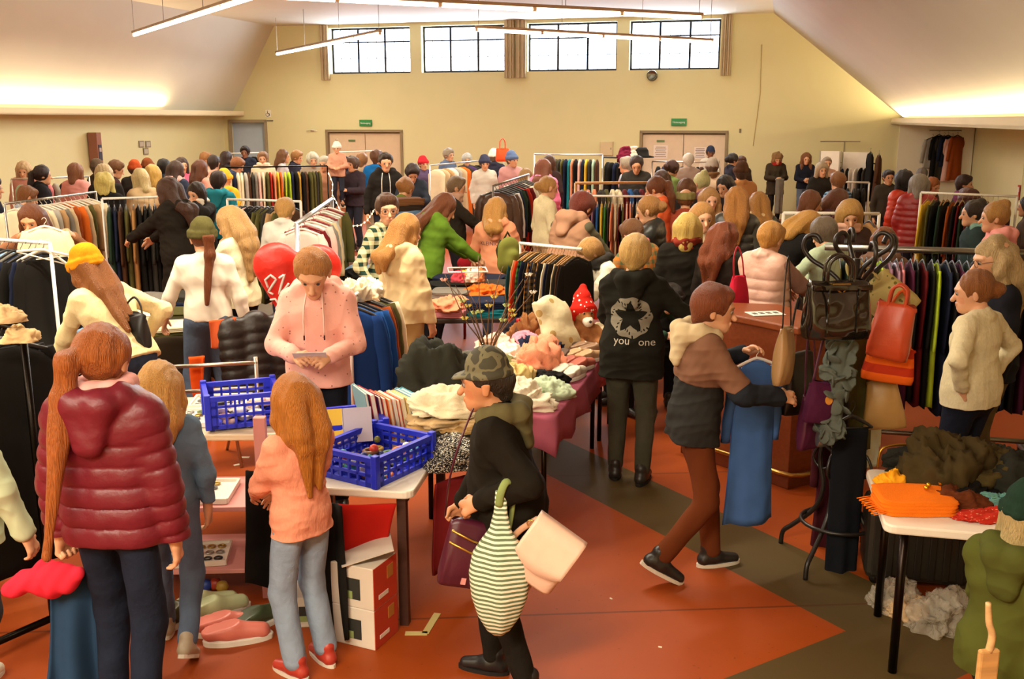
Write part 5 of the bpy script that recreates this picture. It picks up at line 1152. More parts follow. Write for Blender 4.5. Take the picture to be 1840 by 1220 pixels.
P('tan-haired man in a dark jacket near the door', 534, 271, 22.7, 100, hair='short', hc='a07444', top='jacket', tc='2a2a38', hp=18)
P('white-haired person, first of two white heads left of the door', 562, 275, 20.0, 160, hair='fluffy', hc='d8ccb4', top='jacket', tc='9a8c7c')
P('white-haired person, nearer to the carried child', 582, 281, 18.8, 190, hair='short', hc='cfc4b0', top='jacket', tc='c08a6a')
P('small child in a white bobble hat and pink coat held up high', 605, 255, 18.6, 176, child=True, hair='none', hat='pompom', hatc='f2e8dc', top='jacket', tc='d09a80', z0=.86, lh=(-.1, .3, 1.1), rh=(.1, .3, 1.1), hs=.95, stride=0)
P('dark-haired adult in dark grey carrying the child in the bobble hat', 633, 282, 18.9, -150, hair='short', hc='5a4436', top='jacket', tc='3a3038', lh=(-.1, .3, 1.15), rh=(.05, .3, 1.0))
P('man with tan hair in a beige sweatshirt and pale trousers', 651, 275, 19.6, 10, hair='crop', hc='9a6c40', top='sweater', tc='d0b490', pants='c0ac94', hs=1.05)
P('man with brown hair in a bright blue jacket seen from behind', 677, 269, 19.4, 14, hair='crop', hc='5e3a22', top='jacket', tc='1c6cb4', pants='b8a88c', hs=1.05, fat=1.1)
P('dark-haired person in navy looking down at a phone', 741, 296, 16.0, 168, hair='short', hc='2a1c18', top='jacket', tc='262a34', hp=34, lh=(-.06, .32, 1.15), rh=(.08, .32, 1.15), fat=1.2)
P('person in a small red hat by the back wall', 761, 281, 21.0, 150, hat='beanie', hatc='c42a34', hair='short', hc='5a3a2a', top='jacket', tc='5a4a6a')
P('fair-haired person in a green and pink pullover leaning on the white drawers', 729, 320, 13.0, 30, hair='lowbun', hc='a4703c', top='sweater', tc='6a7434', sl='9a4450', lean=16, hp=25)
P('grey-haired man in blue at the long chrome rail', 807, 267, 22.8, 130, hair='short', hc='9a8c7a', top='jacket', tc='5a6a86')
P('white-haired person at the long chrome rail', 839, 277, 23.2, 170, hair='fluffy', hc='d8d0c0', top='jacket', tc='4a4640')
P('person in a white beanie near the orange bag', 888, 268, 21.6, 10, hat='beanie', hatc='efe8dc', hair='short', hc='6a5a4a', top='jacket', tc='2a2c3c')
P('person in a dark blue knitted hat at the long chrome rail', 871, 279, 19.6, 170, hat='beanie', hatc='3a3c54', hair='short', hc='4a3a30', top='jacket', tc='cfc8bc')
P('person in a blue and white striped hat facing the camera', 921, 272, 19.8, 160, hat='beanie', hatc='5a6c94', hair='short', hc='6a5040', top='jacket', tc='c49090', hy=-20)
P('ash-blonde person in a black jacket with grey sleeves seen from behind', 944, 303, 16.9, 4, hair='bob', hc='8a6a40', top='jacket', tc='24221e', sl='a8a49a')
P('woman with long brown hair in a bright pink jacket', 977, 286, 16.6, 18, hair='long', hc='6a3820', L=.1, top='jacket', tc='f080a8', fat=1.3, hood=True)
P('brown-haired person behind the bright pink jacket', 988, 280, 18.8, 30, hair='bob', hc='4a2c1e', top='jacket', tc='3a2a2a')
# --- far people on the right
P('grey-haired person in pale blue and orange by the black coats', 1124, 282, 18.2, -60, hair='short', hc='a89a88', top='jacket', tc='c4806c', sl='a0b4cc')
P('smiling woman with dark tied hair in a charcoal cardigan', 1144, 281, 17.2, 186, hair='lowbun', hc='2e1a12', top='jacket', tc='33302c', hp=26, fat=1.2)
P('woman with a dark bun in a green jacket', 1208, 289, 16.4, 50, hair='lowbun', hc='3e1e16', top='jacket', tc='6a7a44', hp=22)
P('white-haired person in pink close to the notice door', 1237, 276, 20.0, 0, hair='short', hc='c8bcac', top='jacket', tc='9a8478')
P('man in a dark cap standing before the notice door', 1277, 262, 24.4, 180, hat='cap', hatc=('2c3248', 'cloth'), hair='crop', hc='1e1410', top='shirt', tc='c8beb0', skin='7a4a30')
P('person in a grey beanie and cream coat with fur collar', 1279, 284, 17.6, 2, hat='beanie', hatc='988a7e', hair='short', hc='5a4434', top='jacket', tc='d6bca0', scarf='6a4a30')
P('woman with a dark bun in black by the edge of the notice door', 1318, 276, 21.6, 80, hair='lowbun', hc='1e120e', top='jacket', tc='23202a')
P('small smiling face behind the camel coat', 1333, 281, 22.6, 180, hair='short', hc='4a2c1c', top='jacket', tc='3a302c')
P('person in a dark brown cap and camel coat seen from behind', 1331, 291, 15.6, -8, hat='beanie', hatc='4a3022', hair='short', hc='3a2418', top='coat', tc='b8804e', fat=1.15)
P('woman with long dark hair, face towards the camera, near the camel coat', 1302, 316, 13.4, -140, hair='long', hc='1e1412', L=.12, front=.1, top='jacket', tc='262224', hp=22)
P('platinum blonde with a small bun in a mauve jacket', 1260, 312, 13.8, -30, hair='bun', hc='e2c486', top='jacket', tc='9a6a7c', hp=20)
P('girl with straight fair hair in pale pink facing the camera, further back', 1276, 339, 11.4, 176, hair='long', hc='b48450', L=.12, front=.12, top='sweater', tc='e4b4a0', skin='e2ac8c')
P('girl with tied-back fair hair in cream facing the camera', 1263, 366, 9.4, 172, hair='long', hc='b8864c', L=.1, top='sweater', tc='e6d8b8', skin='e2ac88', hp=12)
P('girl with long golden-brown hair seen from behind in a dark vest', 1324, 337, 10.4, 12, hair='long', hc='a87036', L=.26, top='vest', tc='33302a', sl='3a382e', slk='puffer')
P('girl with long golden-brown hair seen from behind with a beige hood', 1362, 345, 11.3, -6, hair='long', hc='a87438', L=.16, top='vest', tc='36322a', sl='3a3830', slk='puffer', hood=True, hoodc=('cfae84', 'cloth'))
P('woman with a knitted olive headband and brown bun', 1232, 336, 12.0, 8, hair='bun', hc='7a4a24', hat='band', hatc='857c4c', top='sweater', tc='a04a34')
P('brown-haired person just behind the olive headband', 1235, 321, 13.2, 30, hair='bob', hc='6a4224', top='jacket', tc='2a2624')
P('woman with brown ponytail in a bright orange jacket', 1177, 318, 12.0, -64, hair='pony', hc='6a3a1e', L=.1, top='jacket', tc='f07040', hp=18)
P('woman with wavy dark brown hair behind the orange jacket', 1186, 306, 15.0, -40, hair='long', hc='4a2816', L=.1, top='jacket', tc='1f1c1c')
P('woman with wavy hair and a red scarf holding clothes by the back wall', 1397, 275, 24.2, 178, hair='curly', hc='8a6438', curly=.8, top='coat', tc='3a3024', scarf='a02a24', hp=26, lh=(-.06, .28, 1.12), rh=(.08, .28, 1.1), hem=.7, pants='1e1a1c', key='wall')
P('young woman in a black long-sleeved top standing by the back wall', 1449, 275, 23.8, 184, hair='long', hc='7a4a26', L=.1, front=.14, top='sweater', tc='1e1f2a', pants='5a6474', hp=14, lh=(-.04, .28, 1.12), rh=(.06, .28, 1.08), key='wall2')
P('smiling grey-haired woman in black facing the camera', 1477, 293, 18.6, 176, hair='curly', hc='b09a7c', top='jacket', tc='25221e')
P('bald grey man behind the smiling grey-haired woman', 1486, 282, 21.4, 180, hair='crop', hc='a08c74', top='jacket', tc='c49a84')
P('tan-haired person in a blue and white striped pullover', 1504, 310, 15.0, -14, hair='short', hc='8a5c34', top='sweater', tc='7aa0c0', tk='stripe', tc2='2a4668', ts=.7)
P('woman with brown fringe and tied hair at the white rounded rail', 1459, 344, 11.4, 96, hair='bob', hc='6a3a1c', top='jacket', tc='4a2c34', hp=18)
P('long-haired brunette leaning over the white rounded rail', 1506, 341, 11.8, 96, hair='long', hc='5e3420', L=.12, front=.1, top='jacket', tc='5a3a44', lean=18, hp=34)
P('long-haired blonde bending low over the rail in a black top', 1452, 380, 9.5, 64, hair='long', hc='c08c44', L=.1, front=.26, top='shirt', tc='191716', lean=34, hp=52, lh=(-.2, .5, .95), rh=(.2, .5, .95))
P('woman with short blonde hair and open collar facing the camera', 1527, 363, 9.6, -172, hair='curly', hc='b08444', top='jacket', tc='3c2a26', hp=22, scarf='d8a890')
P('grey-haired person in mint reaching along the coats', 1479, 394, 8.7, -30, hair='fluffy', hc='6a5a48', top='sweater', tc='b4c4a4', lh=(-.42, .28, 1.08), rh=(.2, .4, 1.1), hp=24, fat=1.15)
P('auburn bob seen from behind near the bag stand hooks', 1588, 409, 8.6, 14, hair='bob', hc='7a4420', top='jacket', tc='7a5c4c', hood=True)
P('dark-haired smiling man behind the red jackets', 1597, 305, 17.0, 180, hair='crop', hc='2c1a12', top='shirt', tc='3a342c', skin='c08a64')
P('person in a bright red quilted jacket with a black fur hood', 1622, 307, 14.2, -24, hair='curly', hc='1c1210', top='puffer', tc='c03418', scarf='1a1614', fat=1.15, hem=.7)
P('grey-haired person in a dark red quilted jacket', 1652, 313, 13.4, 28, hair='bob', hc='8a8074', top='puffer', tc='94201c', fat=1.15, hem=.75, rh=(.3, .4, 1.2))
P('grey-haired man far behind the dark red jacket', 1656, 302, 18.0, 10, hair='short', hc='6a6054', top='jacket', tc='3a362c')
P('woman with ginger hair facing the rail by the dark red jacket', 1676, 320, 15.0, 150, hair='long', hc='a05c28', L=.08, top='jacket', tc='6a4a3a', hp=18)
P('dark-haired person in plum behind the wooden hangers', 1734, 315, 15.0, 120, hair='short', hc='3a261c', top='jacket', tc='8a4a6c')
P('person with piled curly brown hair in mauve', 1743, 341, 12.2, 160, hair='curly', hc='5a3020', curly=1, top='shirt', tc='a06a78', hp=18)
P('dark-haired woman in profile with a teal hood, facing left', 1747, 361, 10.3, -78, hair='bun', hc='2c1c14', top='jacket', tc='2c3a3a', hood=True, hoodc=('7aa094', 'cloth'))
P('woman with a piled fair bun in a pink hoodie, facing left', 1786, 364, 9.2, -74, hair='bun', hc='a8783c', top='hoodie', tc='e89a94', fat=1.2)
P('dark sleeve and shoulder of a person at the far left edge', -14, 318, 12.6, 80, hair='short', hc='2a1a14', top='jacket', tc='1c1c28')
P('dark-haired person at the far right edge under the red sign', 1846, 352, 12.0, -60, hair='bob', hc='2a1e18', top='jacket', tc='6a5a50')
P('person in olive green bending behind the star hoodie', 1205, 512, 7.9, 140, hair='short', hc='241c14', top='jacket', tc='2f4a3a', lean=66, hp=50, pants='23242c', lh=(-.2, .5, .9), rh=(.15, .45, .9))
# ------------------------------------------------------------------ tables and what lies on them
dirv = lambda deg, L=1.0: Vector((math.sin(math.radians(deg))*L, math.cos(math.radians(deg))*L, 0))
h = lambda s: [[([tuple(q.split(':')) for q in cell.split('+')] if '+' in cell else tuple(cell.split(':'))) for cell in row.split()] for row in s.strip().split('\n')]
# front table with the crates
A1 = Vector((-.47, 4.47, 0)); UX1, UY1 = dirv(-82, .80), dirv(8, 1.02)
table(A1, UX1, UY1, .72, 'white-topped table with square brown legs carrying the blue crates and books', legs='3a2018', sq=True, name='display_table')
CRATE_L = ['blue plastic crate of beads at the front corner of the white table', 'blue plastic crate of trinkets behind the front one, beside the books', 'blue plastic crate of pale beads on the tray table behind the red-haired child']
CR = [crate(Vector((-.69, 4.80, .722)), .45, .38, .15, math.radians(58), '1f2fc4', CRATE_L[0]), crate(Vector((-.93, 5.22, .722)), .42, .34, .15, math.radians(20), '1f2fc4', CRATE_L[1]), crate(gp(436, 752, .735), .40, .34, .19, math.radians(20), '2434c8', CRATE_L[2])]
def ball(r, p, m, name, label, cat, group, sq=1.0, ring=0):
    b = MB()
    if ring: b.tube([(ring*math.cos(t), ring*math.sin(t), r) for t in [i*.4 for i in range(17)]], r, 6)
    else: b.lathe([(.01*r, -r*sq), (r*.7, -r*.7*sq), (r, 0), (r*.7, r*.7*sq), (.01*r, r*sq)], n=10); b.v = [(x, y, z + r*sq) for x, y, z in b.v]
    return tag(b.build(name, m, None, p, rng.uniform(0, 3), smooth=True), label, cat, group)
BC = [('green', '4a7a34'), ('teal', '1c7a8c'), ('black', '1c1a1c'), ('red', 'c03a2c'), ('turquoise', '2a9aa0'), ('white', 'e8e0d4'), ('orange', 'd8702c'), ('dark blue', '1c2c6c'), ('gold', 'b0903c'), ('pink', 'd88a9c'), ('brown', '6a4428'), ('olive', '6a6a2c')]
def fill_crate(i, n, what, lx, ly, where):
    ro = CR[i]; rz = ro.rotation_euler.z; cnt = 0
    for k in range(n):
        x, y = rng.uniform(-.5, .5)*(lx - .1), rng.uniform(-.5, .5)*(ly - .1); p = Vector(ro.location) + Matrix.Rotation(rz, 3, 'Z') @ Vector((x, y, .012 + .028*(k*3//n)))
        nm, cc = BC[(k*5 + i*2) % len(BC)]; ringed = k % 2 == 0
        ball(.011 if ringed else rng.uniform(.018, .026), p, mat(cc, 'plastic'), 'bead_bracelet' if ringed else 'hair_bobble', f"{nm} {'bead bracelet' if ringed else 'round hair bobble'} jumbled in the {where}", 'jewellery', 'trinkets in the ' + where, ring=rng.uniform(.028, .042) if ringed else 0)
fill_crate(0, 40, '', .45, .38, 'front blue crate'); fill_crate(1, 22, '', .42, .34, 'blue crate beside the books')
for k in range(26):
    ro = CR[2]; p = Vector(ro.location) + Matrix.Rotation(ro.rotation_euler.z, 3, 'Z') @ Vector((rng.uniform(-.15, .15), rng.uniform(-.12, .12), .012 + .03*(k*3//26)))
    nm, cc = [('white', 'ece2d4'), ('pale pink', 'e0b4a8'), ('black', '2a2426'), ('white', 'f0e8e0')][k % 4]; ball(.016, p, mat(cc, 'plastic'), 'bead_string', f'{nm} bead string heaped in the crate on the tray table', 'jewellery', 'bead strings in the tray table crate', ring=rng.uniform(.02, .04) if k % 3 else 0)
# books standing behind the crates
BK = [('grey-blue', '7fa2a8', .30, .235, .016), ('dark red', '9a1c34', .29, .22, .03), ('purple', '5a1c4c', .27, .21, .018), ('red-orange', 'e0502c', .26, .20, .022), ('orange', 'e8803c', .25, .2, .02), ('white', 'e8dcd0', .25, .2, .014), ('orange red', 'd8482c', .24, .19, .02), ('cream', 'e8cfa4', .25, .19, .02), ('pale yellow', 'e6c878', .25, .19, .016), ('light blue', '7cb0c8', .26, .2, .02), ('teal blue', '4aa0b8', .26, .2, .022)]
def book(p, w, hgt, t, rz, col, label, tilt=0.0, group='books beside the blue crates', flat=False):
    ro = tag(empty('book', p, rz), label, 'book', group)
    if flat: ro.rotation_euler = (0, 0, rz)
    else: ro.rotation_euler = (tilt, 0, rz)
    m = mat(col, 'matte'); S = (lambda x, y, z: (x, z, y)) if flat else (lambda x, y, z: (x, y, z))
    for s in (-1, 1):
        b = MB(); c_ = S(0, s*(t/2 - .0015), hgt/2) if not flat else (0, 0, t/2 + s*(t/2 - .0015)); sz = S(w, .003, hgt) if not flat else (w, hgt, .003)
        b.box(c_, sz); b.build('cover', m, ro)
    b = MB(); b.box((-w/2 + .002, 0, hgt/2) if not flat else (0, -hgt/2 + .002, t/2), (.004, t, hgt) if not flat else (w, .004, t)); b.build('spine', m, ro)
    b = MB(); b.box((.004, 0, hgt/2) if not flat else (0, .004, t/2), (w - .012, t - .007, hgt - .01) if not flat else (w - .012, hgt - .012, t - .007)); b.build('page_block', mat('e8dcc4', 'matte'), ro)
    return ro
bx = gp(612, 760, .75)
p0 = Vector((-.80, 5.33, .724)); ax = dirv(74)
x = 0
for i, (nm, cc, hh_, w_, t_) in enumerate(BK):
    p = p0 + ax*x; x += t_ + .007; book(Vector((p.x, p.y, .724)), w_, hh_*.93, t_, math.radians(-58 if i else -64), cc, f'{nm} upright book, {ORD[i]} from the grey-blue one end of the row' if i else 'large grey-blue book leaning at the crate end of the row', tilt=.16)
book(Vector((-.93, 5.02, .77)), .15, .19, .03, math.radians(14), 'e0b83c', 'yellow paperback leaning in the blue crate before the row', tilt=-.3)
book(Vector((-.80, 4.98, .80)), .15, .18, .035, math.radians(14), 'b8b0c0', 'lilac paperback with a red mark leaning in front of the yellow one', tilt=-.35)
book(Vector((-.50, 5.10, .724)), .20, .14, .035, math.radians(30), '6a5a48', 'dark closed book lying at the end of the row by the black sequined cloth', flat=True)
book(Vector((-.46, 4.97, .724)), .26, .2, .02, math.radians(12), '3c3a3c', 'flat grey picture frame lying before the black sequined cloth', flat=True)
# blankets and black sequins on the back of the front table
blk = [('cream fleece', 'e6d8ba', .46, .34, .13, gp(770, 742, .72), 0), ('camel wool', 'c09a5c', .46, .34, .08, None, 1), ('pale cream', 'ecdcc0', .44, .34, .10, None, 1), ('ivory', 'efe4cc', .36, .3, .09, None, 1)]
pb = Vector((-.34, 5.30, .722)); z = .722
for i, (nm, cc) in enumerate((('teal', '1f7a84'), ('camel', 'b8925a'), ('sand', 'd0b080'), ('cream', 'e6d6b2'))):
    hz = (.03, .075, .07, .10)[i]; heap('blanket', cc, (pb.x + rng.uniform(-.02, .02), pb.y, z), .44, .36, hz, -.2 + .15*i, f'{nm} folded blanket in the pile behind the books, {["lowest", "second from below", "third from below", "topmost"][i]}', 'blanket pile behind the books', kind='fold' if i in (0, 1) else 'crumple'); z += hz*.9
heap('dress', 'black', (-.28, 4.88, .722), .36, .30, .11, .3, 'black crumpled top with silver sequins at the table edge by the camouflage cap', 'clothes on the front table', m=mat('18161a', 'sequin', 'd8d0bc'))
heap('top', 'black', (-.36, 5.02, .722), .32, .24, .09, 1.2, 'plain black crumpled top under the blanket pile', 'clothes on the front table')
# long middle table with scarves, shoes and purple cloth
A2 = Vector((.24, 5.62, 0)); UX2, UY2 = dirv(-75, .86), dirv(15, 1.75)
table(A2, UX2, UY2, .73, 'long table under a purple cloth heaped with scarves and shoes', legs='2a2018')
drape('tablecloth', A2, UX2, UY2, .731, .2, mat('a8586c', 'cloth'), 'purple pink cloth hanging over the long middle table', sides=(1, .4, .6, 1), seed=2)
A3 = A2 + UY2*1.03 + Vector((0.02, 0, 0)); UY3 = dirv(15, .6)
table(A3, UX2, UY3, .73, 'table behind the purple cloth carrying the soft toy and handbags', legs='2a2018')
T2 = lambda s, t, z=.742: Vector((A2.x + UX2.x*s + UY2.x*t, A2.y + UX2.y*s + UY2.y*t, z))
T3 = lambda s, t, z=.732: Vector((A3.x + UX2.x*s + UY3.x*t, A3.y + UX2.y*s + UY3.y*t, z))
G2 = 'clothes on the long middle table'
for what, col, cc, s, t, sx_, sy_, sz_, rz, lab in (
    ('scarf', 'cream', 'e4d6bc', .30, .10, .40, .34, .14, .2, 'cream crumpled scarf at the near end of the purple cloth'),
    ('towel', 'white', 'ece2cc', .62, .16, .36, .3, .10, .8, 'white cloth beside the branches at the near end of the long table'),
    ('top', 'mint', 'b8c8a8', .15, .26, .26, .26, .09, .1, 'mint cloth hanging at the table edge below the peach scarf'),
    ('top', 'black', '1e1c1a', .24, .42, .30, .22, .07, 1.0, 'black crumpled top beside the mint cloth'),
    ('bag', 'sand', 'd8b878', .50, .36, .30, .26, .14, .5, 'sand-coloured cloth bag behind the camouflage cap'),
    ('scarf', 'white', 'e8dccc', .70, .66, .40, .32, .13, .4, 'white dotted scarf beside the peach scarf'),
    ('scarf', 'salmon', 'f09a78', .42, .60, .42, .34, .20, 1.2, 'peach ruffled scarf heaped on the long middle table'),
    ('scarf', 'olive', '7a7a4a', .72, .56, .3, .28, .1, .1, 'olive striped scarf beside the branches'),
    ('dress', 'pink', 'e08a9c', .66, .92, .34, .26, .12, .3, 'pink soft garment behind the white dotted scarf'),
    ('top', 'pale pink', 'e8b8a4', .86, .84, .36, .28, .13, .9, 'pale pink knitted top behind the white dotted scarf'),
    ('coat', 'navy', '1e2238', .52, .84, .34, .3, .13, .5, 'navy garment behind the peach scarf'),
    ('cardigan', 'grey', '6a665c', .84, .36, .4, .36, .16, .5, 'grey cardigan at the far side of the long middle table'),
    ('coat', 'dark grey', '34342c', .90, .10, .5, .42, .30, .7, 'dark olive coat bundled at the far side beside the blankets')):
    heap(what, cc, T2(s, t), sx_, sy_, sz_, rz, lab, G2)
for what, cc, s, t, sx_, sy_, sz_, rz, lab in (
    ('bag', '7a4626', .55, .25, .36, .3, .2, .4, 'brown soft leather bag with a white tag behind the pink garment'), ('bag', '8a5a34', .80, .2, .3, .26, .2, .9, 'lighter brown soft bag beside the tagged one'),
    ('top', '1c1a22', .80, .5, .36, .3, .13, .2, 'black velvet top behind the brown bags'), ('scarf', '5a3c8c', .5, .52, .26, .22, .14, .4, 'purple scarf behind the tagged brown bag'),
    ('bag', '4a3826', .34, .34, .34, .28, .14, .5, 'dark furry bag beside the white cushion'), ('hat', 'a89470', .36, .62, .26, .24, .16, .5, 'beige woven hat behind the dark furry bag'), ('scarf', 'c8b898', .14, .75, .3, .3, .12, .1, 'beige scarf at the far end near the checked shirts'), ('top', '35313a', .66, .78, .4, .34, .16, .3, 'charcoal top at the far end of the handbag table')):
    heap(what, cc, T3(s, t), sx_, sy_, sz_, rz, lab, 'goods on the handbag table')
b = MB(); b.box((0, 0, 0), (.07, .004, .1)); tag(b.build('price_tag', mat('f4eee4', 'matte'), None, T3(.5, .1, .86), .3), 'white price tag leaning on the brown leather bag', 'tag')
# soft toy in a red dotted cap
tp = T3(.27, .30); r_ = tag(empty('soft_toy', tp, .3), 'brown and white soft toy wearing a red cap with white dots', 'soft toy')
me, _ = sdf_mesh('toy_body', [cone((0, 0, .09), (0, 0, .12), .10, .09), cone((0, -.01, .24), (0, -.02, .26), .085, .08), cone((0, -.09, .22), (0, -.1, .22), .04, .035), cone((-.09, -.05, .13), (-.12, -.12, .08), .035, .03), cone((.09, -.05, .13), (.12, -.12, .08), .035, .03), cone((-.06, -.08, .04), (-.07, -.17, .04), .045, .04), cone((.06, -.08, .04), (.07, -.17, .04), .045, .04)], .009); link('body', me, mat('a87044', 'knit'), r_)
me, _ = sdf_mesh('toy_muzzle', [cone((0, -.105, .205), (0, -.112, .2), .043, .04)], .007); link('muzzle', me, mat('efe2d0', 'knit'), r_)
me, _ = sdf_mesh('toy_cap', [cone((0, 0, .29), (0, .02, .36), .10, .07), cone((0, .03, .36), (.02, .06, .44), .06, .03), cone((-.085, 0, .27), (-.1, -.02, .2), .03, .025), cone((.085, 0, .27), (.1, -.02, .2), .03, .025)], .009, cuts=[((0, 0, .20), (0, 0, -1))]); link('cap', me, mat('cc2418', 'spots', 'f4ece0', 1.6), r_)
for s in (-1, 1):
    e = link('eye', eye_mesh(), None, r_, (s*.03, -.095, .265)); e.rotation_euler = (0, 0, math.pi); e.scale = (.8,)*3
b = MB(); b.lathe([(.002, -.012), (.014, 0), (.002, .012)], (0, -.155, .21), 8); b.build('nose', mat('2a1c14', 'plastic'), r_, smooth=True)
# white cushion leaning by the shoes
me, _ = sdf_mesh('cushion', [cone((-.09, 0, -.09), (.09, 0, -.09), .11, .11, .05, (0, 1, 0), .5), cone((-.09, 0, .09), (.09, 0, .09), .11, .11, .05, (0, 1, 0), .5), cone((0, 0, -.09), (0, 0, .09), .16, .16, .06, (0, 1, 0), .5)] + [cone((a_*.15, 0, c_*.15), (a_*.19, 0, c_*.19), .03, .012, .04) for a_ in (-1, 1) for c_ in (-1, 1)], .012, disp=lambda V: waves(4, 22)(V)*.006)
o = link('cushion', me, mat('dccfa8', 'spots', 'b89a60', .5)); o.location = T2(.40, .96, .93); o.rotation_euler = (-.5, .1, .9); tag(o, 'cream patterned cushion standing between the navy garment and the soft toy', 'cushion')
# shoes along the right edge of the table
def shoe(p, rz, col, label, group, sole='e6e0d2', high=False, lace=None, name='shoe', sc=1.0, kind='leather'):
    r_ = tag(empty(name, p, rz, sc), label, 'shoe', group)
    S = [cone((0, -.09, .055), (0, -.02, .06), .038, .038, .03), cone((0, -.02, .05), (0, .10, .035), .04, .034, .03), cone((0, -.085, .07), (0, -.085, .10 if high else .075), .034, .034, .02)]
    S += [cone((0, -.065, .11), (0, -.035, .11), .030, .028, .012, op='s')]
    me, _ = sdf_mesh('upper', S, .0065, cuts=[((0, 0, .018), (0, 0, -1)), ((0, 0, .10 if high else .085), (0, -.2, 1))]); link('upper', me, mat(col, kind), r_)
    ring = [(.043*math.cos(t)*(1 if math.sin(t) < 0 else .95), .01 + .135*math.sin(t)) for t in [2*math.pi*i/20 for i in range(20)]]
    b = MB(); b.rings([[(x_*.97, y_*.98, 0) for x_, y_ in ring], [(x_, y_, .02) for x_, y_ in ring], [(x_*.96, y_*.98, .026) for x_, y_ in ring]]); b.build('sole', mat(sole, 'matte'), r_, smooth=False)
    if lace:
        b = MB()
        for i in range(4): y_ = .005 + .02*i; zz = .083 - .012*i; b.tube([(-.022, y_, zz - .004), (0, y_ + .006, zz + .004), (.022, y_, zz - .004)], .0035, 6)
        b.build('laces', mat(lace, 'matte'), r_, smooth=True)
    return r_
SH = [('brown', '8a6a50', .06, .93), ('grey', '6a6058', .27, .95), ('beige', 'b8946c', .06, .80), ('red and white patterned', 'b05a48', .06, .66), ('white', 'd8ccb8', .06, .52), ('dark brown', '4a3428', .27, .80), ('taupe', '8c7660', .27, .67)]
for i, (nm, cc, s, t) in enumerate(SH):
    for k in (0, 1): shoe(T2(s + .10*k, t + .02*k, .744), math.radians(-70 + 10*i), cc, f'{nm} shoe on the purple cloth table, {"outer" if k == 0 else "inner"} one of its pair', 'shoes on the purple cloth table', lace='e8e0d0' if i % 2 == 0 else None)
# glass with branches and paper flowers
vp = T2(.72, .44, .742); r_ = tag(empty('branch_vase', vp, 0), 'clear glass vase of bare twigs hung with paper flowers', 'vase')
b = MB(); b.lathe([(.045, 0), (.055, .01), (.06, .15), (.066, .26), (.060, .26), (.054, .15), (.048, .012)], n=20); b.build('glass_vase', mat('e8e4dc', 'glass'), r_, smooth=True)
tips = []
for i in range(11):
    a = i*2*math.pi/11; t1 = Vector((.05*math.cos(a), .05*math.sin(a), .25)); t2 = Vector((.17*math.cos(a + .2), .17*math.sin(a + .2), .42 + .05*(i % 3))); t3 = Vector((.30*math.cos(a + .1), .28*math.sin(a), .58 + .07*(i % 4)))
    b = MB(); b.tube([(-.02*math.cos(a), -.02*math.sin(a), .02), t1, t2, t3], [.006, .005, .004, .002], 5); b.tube([t2, t2 + Vector((.07*math.cos(a + 1.2), .07*math.sin(a + 1.2), .12))], [.003, .0015], 5); b.build('twig', mat('6a4a30', 'wood'), r_, smooth=True); tips += [t2, t3]
for i, t in enumerate(tips):
    if i % 2 == 0 or i % 5 == 1:
        b = MB()
        for q in range(5):
            a = q*1.2566; b.add([t, t + Vector((.012*math.cos(a), .012*math.sin(a), .02)), t + Vector((.03*math.cos(a + .3), .03*math.sin(a + .3), .012)), t + Vector((.014*math.cos(a + .6), .014*math.sin(a + .6), -.004))], [(0, 1, 2, 3)])
        b.build('paper_flower', mat(['e8d46c', 'f0e8d8', 'c8d88c', 'e8b0a0'][i % 4], 'matte'), r_)
# bottle
r_ = tag(empty('drink_bottle', T3(.82, .02), 0), 'small drink bottle with a red cap beside the pale pink top', 'bottle')
b = MB(); b.lathe([(.03, 0), (.032, .02), (.03, .12), (.016, .17), (.013, .19)], n=16); b.build('bottle_body', mat('5a3a28', 'plastic'), r_, smooth=True)
b = MB(); b.lathe([(.016, .185), (.016, .21), (.012, .215)], n=14); b.build('bottle_cap', mat('c02020', 'plastic'), r_, smooth=True)
# the jeans table
A4 = Vector((-.74, 8.55, 0)); UX4, UY4 = Vector((.98, .08, 0)), Vector((.0, 1.55, 0))
table(A4, UX4, UY4, .74, 'table heaped with dark folded trousers before the woman in green', legs='2a2420', top='2e2620')
spread('the trousers table', h('''jumper:pink+top:salmon jeans:teal+jumper:navy shirt:mint+top:green
jeans:navy+jeans:blue+jumper:grey jeans:black+jeans:dark_grey+top:orange jeans:dark_grey+jeans:olive
jeans:navy+jeans:navy+jeans:black jeans:navy+jeans:black+jeans:dark_grey jeans:black+jeans:dark_grey+jeans:grey
jeans:black+jeans:navy+jeans:navy jeans:navy+jeans:denim+jeans:navy jeans:dark_grey+jeans:dark_green+jeans:black''') if False else
       [[[tuple(q.replace('_', ' ').split(':')) for q in cell.split('+')] for cell in row.split()] for row in '''jumper:pink+top:salmon jeans:teal+jumper:navy shirt:mint+top:green
jeans:navy+jeans:blue+jumper:grey jeans:black+jeans:dark_grey+top:orange jeans:dark_grey+jeans:olive
jeans:navy+jeans:navy+jeans:black jeans:navy+jeans:black+jeans:dark_grey jeans:black+jeans:dark_grey+jeans:grey
jeans:black+jeans:navy+jeans:navy jeans:navy+jeans:denim+jeans:navy jeans:dark_grey+jeans:dark_green+jeans:black'''.split('\n')], A4, UX4, UY4, .742, 'clothes on the trousers table', size=(.36, .34))
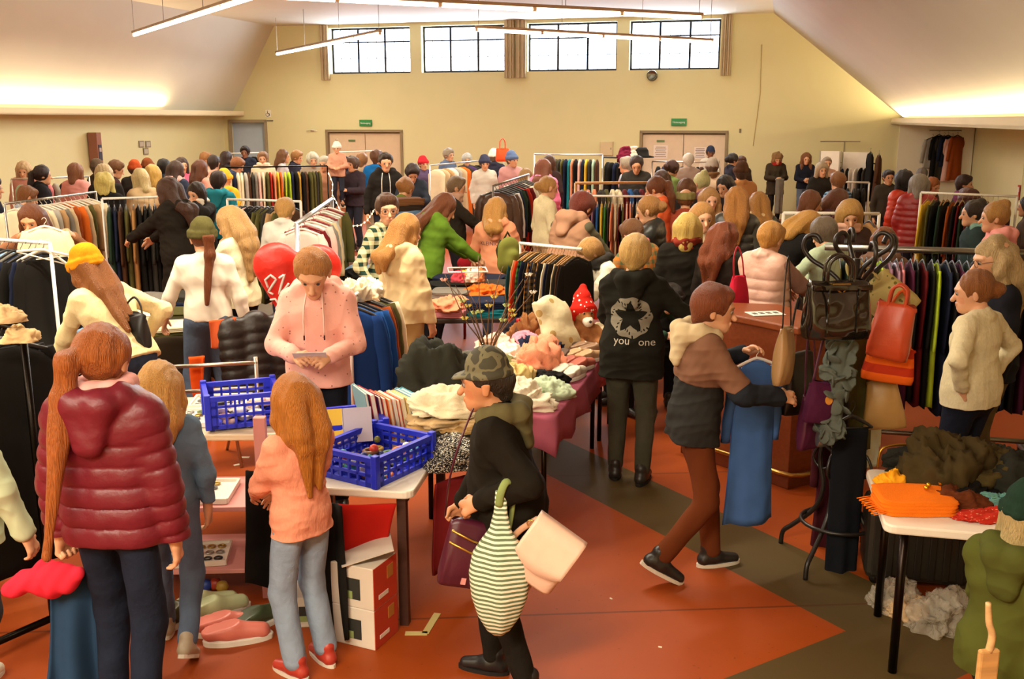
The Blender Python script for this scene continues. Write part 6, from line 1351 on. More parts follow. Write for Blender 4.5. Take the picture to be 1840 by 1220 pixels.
# clear tub on the jeans table
r_ = tag(empty('clear_tub', (-.42, 9.35, .93), .1), 'clear plastic tub of bright scarves on the trousers table', 'tub')
b = MB(); b.rings([[(.16*x_, .12*y_, 0) for x_, y_ in ((1, 1), (-1, 1), (-1, -1), (1, -1))], [(.18*x_, .14*y_, .13) for x_, y_ in ((1, 1), (-1, 1), (-1, -1), (1, -1))]], cap=False); b.quad((-.16, -.12, 0), (.16, -.12, 0), (.16, .12, 0), (-.16, .12, 0)); b.build('tub', mat('e8e4e0', 'glass'), r_)
b = MB(); b.tube([(.18*x_, .14*y_, .13) for x_, y_ in ((1, 1), (-1, 1), (-1, -1), (1, -1), (1, 1))], .007, 6, sharp=True); b.build('rim', mat('e8e4dc', 'plastic'), r_)
for i, (cc, nm) in enumerate((('d84a5c', 'rose'), ('e0a83c', 'yellow'), ('f0e0d0', 'white'), ('d88a5c', 'orange'))): heap('scarf', cc, (-.50 + .055*i, 9.35 + .03*(i % 2), .95), .15, .15, .10, i, f'{nm} scarf bundled in the clear tub', 'scarves in the clear tub')
# heaps behind the checked man and by the coat rails
A5 = Vector((-1.75, 9.6, 0)); UX5, UY5 = Vector((.75, .1, 0)), Vector((-.1, 2.2, 0))
table(A5, UX5, UY5, .72, 'table of scarves and tops behind the checked shirt man', legs='3a2a20', top='5a4634')
PZ = lambda s_: [[[tuple(q.replace('_', ' ').split(':')) for q in cell.split('+')] if '+' in cell else tuple(cell.replace('_', ' ').split(':')) for cell in row.split()] for row in s_.split('\n')]
spread('the scarf table', PZ('''scarf:cream scarf:black+scarf:white
top:yellow+scarf:black scarf:beige+jumper:cream
shirt:black+shirt:white scarf:gold
jumper:navy+shirt:light_blue shirt:dark_red+shirt:white
top:pink+jumper:pale_pink jumper:magenta+shirt:white'''), A5, UX5, UY5, .722, 'clothes on the scarf table', size=(.40, .36))
# left clothes tables
A6 = Vector((-4.25, 5.75, 0)); UX6, UY6 = Vector((1.2, .0, 0)), Vector((-.1, 1.95, 0))
table(A6, UX6, UY6, .72, 'left clothes table under the hand of the yellow beanie woman', legs='2a2018')
spread('the left clothes table', PZ('''jeans:dark_grey+jeans:grey jeans:grey+jeans:denim jumper:light_grey+jeans:dark_grey
jeans:olive+jeans:grey jumper:cream+jeans:dark_green jeans:grey+top:cream
shirt:black+jeans:dark_grey shirt:blue+shirt:white jumper:light_grey+shirt:white
top:black+jumper:dark_green jumper:green+jumper:green top:white+shirt:light_blue'''), A6, UX6, UY6, .722, 'clothes on the left clothes table', size=(.40, .36))
drape('tablecloth', A6, UX6, UY6, .721, .55, mat('2a2018', 'cloth'), 'dark brown cloth hanging down from the left clothes table', seed=5)
A7 = Vector((-3.55, 7.75, 0)); UX7, UY7 = Vector((1.0, .1, 0)), Vector((-.35, 1.7, 0))
table(A7, UX7, UY7, .72, 'clothes table between the yellow beanie and the green beanie', legs='2a2018')
spread('the table between the two beanies', PZ('''jumper:green+top:black top:white+jumper:cream shirt:olive+shirt:cream
jumper:white+top:black towel:pink+towel:pale_pink shirt:grey+shirt:olive
top:black jeans:dark_green+jeans:grey jumper:navy+jeans:dark_grey'''), A7, UX7, UY7, .722, 'clothes on the table between the two beanies', size=(.38, .36))
drape('tablecloth', A7, UX7, UY7, .721, .6, mat('2c2216', 'cloth'), 'dark cloth hanging down from the table between the beanies', seed=9)
# tray table and pink shelf at the left of the front table
A8 = Vector((-2.25, 5.35, 0)); UX8, UY8 = Vector((.98, .02, 0)), Vector((.02, .78, 0))
table(A8, UX8, UY8, .72, 'pale wooden table with jewellery trays beside the blue crate', top='e0c8a4', legs='b8b0a4', kind='wood')
def tray(p, w, l, rz, label, n, cols, group='jewellery trays', ring=True, tilt=0):
    r_ = tag(empty('jewellery_tray', p, rz), label, 'tray', group); r_.rotation_euler = (tilt, 0, rz)
    b = MB(); b.box((0, 0, .006), (w, l, .012))
    for s in (-1, 1): b.box((s*w/2, 0, .014), (.012, l, .028)); b.box((0, s*l/2, .014), (w, .012, .028))
    b.build('tray_base', mat('efe6d6', 'plastic'), r_)
    k = 0; nx = max(2, int(w/.06)); ny = max(2, int(l/.07)); R_ = Matrix.Rotation(rz, 3, 'Z') @ Matrix.Rotation(tilt, 3, 'X')
    for i in range(nx):
        for j in range(ny):
            if k >= n: break
            q = Vector(p) + R_ @ Vector(((i + .5)/nx*w*.9 - w*.45, (j + .5)/ny*l*.88 - l*.44, .013)); nm, cc = cols[(i*3 + j) % len(cols)]
            ball(.0055, q, mat(cc, 'metal' if nm in ('silver', 'gold') else 'plastic'), 'bracelet', f'{nm} bracelet lying in the {label.split(" on ")[0].split(" with ")[0]}', 'jewellery', 'bracelets in the ' + label.split(' on ')[0], ring=.018 if ring else 0); k += 1
SILV = [('silver', 'b0aca4'), ('grey', '6a6660'), ('gold', 'b89a50'), ('green', '6a7a4c')]
tray(Vector((-1.93, 5.62, .724)), .40, .30, .1, 'white tray of large rings on the tray table, nearest the blonde child', 20, SILV); tray(Vector((-1.80, 5.98, .724)), .34, .24, .1, 'white tray of dark beads on the tray table, further back', 16, SILV)
r_ = tag(empty('shelf_unit', (-1.62, 5.02, 0), .05), 'low pink shelf unit with three trays below the tray table', 'shelf'); PK = mat('d89088', 'matte')
for x_ in (-.34, .34):
    for y_ in (-.2, .2):
        b = MB(); b.box((x_, y_, .49 if (x_ > 0 and y_ < 0) else .36), (.06, .05, .98 if (x_ > 0 and y_ < 0) else .72)); b.build('post', PK, r_, bevel=.004)
for z_ in (.16, .50): b = MB(); b.box((0, 0, z_), (.74, .46, .025)); b.build('shelf_board', PK, r_, bevel=.004)
tray(Vector((-1.70, 4.98, .515)), .46, .30, .05, 'white tray of necklaces on the upper pink shelf', 24, SILV); tray(Vector((-1.66, 4.95, .175)), .30, .26, .15, 'white tray of earrings on the lower pink shelf, nearer the post', 20, [('black', '2a2624'), ('silver', 'b0aca4'), ('gold', 'b89a50')]); tray(Vector((-1.90, 5.02, .175)), .2, .24, .05, 'smaller white tray of brooches on the lower pink shelf', 8, [('pink', 'c88a84'), ('silver', 'b0aca4')])
# shoes on the floor by the shelf
for i, (x_, y_, rz, cc, nm, hi, lc) in enumerate(((392, 1100, -.9, 'c4cfa0', 'pale green sneaker, nearer the red-haired child', True, 'dfe6c8'), (372, 1092, -1.0, 'c4cfa0', 'pale green sneaker, nearer the blonde child', True, 'dfe6c8'), (424, 1145, -1.3, 'd87868', 'pink slip-on shoe, outer one of its pair', False, None), (408, 1128, -1.25, 'd87868', 'pink slip-on shoe, inner one of its pair', False, None), (463, 1118, -.7, '3e4a30', 'dark green shoe beside the black hanging coat', False, None), (322, 1110, -.4, '4a4620', 'black and yellow shoe behind the blonde child', True, None))):
    shoe(gp(x_, y_ + 8), rz, cc, nm + ' on the red floor', 'shoes under the pink shelf', high=hi, lace=lc, sc=1.22)
for i, (x_, y_, cc, nm) in enumerate(((372, 1062, '2c4aa0', 'blue'), (388, 1060, 'c04a34', 'red'), (400, 1065, 'c8a040', 'yellow'))): ball(.035, gp(x_, y_), mat(cc, 'plastic'), 'toy_ball', f'small {nm} toy ball under the pink shelf', 'toy', 'toys under the pink shelf')
# below the front table: cartons, red cloth, black garments, floor tape
def carton(p, w, d_, h_, rz, label, front, side):
    r_ = tag(empty('cardboard_box', p, rz), label, 'box', 'product cartons under the front table')
    b = MB(); b.box((0, 0, h_/2), (w, d_, h_)); b.build('carton', mat(front, 'matte'), r_, bevel=.004)
    b = MB(); b.box((w/2 + .001, 0, h_/2), (.003, d_*.98, h_*.98)); b.build('side_panel', mat(side, 'matte'), r_)
    b = MB(); b.box((.0, -d_/2 - .001, h_*.45), (w*.4, .003, h_*.5)); b.build('product_picture', mat('2a2a24', 'matte'), r_)
    b = MB(); b.box((-.02, -d_/2 - .003, h_*.3), (w*.22, .003, h_*.18)); b.build('product_highlight', mat('8a9a5c', 'matte'), r_)
    b = MB(); b.box((w/2 + .003, -d_*.1, h_*.25), (.003, d_*.4, h_*.10)); b.build('label_strip', mat('efe4d8', 'matte'), r_)
    b = MB(); b.box((w/2 + .003, d_*.2, h_*.7), (.003, d_*.25, h_*.3)); b.build('side_print', mat('b87a30', 'matte'), r_)
    return r_
cb = gp(650, 1165); crz = math.radians(36)
carton(Vector((cb.x + .0, cb.y + .12, 0)), .24, .21, .20, -.42, 'lower white and red product carton on the floor under the front table', 'dcd0c0', 'c03c20')
carton(Vector((cb.x + .0, cb.y + .12, .201)), .24, .21, .21, -.42, 'upper white and red product carton with an open grey lid', 'd8cab8', 'c43a1e')
b = MB(); b.box((0, 0, 0), (.25, .2, .006), rotm(ry=-.25)); tag(b.build('carton_flap', mat('c8bcae', 'matte'), None, Vector((cb.x + .02, cb.y + .12, .445)), .2), 'grey cardboard sheet lying on the upper carton', 'cardboard')
carton(Vector((cb.x - .30, cb.y + .30, 0)), .22, .2, .16, .1, 'pale carton behind the black hanging trousers', 'cfc4b4', 'a8603c')
# red cloth hanging under the table edge
def hang_cloth(name, pts_top, L, m, label, cat, folds=5, amp=.02, group=None, taper=1.0, seed=0, swing=(0, 0)):
    a, b_ = Vector(pts_top[0]), Vector(pts_top[1]); n = 40; mm = 16; V = []; d = b_ - a; nn = Vector((-d.y, d.x, 0)).normalized()
    for j in range(mm):
        t = j/(mm - 1)
        for i in range(n):
            s = i/(n - 1); sc_ = 1 + (taper - 1)*t; p = a + d*(.5 + (s - .5)*sc_); p = p + nn*(amp*(.4 + t)*math.sin(s*folds*6.28 + seed + .8*math.sin(3*t)))
            V.append((p.x + swing[0]*t*t, p.y + swing[1]*t*t, p.z - L*t*(1 + .05*math.sin(s*9 + seed))))
    F = [(j*n + i, j*n + i + 1, (j + 1)*n + i + 1, (j + 1)*n + i) for j in range(mm - 1) for i in range(n - 1)]
    o = link(name, mesh_np(name, V, F, True), m); so = o.modifiers.new('solid', 'SOLIDIFY'); so.thickness = .012; return tag(o, label, cat, group)
ta = A1 + UX1*.98; hang_cloth('red_cloth', (Vector((-1.15, 4.53, .66)), Vector((-.55, 4.46, .66))), .42, mat('b01c12', 'cloth'), 'bright red cloth sagging below the front edge of the crate table', 'cloth', folds=1.2, amp=.05, taper=.55, swing=(.05, .10))
hang_cloth('black_coat', (Vector((-.92, 4.40, .70)), Vector((-.78, 4.36, .70))), .69, mat('1b1916', 'cloth'), 'long black garment hanging between the red-haired child and the cartons', 'coat', folds=1.4, amp=.03, taper=1.35, seed=2)
hang_cloth('black_jacket', (Vector((-1.28, 4.62, .78)), Vector((-1.10, 4.56, .78))), .6, mat('161412', 'cloth'), 'black jacket hanging by the pink post behind the red-haired child', 'jacket', folds=1.2, amp=.035, taper=1.2, seed=4)
hang_cloth('red_backpack', (Vector((-.37, 4.72, .66)), Vector((-.17, 5.0, .66))), .5, mat('6e1a1c', 'cloth'), 'dark red bag hanging under the front table behind the square leg', 'bag', folds=.8, amp=.06, taper=.8, seed=1)
for i, (p, q) in enumerate((((728, 1138), (768, 1138)), ((764, 1138), (786, 1102)))):
    a, b_ = gp(*p, .003), gp(*q, .003); b = MB(); b.bar(a, b_, .035, .003); tag(b.build('floor_tape', mat('c8b878', 'matte')), ('strip of yellowed floor tape under the square table leg', 'strip of yellowed floor tape pointing away from the square leg')[i], 'tape')
for i, (x_, y_) in enumerate(((440, 822), (428, 835), (500, 805), (1098, 1076), (1186, 1163), (75, 1037))):
    b = MB(); s_ = .03 if i < 3 or i == 5 else .008; b.box((0, 0, .0015), (s_*2.2, s_, .003)); tag(b.build('paper_scrap', mat('ece0c8', 'matte'), None, gp(x_, y_), i*.7), ['white paper scrap on the floor behind the pink post', 'white paper strip on the floor just left of the pink post', 'pale paper scrap between the tray table and the pink hoodie', 'white speck on the red floor beside the pink handbag', 'white speck on the red floor towards the front', 'white paper scrap on the floor by the maroon jacket'][i], 'paper')
# ------------------------------------------------------------------ white table at the lower right
A9 = Vector((1.60, 4.03, 0)); UX9, UY9 = dirv(103, 1.6), dirv(13, .74)
table(A9, UX9, UY9, .74, 'white folding table with the orange scarf at the lower right', legs='241c18', top='ece2d0', lr=.02, inset=.10)
T9 = lambda s, t, z=.741: Vector((A9.x + UX9.x*s + UY9.x*t, A9.y + UX9.y*s + UY9.y*t, z)); G9 = 'clothes on the lower right table'
for what, cc, x_, y_, sx_, sy_, sz_, rz, lab, m_ in (
    ('scarf', 'f07818', 1640, 905, .34, .24, .07, .0, 'bright orange fringed scarf at the corner of the white table', None), ('hat', 'f0a420', 1608, 868, .20, .16, .08, .2, 'yellow orange knitted hat behind the orange scarf', None),
    ('coat', '3c3018', 1700, 868, .42, .36, .24, .4, 'dark olive brown coat heaped on the white table', None), ('coat', '44381c', 1770, 872, .38, .34, .19, 1.0, 'brown wool coat heaped beside the dark olive one', None), ('top', '16130f', 1735, 892, .26, .20, .09, .2, 'black scarf between the brown heaps', None),
    ('top', '5a2c14', 1722, 903, .24, .2, .07, .3, 'rust brown top under the black scarf', None), ('scarf', '2a6a80', 1790, 905, .22, .11, .06, -.5, 'blue and green striped scarf along the front of the white table', mat('2a5a80', 'stripe', '7ab08c', 1.2)),
    ('scarf', 'a8c8a0', 1822, 850, .3, .22, .07, .2, 'mint patterned scarf at the back of the white table', mat('a8c8a0', 'spots', '3a7a6a', 1.5)), ('top', 'c03020', 1775, 922, .34, .13, .035, .1, 'red and orange top at the front edge of the white table', mat('c03020', 'spots', 'f0a080', .8)),
    ('top', '24241e', 1640, 838, .3, .22, .10, .0, 'black bag with a gold frame at the back corner of the white table', None), ('coat', '24241e', 1840, 885, .36, .3, .16, .6, 'black coat at the right end of the white table', None), ('coat', '2a2a1e', 1770, 838, .4, .26, .12, .2, 'dark green jumper at the back of the white table', None)):
    o = heap(what, cc, gp(x_, y_ + 6, .742), sx_, sy_, sz_, rz, lab, G9, m=m_, kind='fold' if cc == 'f07818' else None)
    if cc == 'f07818':
        b = MB()
        for q in range(14): yy = -.30 + .6*q/13; b.tube([(-.46, yy, .10), (-.56, yy + .01*(q % 3), .05), (-.62 - .02*(q % 2), yy, .02)], .012, 5)
        b.build('fringe', mat('f07818', 'knit'), o, smooth=True)
b = MB(); b.tube([(-.10, 0, 0), (-.085, 0, .09), (0, 0, .11), (.085, 0, .09), (.10, 0, 0)], .006, 6); tag(b.build('bag_frame', mat('a07a28', 'metal'), None, gp(1612, 838, .80), .1, smooth=True), 'gold metal handle frame standing on the black bag', 'bag frame')
for i, (x_, y_) in enumerate(((1668, 876), (1664, 881), (1690, 872))): ball(.012, gp(x_, y_, .815), mat('d8a830', 'metal'), 'gold_earring', ['gold bead lying on the orange scarf, nearest the back', 'gold bead lying on the orange scarf, nearest the corner', 'gold bead at the edge of the dark olive coat'][i], 'jewellery', 'gold beads on the orange scarf')
# suitcase and clear bags under it
sc0 = gp(1655, 1075); r_ = tag(empty('suitcase', (sc0.x + .04, sc0.y + .24, 0), -.25), 'black ribbed suitcase lying slanted under the white table', 'suitcase')
b = MB(); b.box((0, 0, .24), (.52, .34, .40)); b.build('shell', mat('25211a', 'plastic'), r_, bevel=.04)
b = MB()
for i in range(7): b.box((-.21 + .07*i, -.173, .24), (.035, .012, .34))
b.build('ribs', mat('1e1a15', 'plastic'), r_, bevel=.005)
for s in (-1, 1): b = MB(); b.tube([(s*.2, -.12, .03), (s*.2, -.09, .03)], .03, 12); b.build('wheel', mat('151312', 'plastic'), r_, smooth=True)
b = MB(); b.tube([(-.08, -.18, .40), (-.06, -.205, .42), (.06, -.205, .42), (.08, -.18, .40)], .011, 8); b.build('handle', mat('151312', 'plastic'), r_, smooth=True)
for i, (x_, y_, sx_, sz_, rz, lab) in enumerate(((1612, 1095, .26, .13, .3, 'clear crumpled plastic bag left of the table leg'), (1690, 1128, .30, .17, .8, 'clear crumpled plastic bag right of the table leg'))):
    q = gp(x_, y_); o = link('plastic_bag', heap_mesh('bagfilm', i), None, None, (q.x, q.y + .05, .002)); o.scale = (sx_, sx_*1.1, sz_*1.9); o.rotation_euler = (0, 0, rz); o.material_slots[0].link = 'OBJECT'; o.material_slots[0].material = mat('cfc4b0', 'bag_film'); tag(o, lab, 'plastic bag', 'plastic bags under the white table')
heap('bag', 'c8a880', gp(1622, 1100), .2, .18, .08, .1, 'beige cloth showing under the clear plastic bags', 'cloth under the plastic bags')
# pale wooden armchair post at the lower right
c0 = at(1772, 1215, 3.05); r_ = tag(empty('wooden_chair', (c0.x, c0.y, 0), .15), 'pale wooden chair whose paddle-shaped post stands beside the olive jacket', 'chair')
b = MB(); b.prism([(-.036, -.012), (.036, -.012), (.036, .012), (-.036, .012)], .02, c0.z + .10); b.build('post', mat('d2a062', 'wood'), r_, bevel=.008)
b = MB(); b.tube([(0, 0, c0.z + .09), (.005, 0, c0.z + .15), (-.012, 0, c0.z + .20), (-.022, 0, c0.z + .27)], [.013, .012, .011, .009], 10); b.build('curved_neck', mat('d8b078', 'wood'), r_, smooth=True)
b = MB(); b.box((.28, -.08, .44), (.44, .30, .035)); b.build('seat', mat('b8864c', 'wood'), r_, bevel=.006)
for x_, y_ in ((.46, -.2), (.46, .04), (.09, -.2)): b = MB(); b.box((x_, y_, .21), (.04, .04, .42)); b.build('leg', mat('c0904f', 'wood'), r_)
# ------------------------------------------------------------------ wooden counter
z_ = 1.12; cp = [(1.28, 7.15), (1.60, 6.75), (1.86, 6.40), (2.10, 6.54), (2.14, 6.74), (1.95, 7.2), (1.5, 7.3)]
r_ = tag(empty('wooden_counter', (1.86, 6.9, 0)), 'reddish wooden counter with an angled front between the blue dress and the bag stand', 'counter'); loc = [(x - 1.86, y - 6.9) for x, y in cp]
b = MB(); b.prism(loc, .08, z_ - .05); b.build('counter_body', mat('7c3a1a', 'wood'), r_, bevel=.006)
sc_ = lambda k: [(x*k, y*k) for x, y in loc]
b = MB(); b.prism(sc_(1.07), z_ - .05, z_); b.build('counter_top', mat('8a4420', 'wood'), r_, bevel=.01)
b = MB(); b.prism(sc_(1.03), 0, .10); b.build('plinth', mat('6a2e14', 'wood'), r_, bevel=.006)
b = MB(); b.tube([Vector((x*1.12, y*1.12, .12)) for x, y in loc[:5]], .016, 10); b.build('foot_rail', mat('b08a48', 'metal'), r_, smooth=True)
b = MB(); b.box((0, 0, 0), (.24, .15, .003)); r_ = tag(empty('leaflet', gp(1375, 563, z_ + .004), .2), 'white printed leaflet on the wooden counter', 'leaflet'); b.build('paper', mat('f4eee2', 'matte'), r_)
b = MB()
for i in range(4): b.box((-.08 + .053*i, 0, .003), (.03, .05, .002))
b.build('printed_marks', mat('6a665c', 'matte'), r_)
# ------------------------------------------------------------------ bag stand
SX, SY = 1.83, 5.28; r_ = tag(empty('coat_stand', (SX, SY, 0), .3), 'black bentwood coat stand hung all over with handbags', 'coat stand'); BW = mat('1a1512', 'plastic')
b = MB(); b.tube([(0, 0, .22), (0, 0, 1.72)], .019, 12); b.build('post', BW, r_, smooth=True)
for i in range(4):
    a = i*math.pi/2 + .5; q = lambda r, z: (r*math.cos(a), r*math.sin(a), z)
    b = MB(); b.tube([q(.02, .78), q(.10, .70), q(.13, .58), q(.10, .42), q(.14, .28), q(.27, .14), q(.33, .08), q(.34, .0)], .014, 8); b.build('leg', BW, r_, smooth=True)
    b = MB(); b.tube([q(.02, .60), q(.12, .66), q(.17, .58), q(.12, .52), q(.05, .55)], .009, 6); b.build('scroll', BW, r_, smooth=True)
b = MB(); b.tube([(.20*math.cos(t), .20*math.sin(t), .24) for t in [i*math.pi/12 for i in range(25)]], .011, 8); b.build('ring', BW, r_, smooth=True)
for i in range(6):
    a = i*math.pi/3 + .2; q = lambda r, z: (r*math.cos(a), r*math.sin(a), z); big = i % 2 == 0
    b = MB(); b.tube([q(.015, 1.50), q(.09, 1.60), q(.17, 1.66), q(.24, 1.70), q(.285, 1.76), q(.27, 1.82), q(.22, 1.83), q(.19, 1.79)] if big else [q(.015, 1.62), q(.04, 1.68), q(.10, 1.74), q(.16, 1.79), q(.165, 1.84), q(.12, 1.865), q(.085, 1.84), q(.09, 1.80)], .0125, 8); b.build('hook', BW, r_, smooth=True)
def handbag(p, w, h_, dp, rz, col, label, kind='leather', tilt=0, taper=.85, handle=.2, name='handbag', col2=None, strap=False, e=.6, clasp=None, scale=1.0, flap=False, group=None, hcol=None):
    r_ = tag(empty(name, p, rz), label, 'handbag', group); r_.rotation_euler = (0, tilt, rz); m = mat(col, kind, col2, scale) if col2 else mat(col, kind)
    bag_mesh(w, h_, dp, taper, seed=hsh(label) % 99, e=e).build('bag_body', m, r_, smooth=True)
    hm = mat(hcol or col, 'leather' if kind in ('spots', 'stripe', 'cloth') else kind)
    if handle:
        for s in (-1, 1):
            b = MB(); y_ = s*dp*.16; b.tube([(-w*.22*taper, y_, h_*.93), (-w*.22*taper, y_, h_ + handle*.4), (-w*.15, y_, h_ + handle*.8), (0, y_, h_ + handle), (w*.15, y_, h_ + handle*.8), (w*.22*taper, y_, h_ + handle*.4), (w*.22*taper, y_, h_*.93)], .009, 8); b.build('handle', hm, r_, smooth=True)
    if strap: b = MB(); b.tube([(-w*.4*taper, 0, h_*.95), (-w*.2, .02, h_ + strap*.6), (0, .03, h_ + strap), (w*.2, .02, h_ + strap*.6), (w*.4*taper, 0, h_*.95)], .008, 6, flat=.4); b.build('strap', hm, r_, smooth=True)
    b = MB(); b.rings([[(w*.5*taper*k1*math.cos(t), dp*.5*.40*k1*math.sin(t), h_*zz) for t in [i*math.pi/10 for i in range(20)]] for k1, zz in ((1.05, .90), (1.10, .93), (1.05, .985))], cap=False); b.build('rim', m, r_, smooth=True)
    if clasp: b = MB(); b.box((0, -dp*.24, h_*.93), (w*.26, .02, .03)); b.tube([(.02*math.cos(t), -dp*.28, h_*.90 + .02*math.sin(t)) for t in [i*.45 for i in range(15)]], .005, 6); b.build('clasp', mat(clasp, 'metal'), r_, bevel=.003)
    if flap: b = MB(); b.rings([[(w*.46*math.cos(t), -dp*yy, h_*zz + (h_*.06*math.cos(2*t) if zz < .6 else 0)) for t in [math.pi*i/10 for i in range(11)]] for yy, zz in ((.05, 1.01), (.36, .96), (.47, .7), (.52, .45))], cap=False); b.build('flap', m, r_, smooth=True)
    return r_
GB = 'bags on the coat stand'
hb = handbag(at(1500, 606, 4.93), .345, .285, .16, .06, '17130f', 'large glossy black handbag with gold clasp on the coat stand', 'patent', taper=.86, handle=.13, clasp='c8963c', e=.45, group=GB)
b = MB()
for s in (-1, 1): b = MB(); b.box((s*.075, -.083, .15), (.008, .01, .22)); b.build('seam_strip', mat('120f0c', 'patent'), hb)
b = MB(); b.bar((-.145, -.058, .262), (.15, -.058, .262), .012, .028); b.build('belt', mat('1a1510', 'patent'), hb, bevel=.003)
handbag(at(1592, 642, 5.12), .22, .29, .12, -.55, 'b8431f', 'orange red leather tote on the coat stand beside the glossy black bag', 'leather', tilt=.12, handle=.10, group=GB)
handbag(at(1592, 684, 5.22), .28, .19, .10, -.25, 'e8641c', 'orange and red striped bag below the orange red tote', 'stripe', tilt=.1, taper=.8, handle=0, strap=.3, col2='b83418', scale=.35, group=GB)
handbag(at(1626, 566, 5.30), .24, .25, .11, -.3, 'b4a468', 'gold green patterned bag slanting off the right of the stand', 'spots', tilt=-.85, taper=.9, handle=.16, col2='6a6a34', scale=1.5, group=GB)
handbag(at(1590, 768, 5.30), .24, .27, .09, -.3, 'a88048', 'tan flared bag with a bow low on the right of the stand', 'leather', tilt=-.14, taper=.62, handle=0, strap=.35, group=GB)
handbag(at(1466, 758, 5.0), .16, .21, .06, .2, '4a1a38', 'purple flowered shoulder bag hanging low on the stand', 'spots', tilt=.12, taper=.9, handle=0, strap=.36, col2='d89038', scale=.55, group=GB)
handbag(at(1450, 805, 5.15), .14, .30, .06, .5, '4c1832', 'plain plum bag behind the purple flowered one', 'leather', taper=.7, handle=0, strap=.4, group=GB)
handbag(at(1404, 690, 4.98), .17, .29, .06, .9, 'a07c50', 'beige bag in the hand of the woman with the blue dress', 'leather', tilt=.1, taper=.8, handle=0, strap=.36, group=GB, hcol='2a1c14')
handbag(at(1430, 742, 5.30), .2, .34, .08, .4, '1e1a14', 'black bag hanging behind the beige one', 'leather', taper=.85, handle=0, strap=.3, group=GB)
handbag(at(1478, 800, 5.05), .08, .12, .05, .2, 'a8a49c', 'little silver bag at the bottom of the grey ruffles', 'metal', taper=.6, handle=0, strap=.2, group=GB)
pr = []; rr = random.Random(4)
for i in range(90):
    t = rr.random(); a = rr.uniform(0, 6.28); q = Vector((math.cos(a)*(.055 + .02*math.sin(t*3)), math.sin(a)*.045, -t*.52)); nn = Vector((rr.uniform(-1, 1), rr.uniform(-1, 1), rr.uniform(-.5, 1))).normalized()
    pr.append(cone(q, q, .036, None, .004, nn, .22))
pr.append(cone((0, 0, -.02), (.01, 0, -.5), .04, .045, .01)); me, _ = sdf_mesh('ruffle_scarf', pr, .006); o = link('ruffle_scarf', me, mat('5a6058', 'cloth')); o.location = at(1512, 612, 5.02); o.rotation_euler = (0, .05, 0); tag(o, 'grey green ruffled scarf hanging down below the glossy black bag', 'scarf')
hang('trousers', 'black', at(1532, 730, 5.16), .1, 'long black trousers hanging from the stand down to its legs', 'clothes on the coat stand', scale=1.05, sx=.62, mk=mat('14161c', 'cloth'))
hang('jacket', 'olive', at(1550, 560, 5.42), .5, 'olive brown garment hanging behind the bags on the stand', 'clothes on the coat stand', scale=1.0, sx=.6)
hang('dress', 'dark red', at(1510, 690, 5.5), .3, 'dark wine dress hanging behind the black trousers', 'clothes on the coat stand', scale=.9, sx=.6, mk=mat('3a1018', 'cloth'))
hang('blouse', 'white', at(1566, 730, 5.5), .4, 'white and green cloth hanging behind the tan bag', 'clothes on the coat stand', scale=.5, sx=.7, mk=mat('d8dcc8', 'cloth'))
# ------------------------------------------------------------------ things people hold
bl = PEOPLE['blue']; bd = hang('dress', 'blue', bl['lhand'] + Vector((.005, -.005, -.012)), .3, 'long blue dress on a white hanger held up by the woman in brown', 'held clothes', scale=.78, sx=.9, mk=mat('4468a4', 'cloth'), hcol='ece4d8', v=1)
cm = PEOPLE['camo']; ae = cm['arm'][0]; EL = cm['W'] @ (ae[1]*.56 + ae[2]*.44)
# striped tote
rings = []; prof = [(0, .022, .014), (.02, .045, .03), (.08, .078, .05), (.17, .105, .066), (.27, .116, .066), (.35, .106, .055), (.41, .075, .04), (.46, .045, .026), (.53, .03, .014), (.62, .024, .012)]
for j, (zz, a_, c_) in enumerate(prof): rings.append([(a_*math.cos(t)*(1 + .10*math.sin(2*t + .5*j)) + .02*(zz - .3), c_*math.sin(t)*(1 + .1*math.sin(5*t + j*.7)), zz) for t in [2*math.pi*i/32 for i in range(32)]])
r_ = tag(empty('striped_tote', EL + Vector((-.03, -.035, -.60)), -.15), 'green and cream striped cloth tote on the arm of the camouflage cap person', 'bag')
b = MB(); b.rings(rings); b.build('bag_body', mat('ece6cc', 'stripe', '6a7a5c', 1.7), r_, smooth=True)
b = MB(); b.tube([(.0, -.01, .56), (.01, -.02, .62), (.03, .0, .66), (.05, .04, .62), (.04, .05, .5), (.02, .04, .4)], .016, 8, flat=.6); b.build('handle', mat('8a9a5c', 'cloth'), r_, smooth=True)
# pink handbag
r_ = tag(empty('handbag', EL + Vector((.15, -.05, -.24)), 0), 'pale pink flap handbag hanging from the camouflage cap person’s arm'.replace('’s', ''), 'handbag'); r_.rotation_euler = (0, math.radians(33), -.25); r_.scale = (1.2,)*3
b = MB(); w_, h_, d_ = .185, .215, .085
b.rings([[(x_*k, y_*k2, zz) for x_, y_ in [(w_/2*math.copysign(abs(math.cos(t))**.35, math.cos(t)), d_/2*math.copysign(abs(math.sin(t))**.6, math.sin(t))) for t in [2*math.pi*i/32 for i in range(32)]]] for zz, k, k2 in ((-h_/2, .9, .8), (-h_/2 + .012, 1, 1), (0, 1, .95), (h_/2 - .02, .93, .6), (h_/2, .86, .4))]); b.build('bag_body', mat('e6bca4', 'leather'), r_, smooth=True)
b = MB(); b.rings([[(x_, y_, zz) for x_ in (0,)] for y_, zz in ((0, 0),)]) if False else None
b = MB(); N_ = 17; V = []; F = []
for j, (yy, zz) in enumerate(((.012, h_/2 + .006), (-.022, h_/2 + .006), (-.040, h_/2 - .03), (-.049, 0), (-.052, -.02))):
    for i in range(N_): s = i/(N_ - 1)*2 - 1; V.append((s*w_*.5, yy, zz - (.035*(1 - s*s) if j == 4 else (.018*(1 - s*s) if j == 3 else 0))))
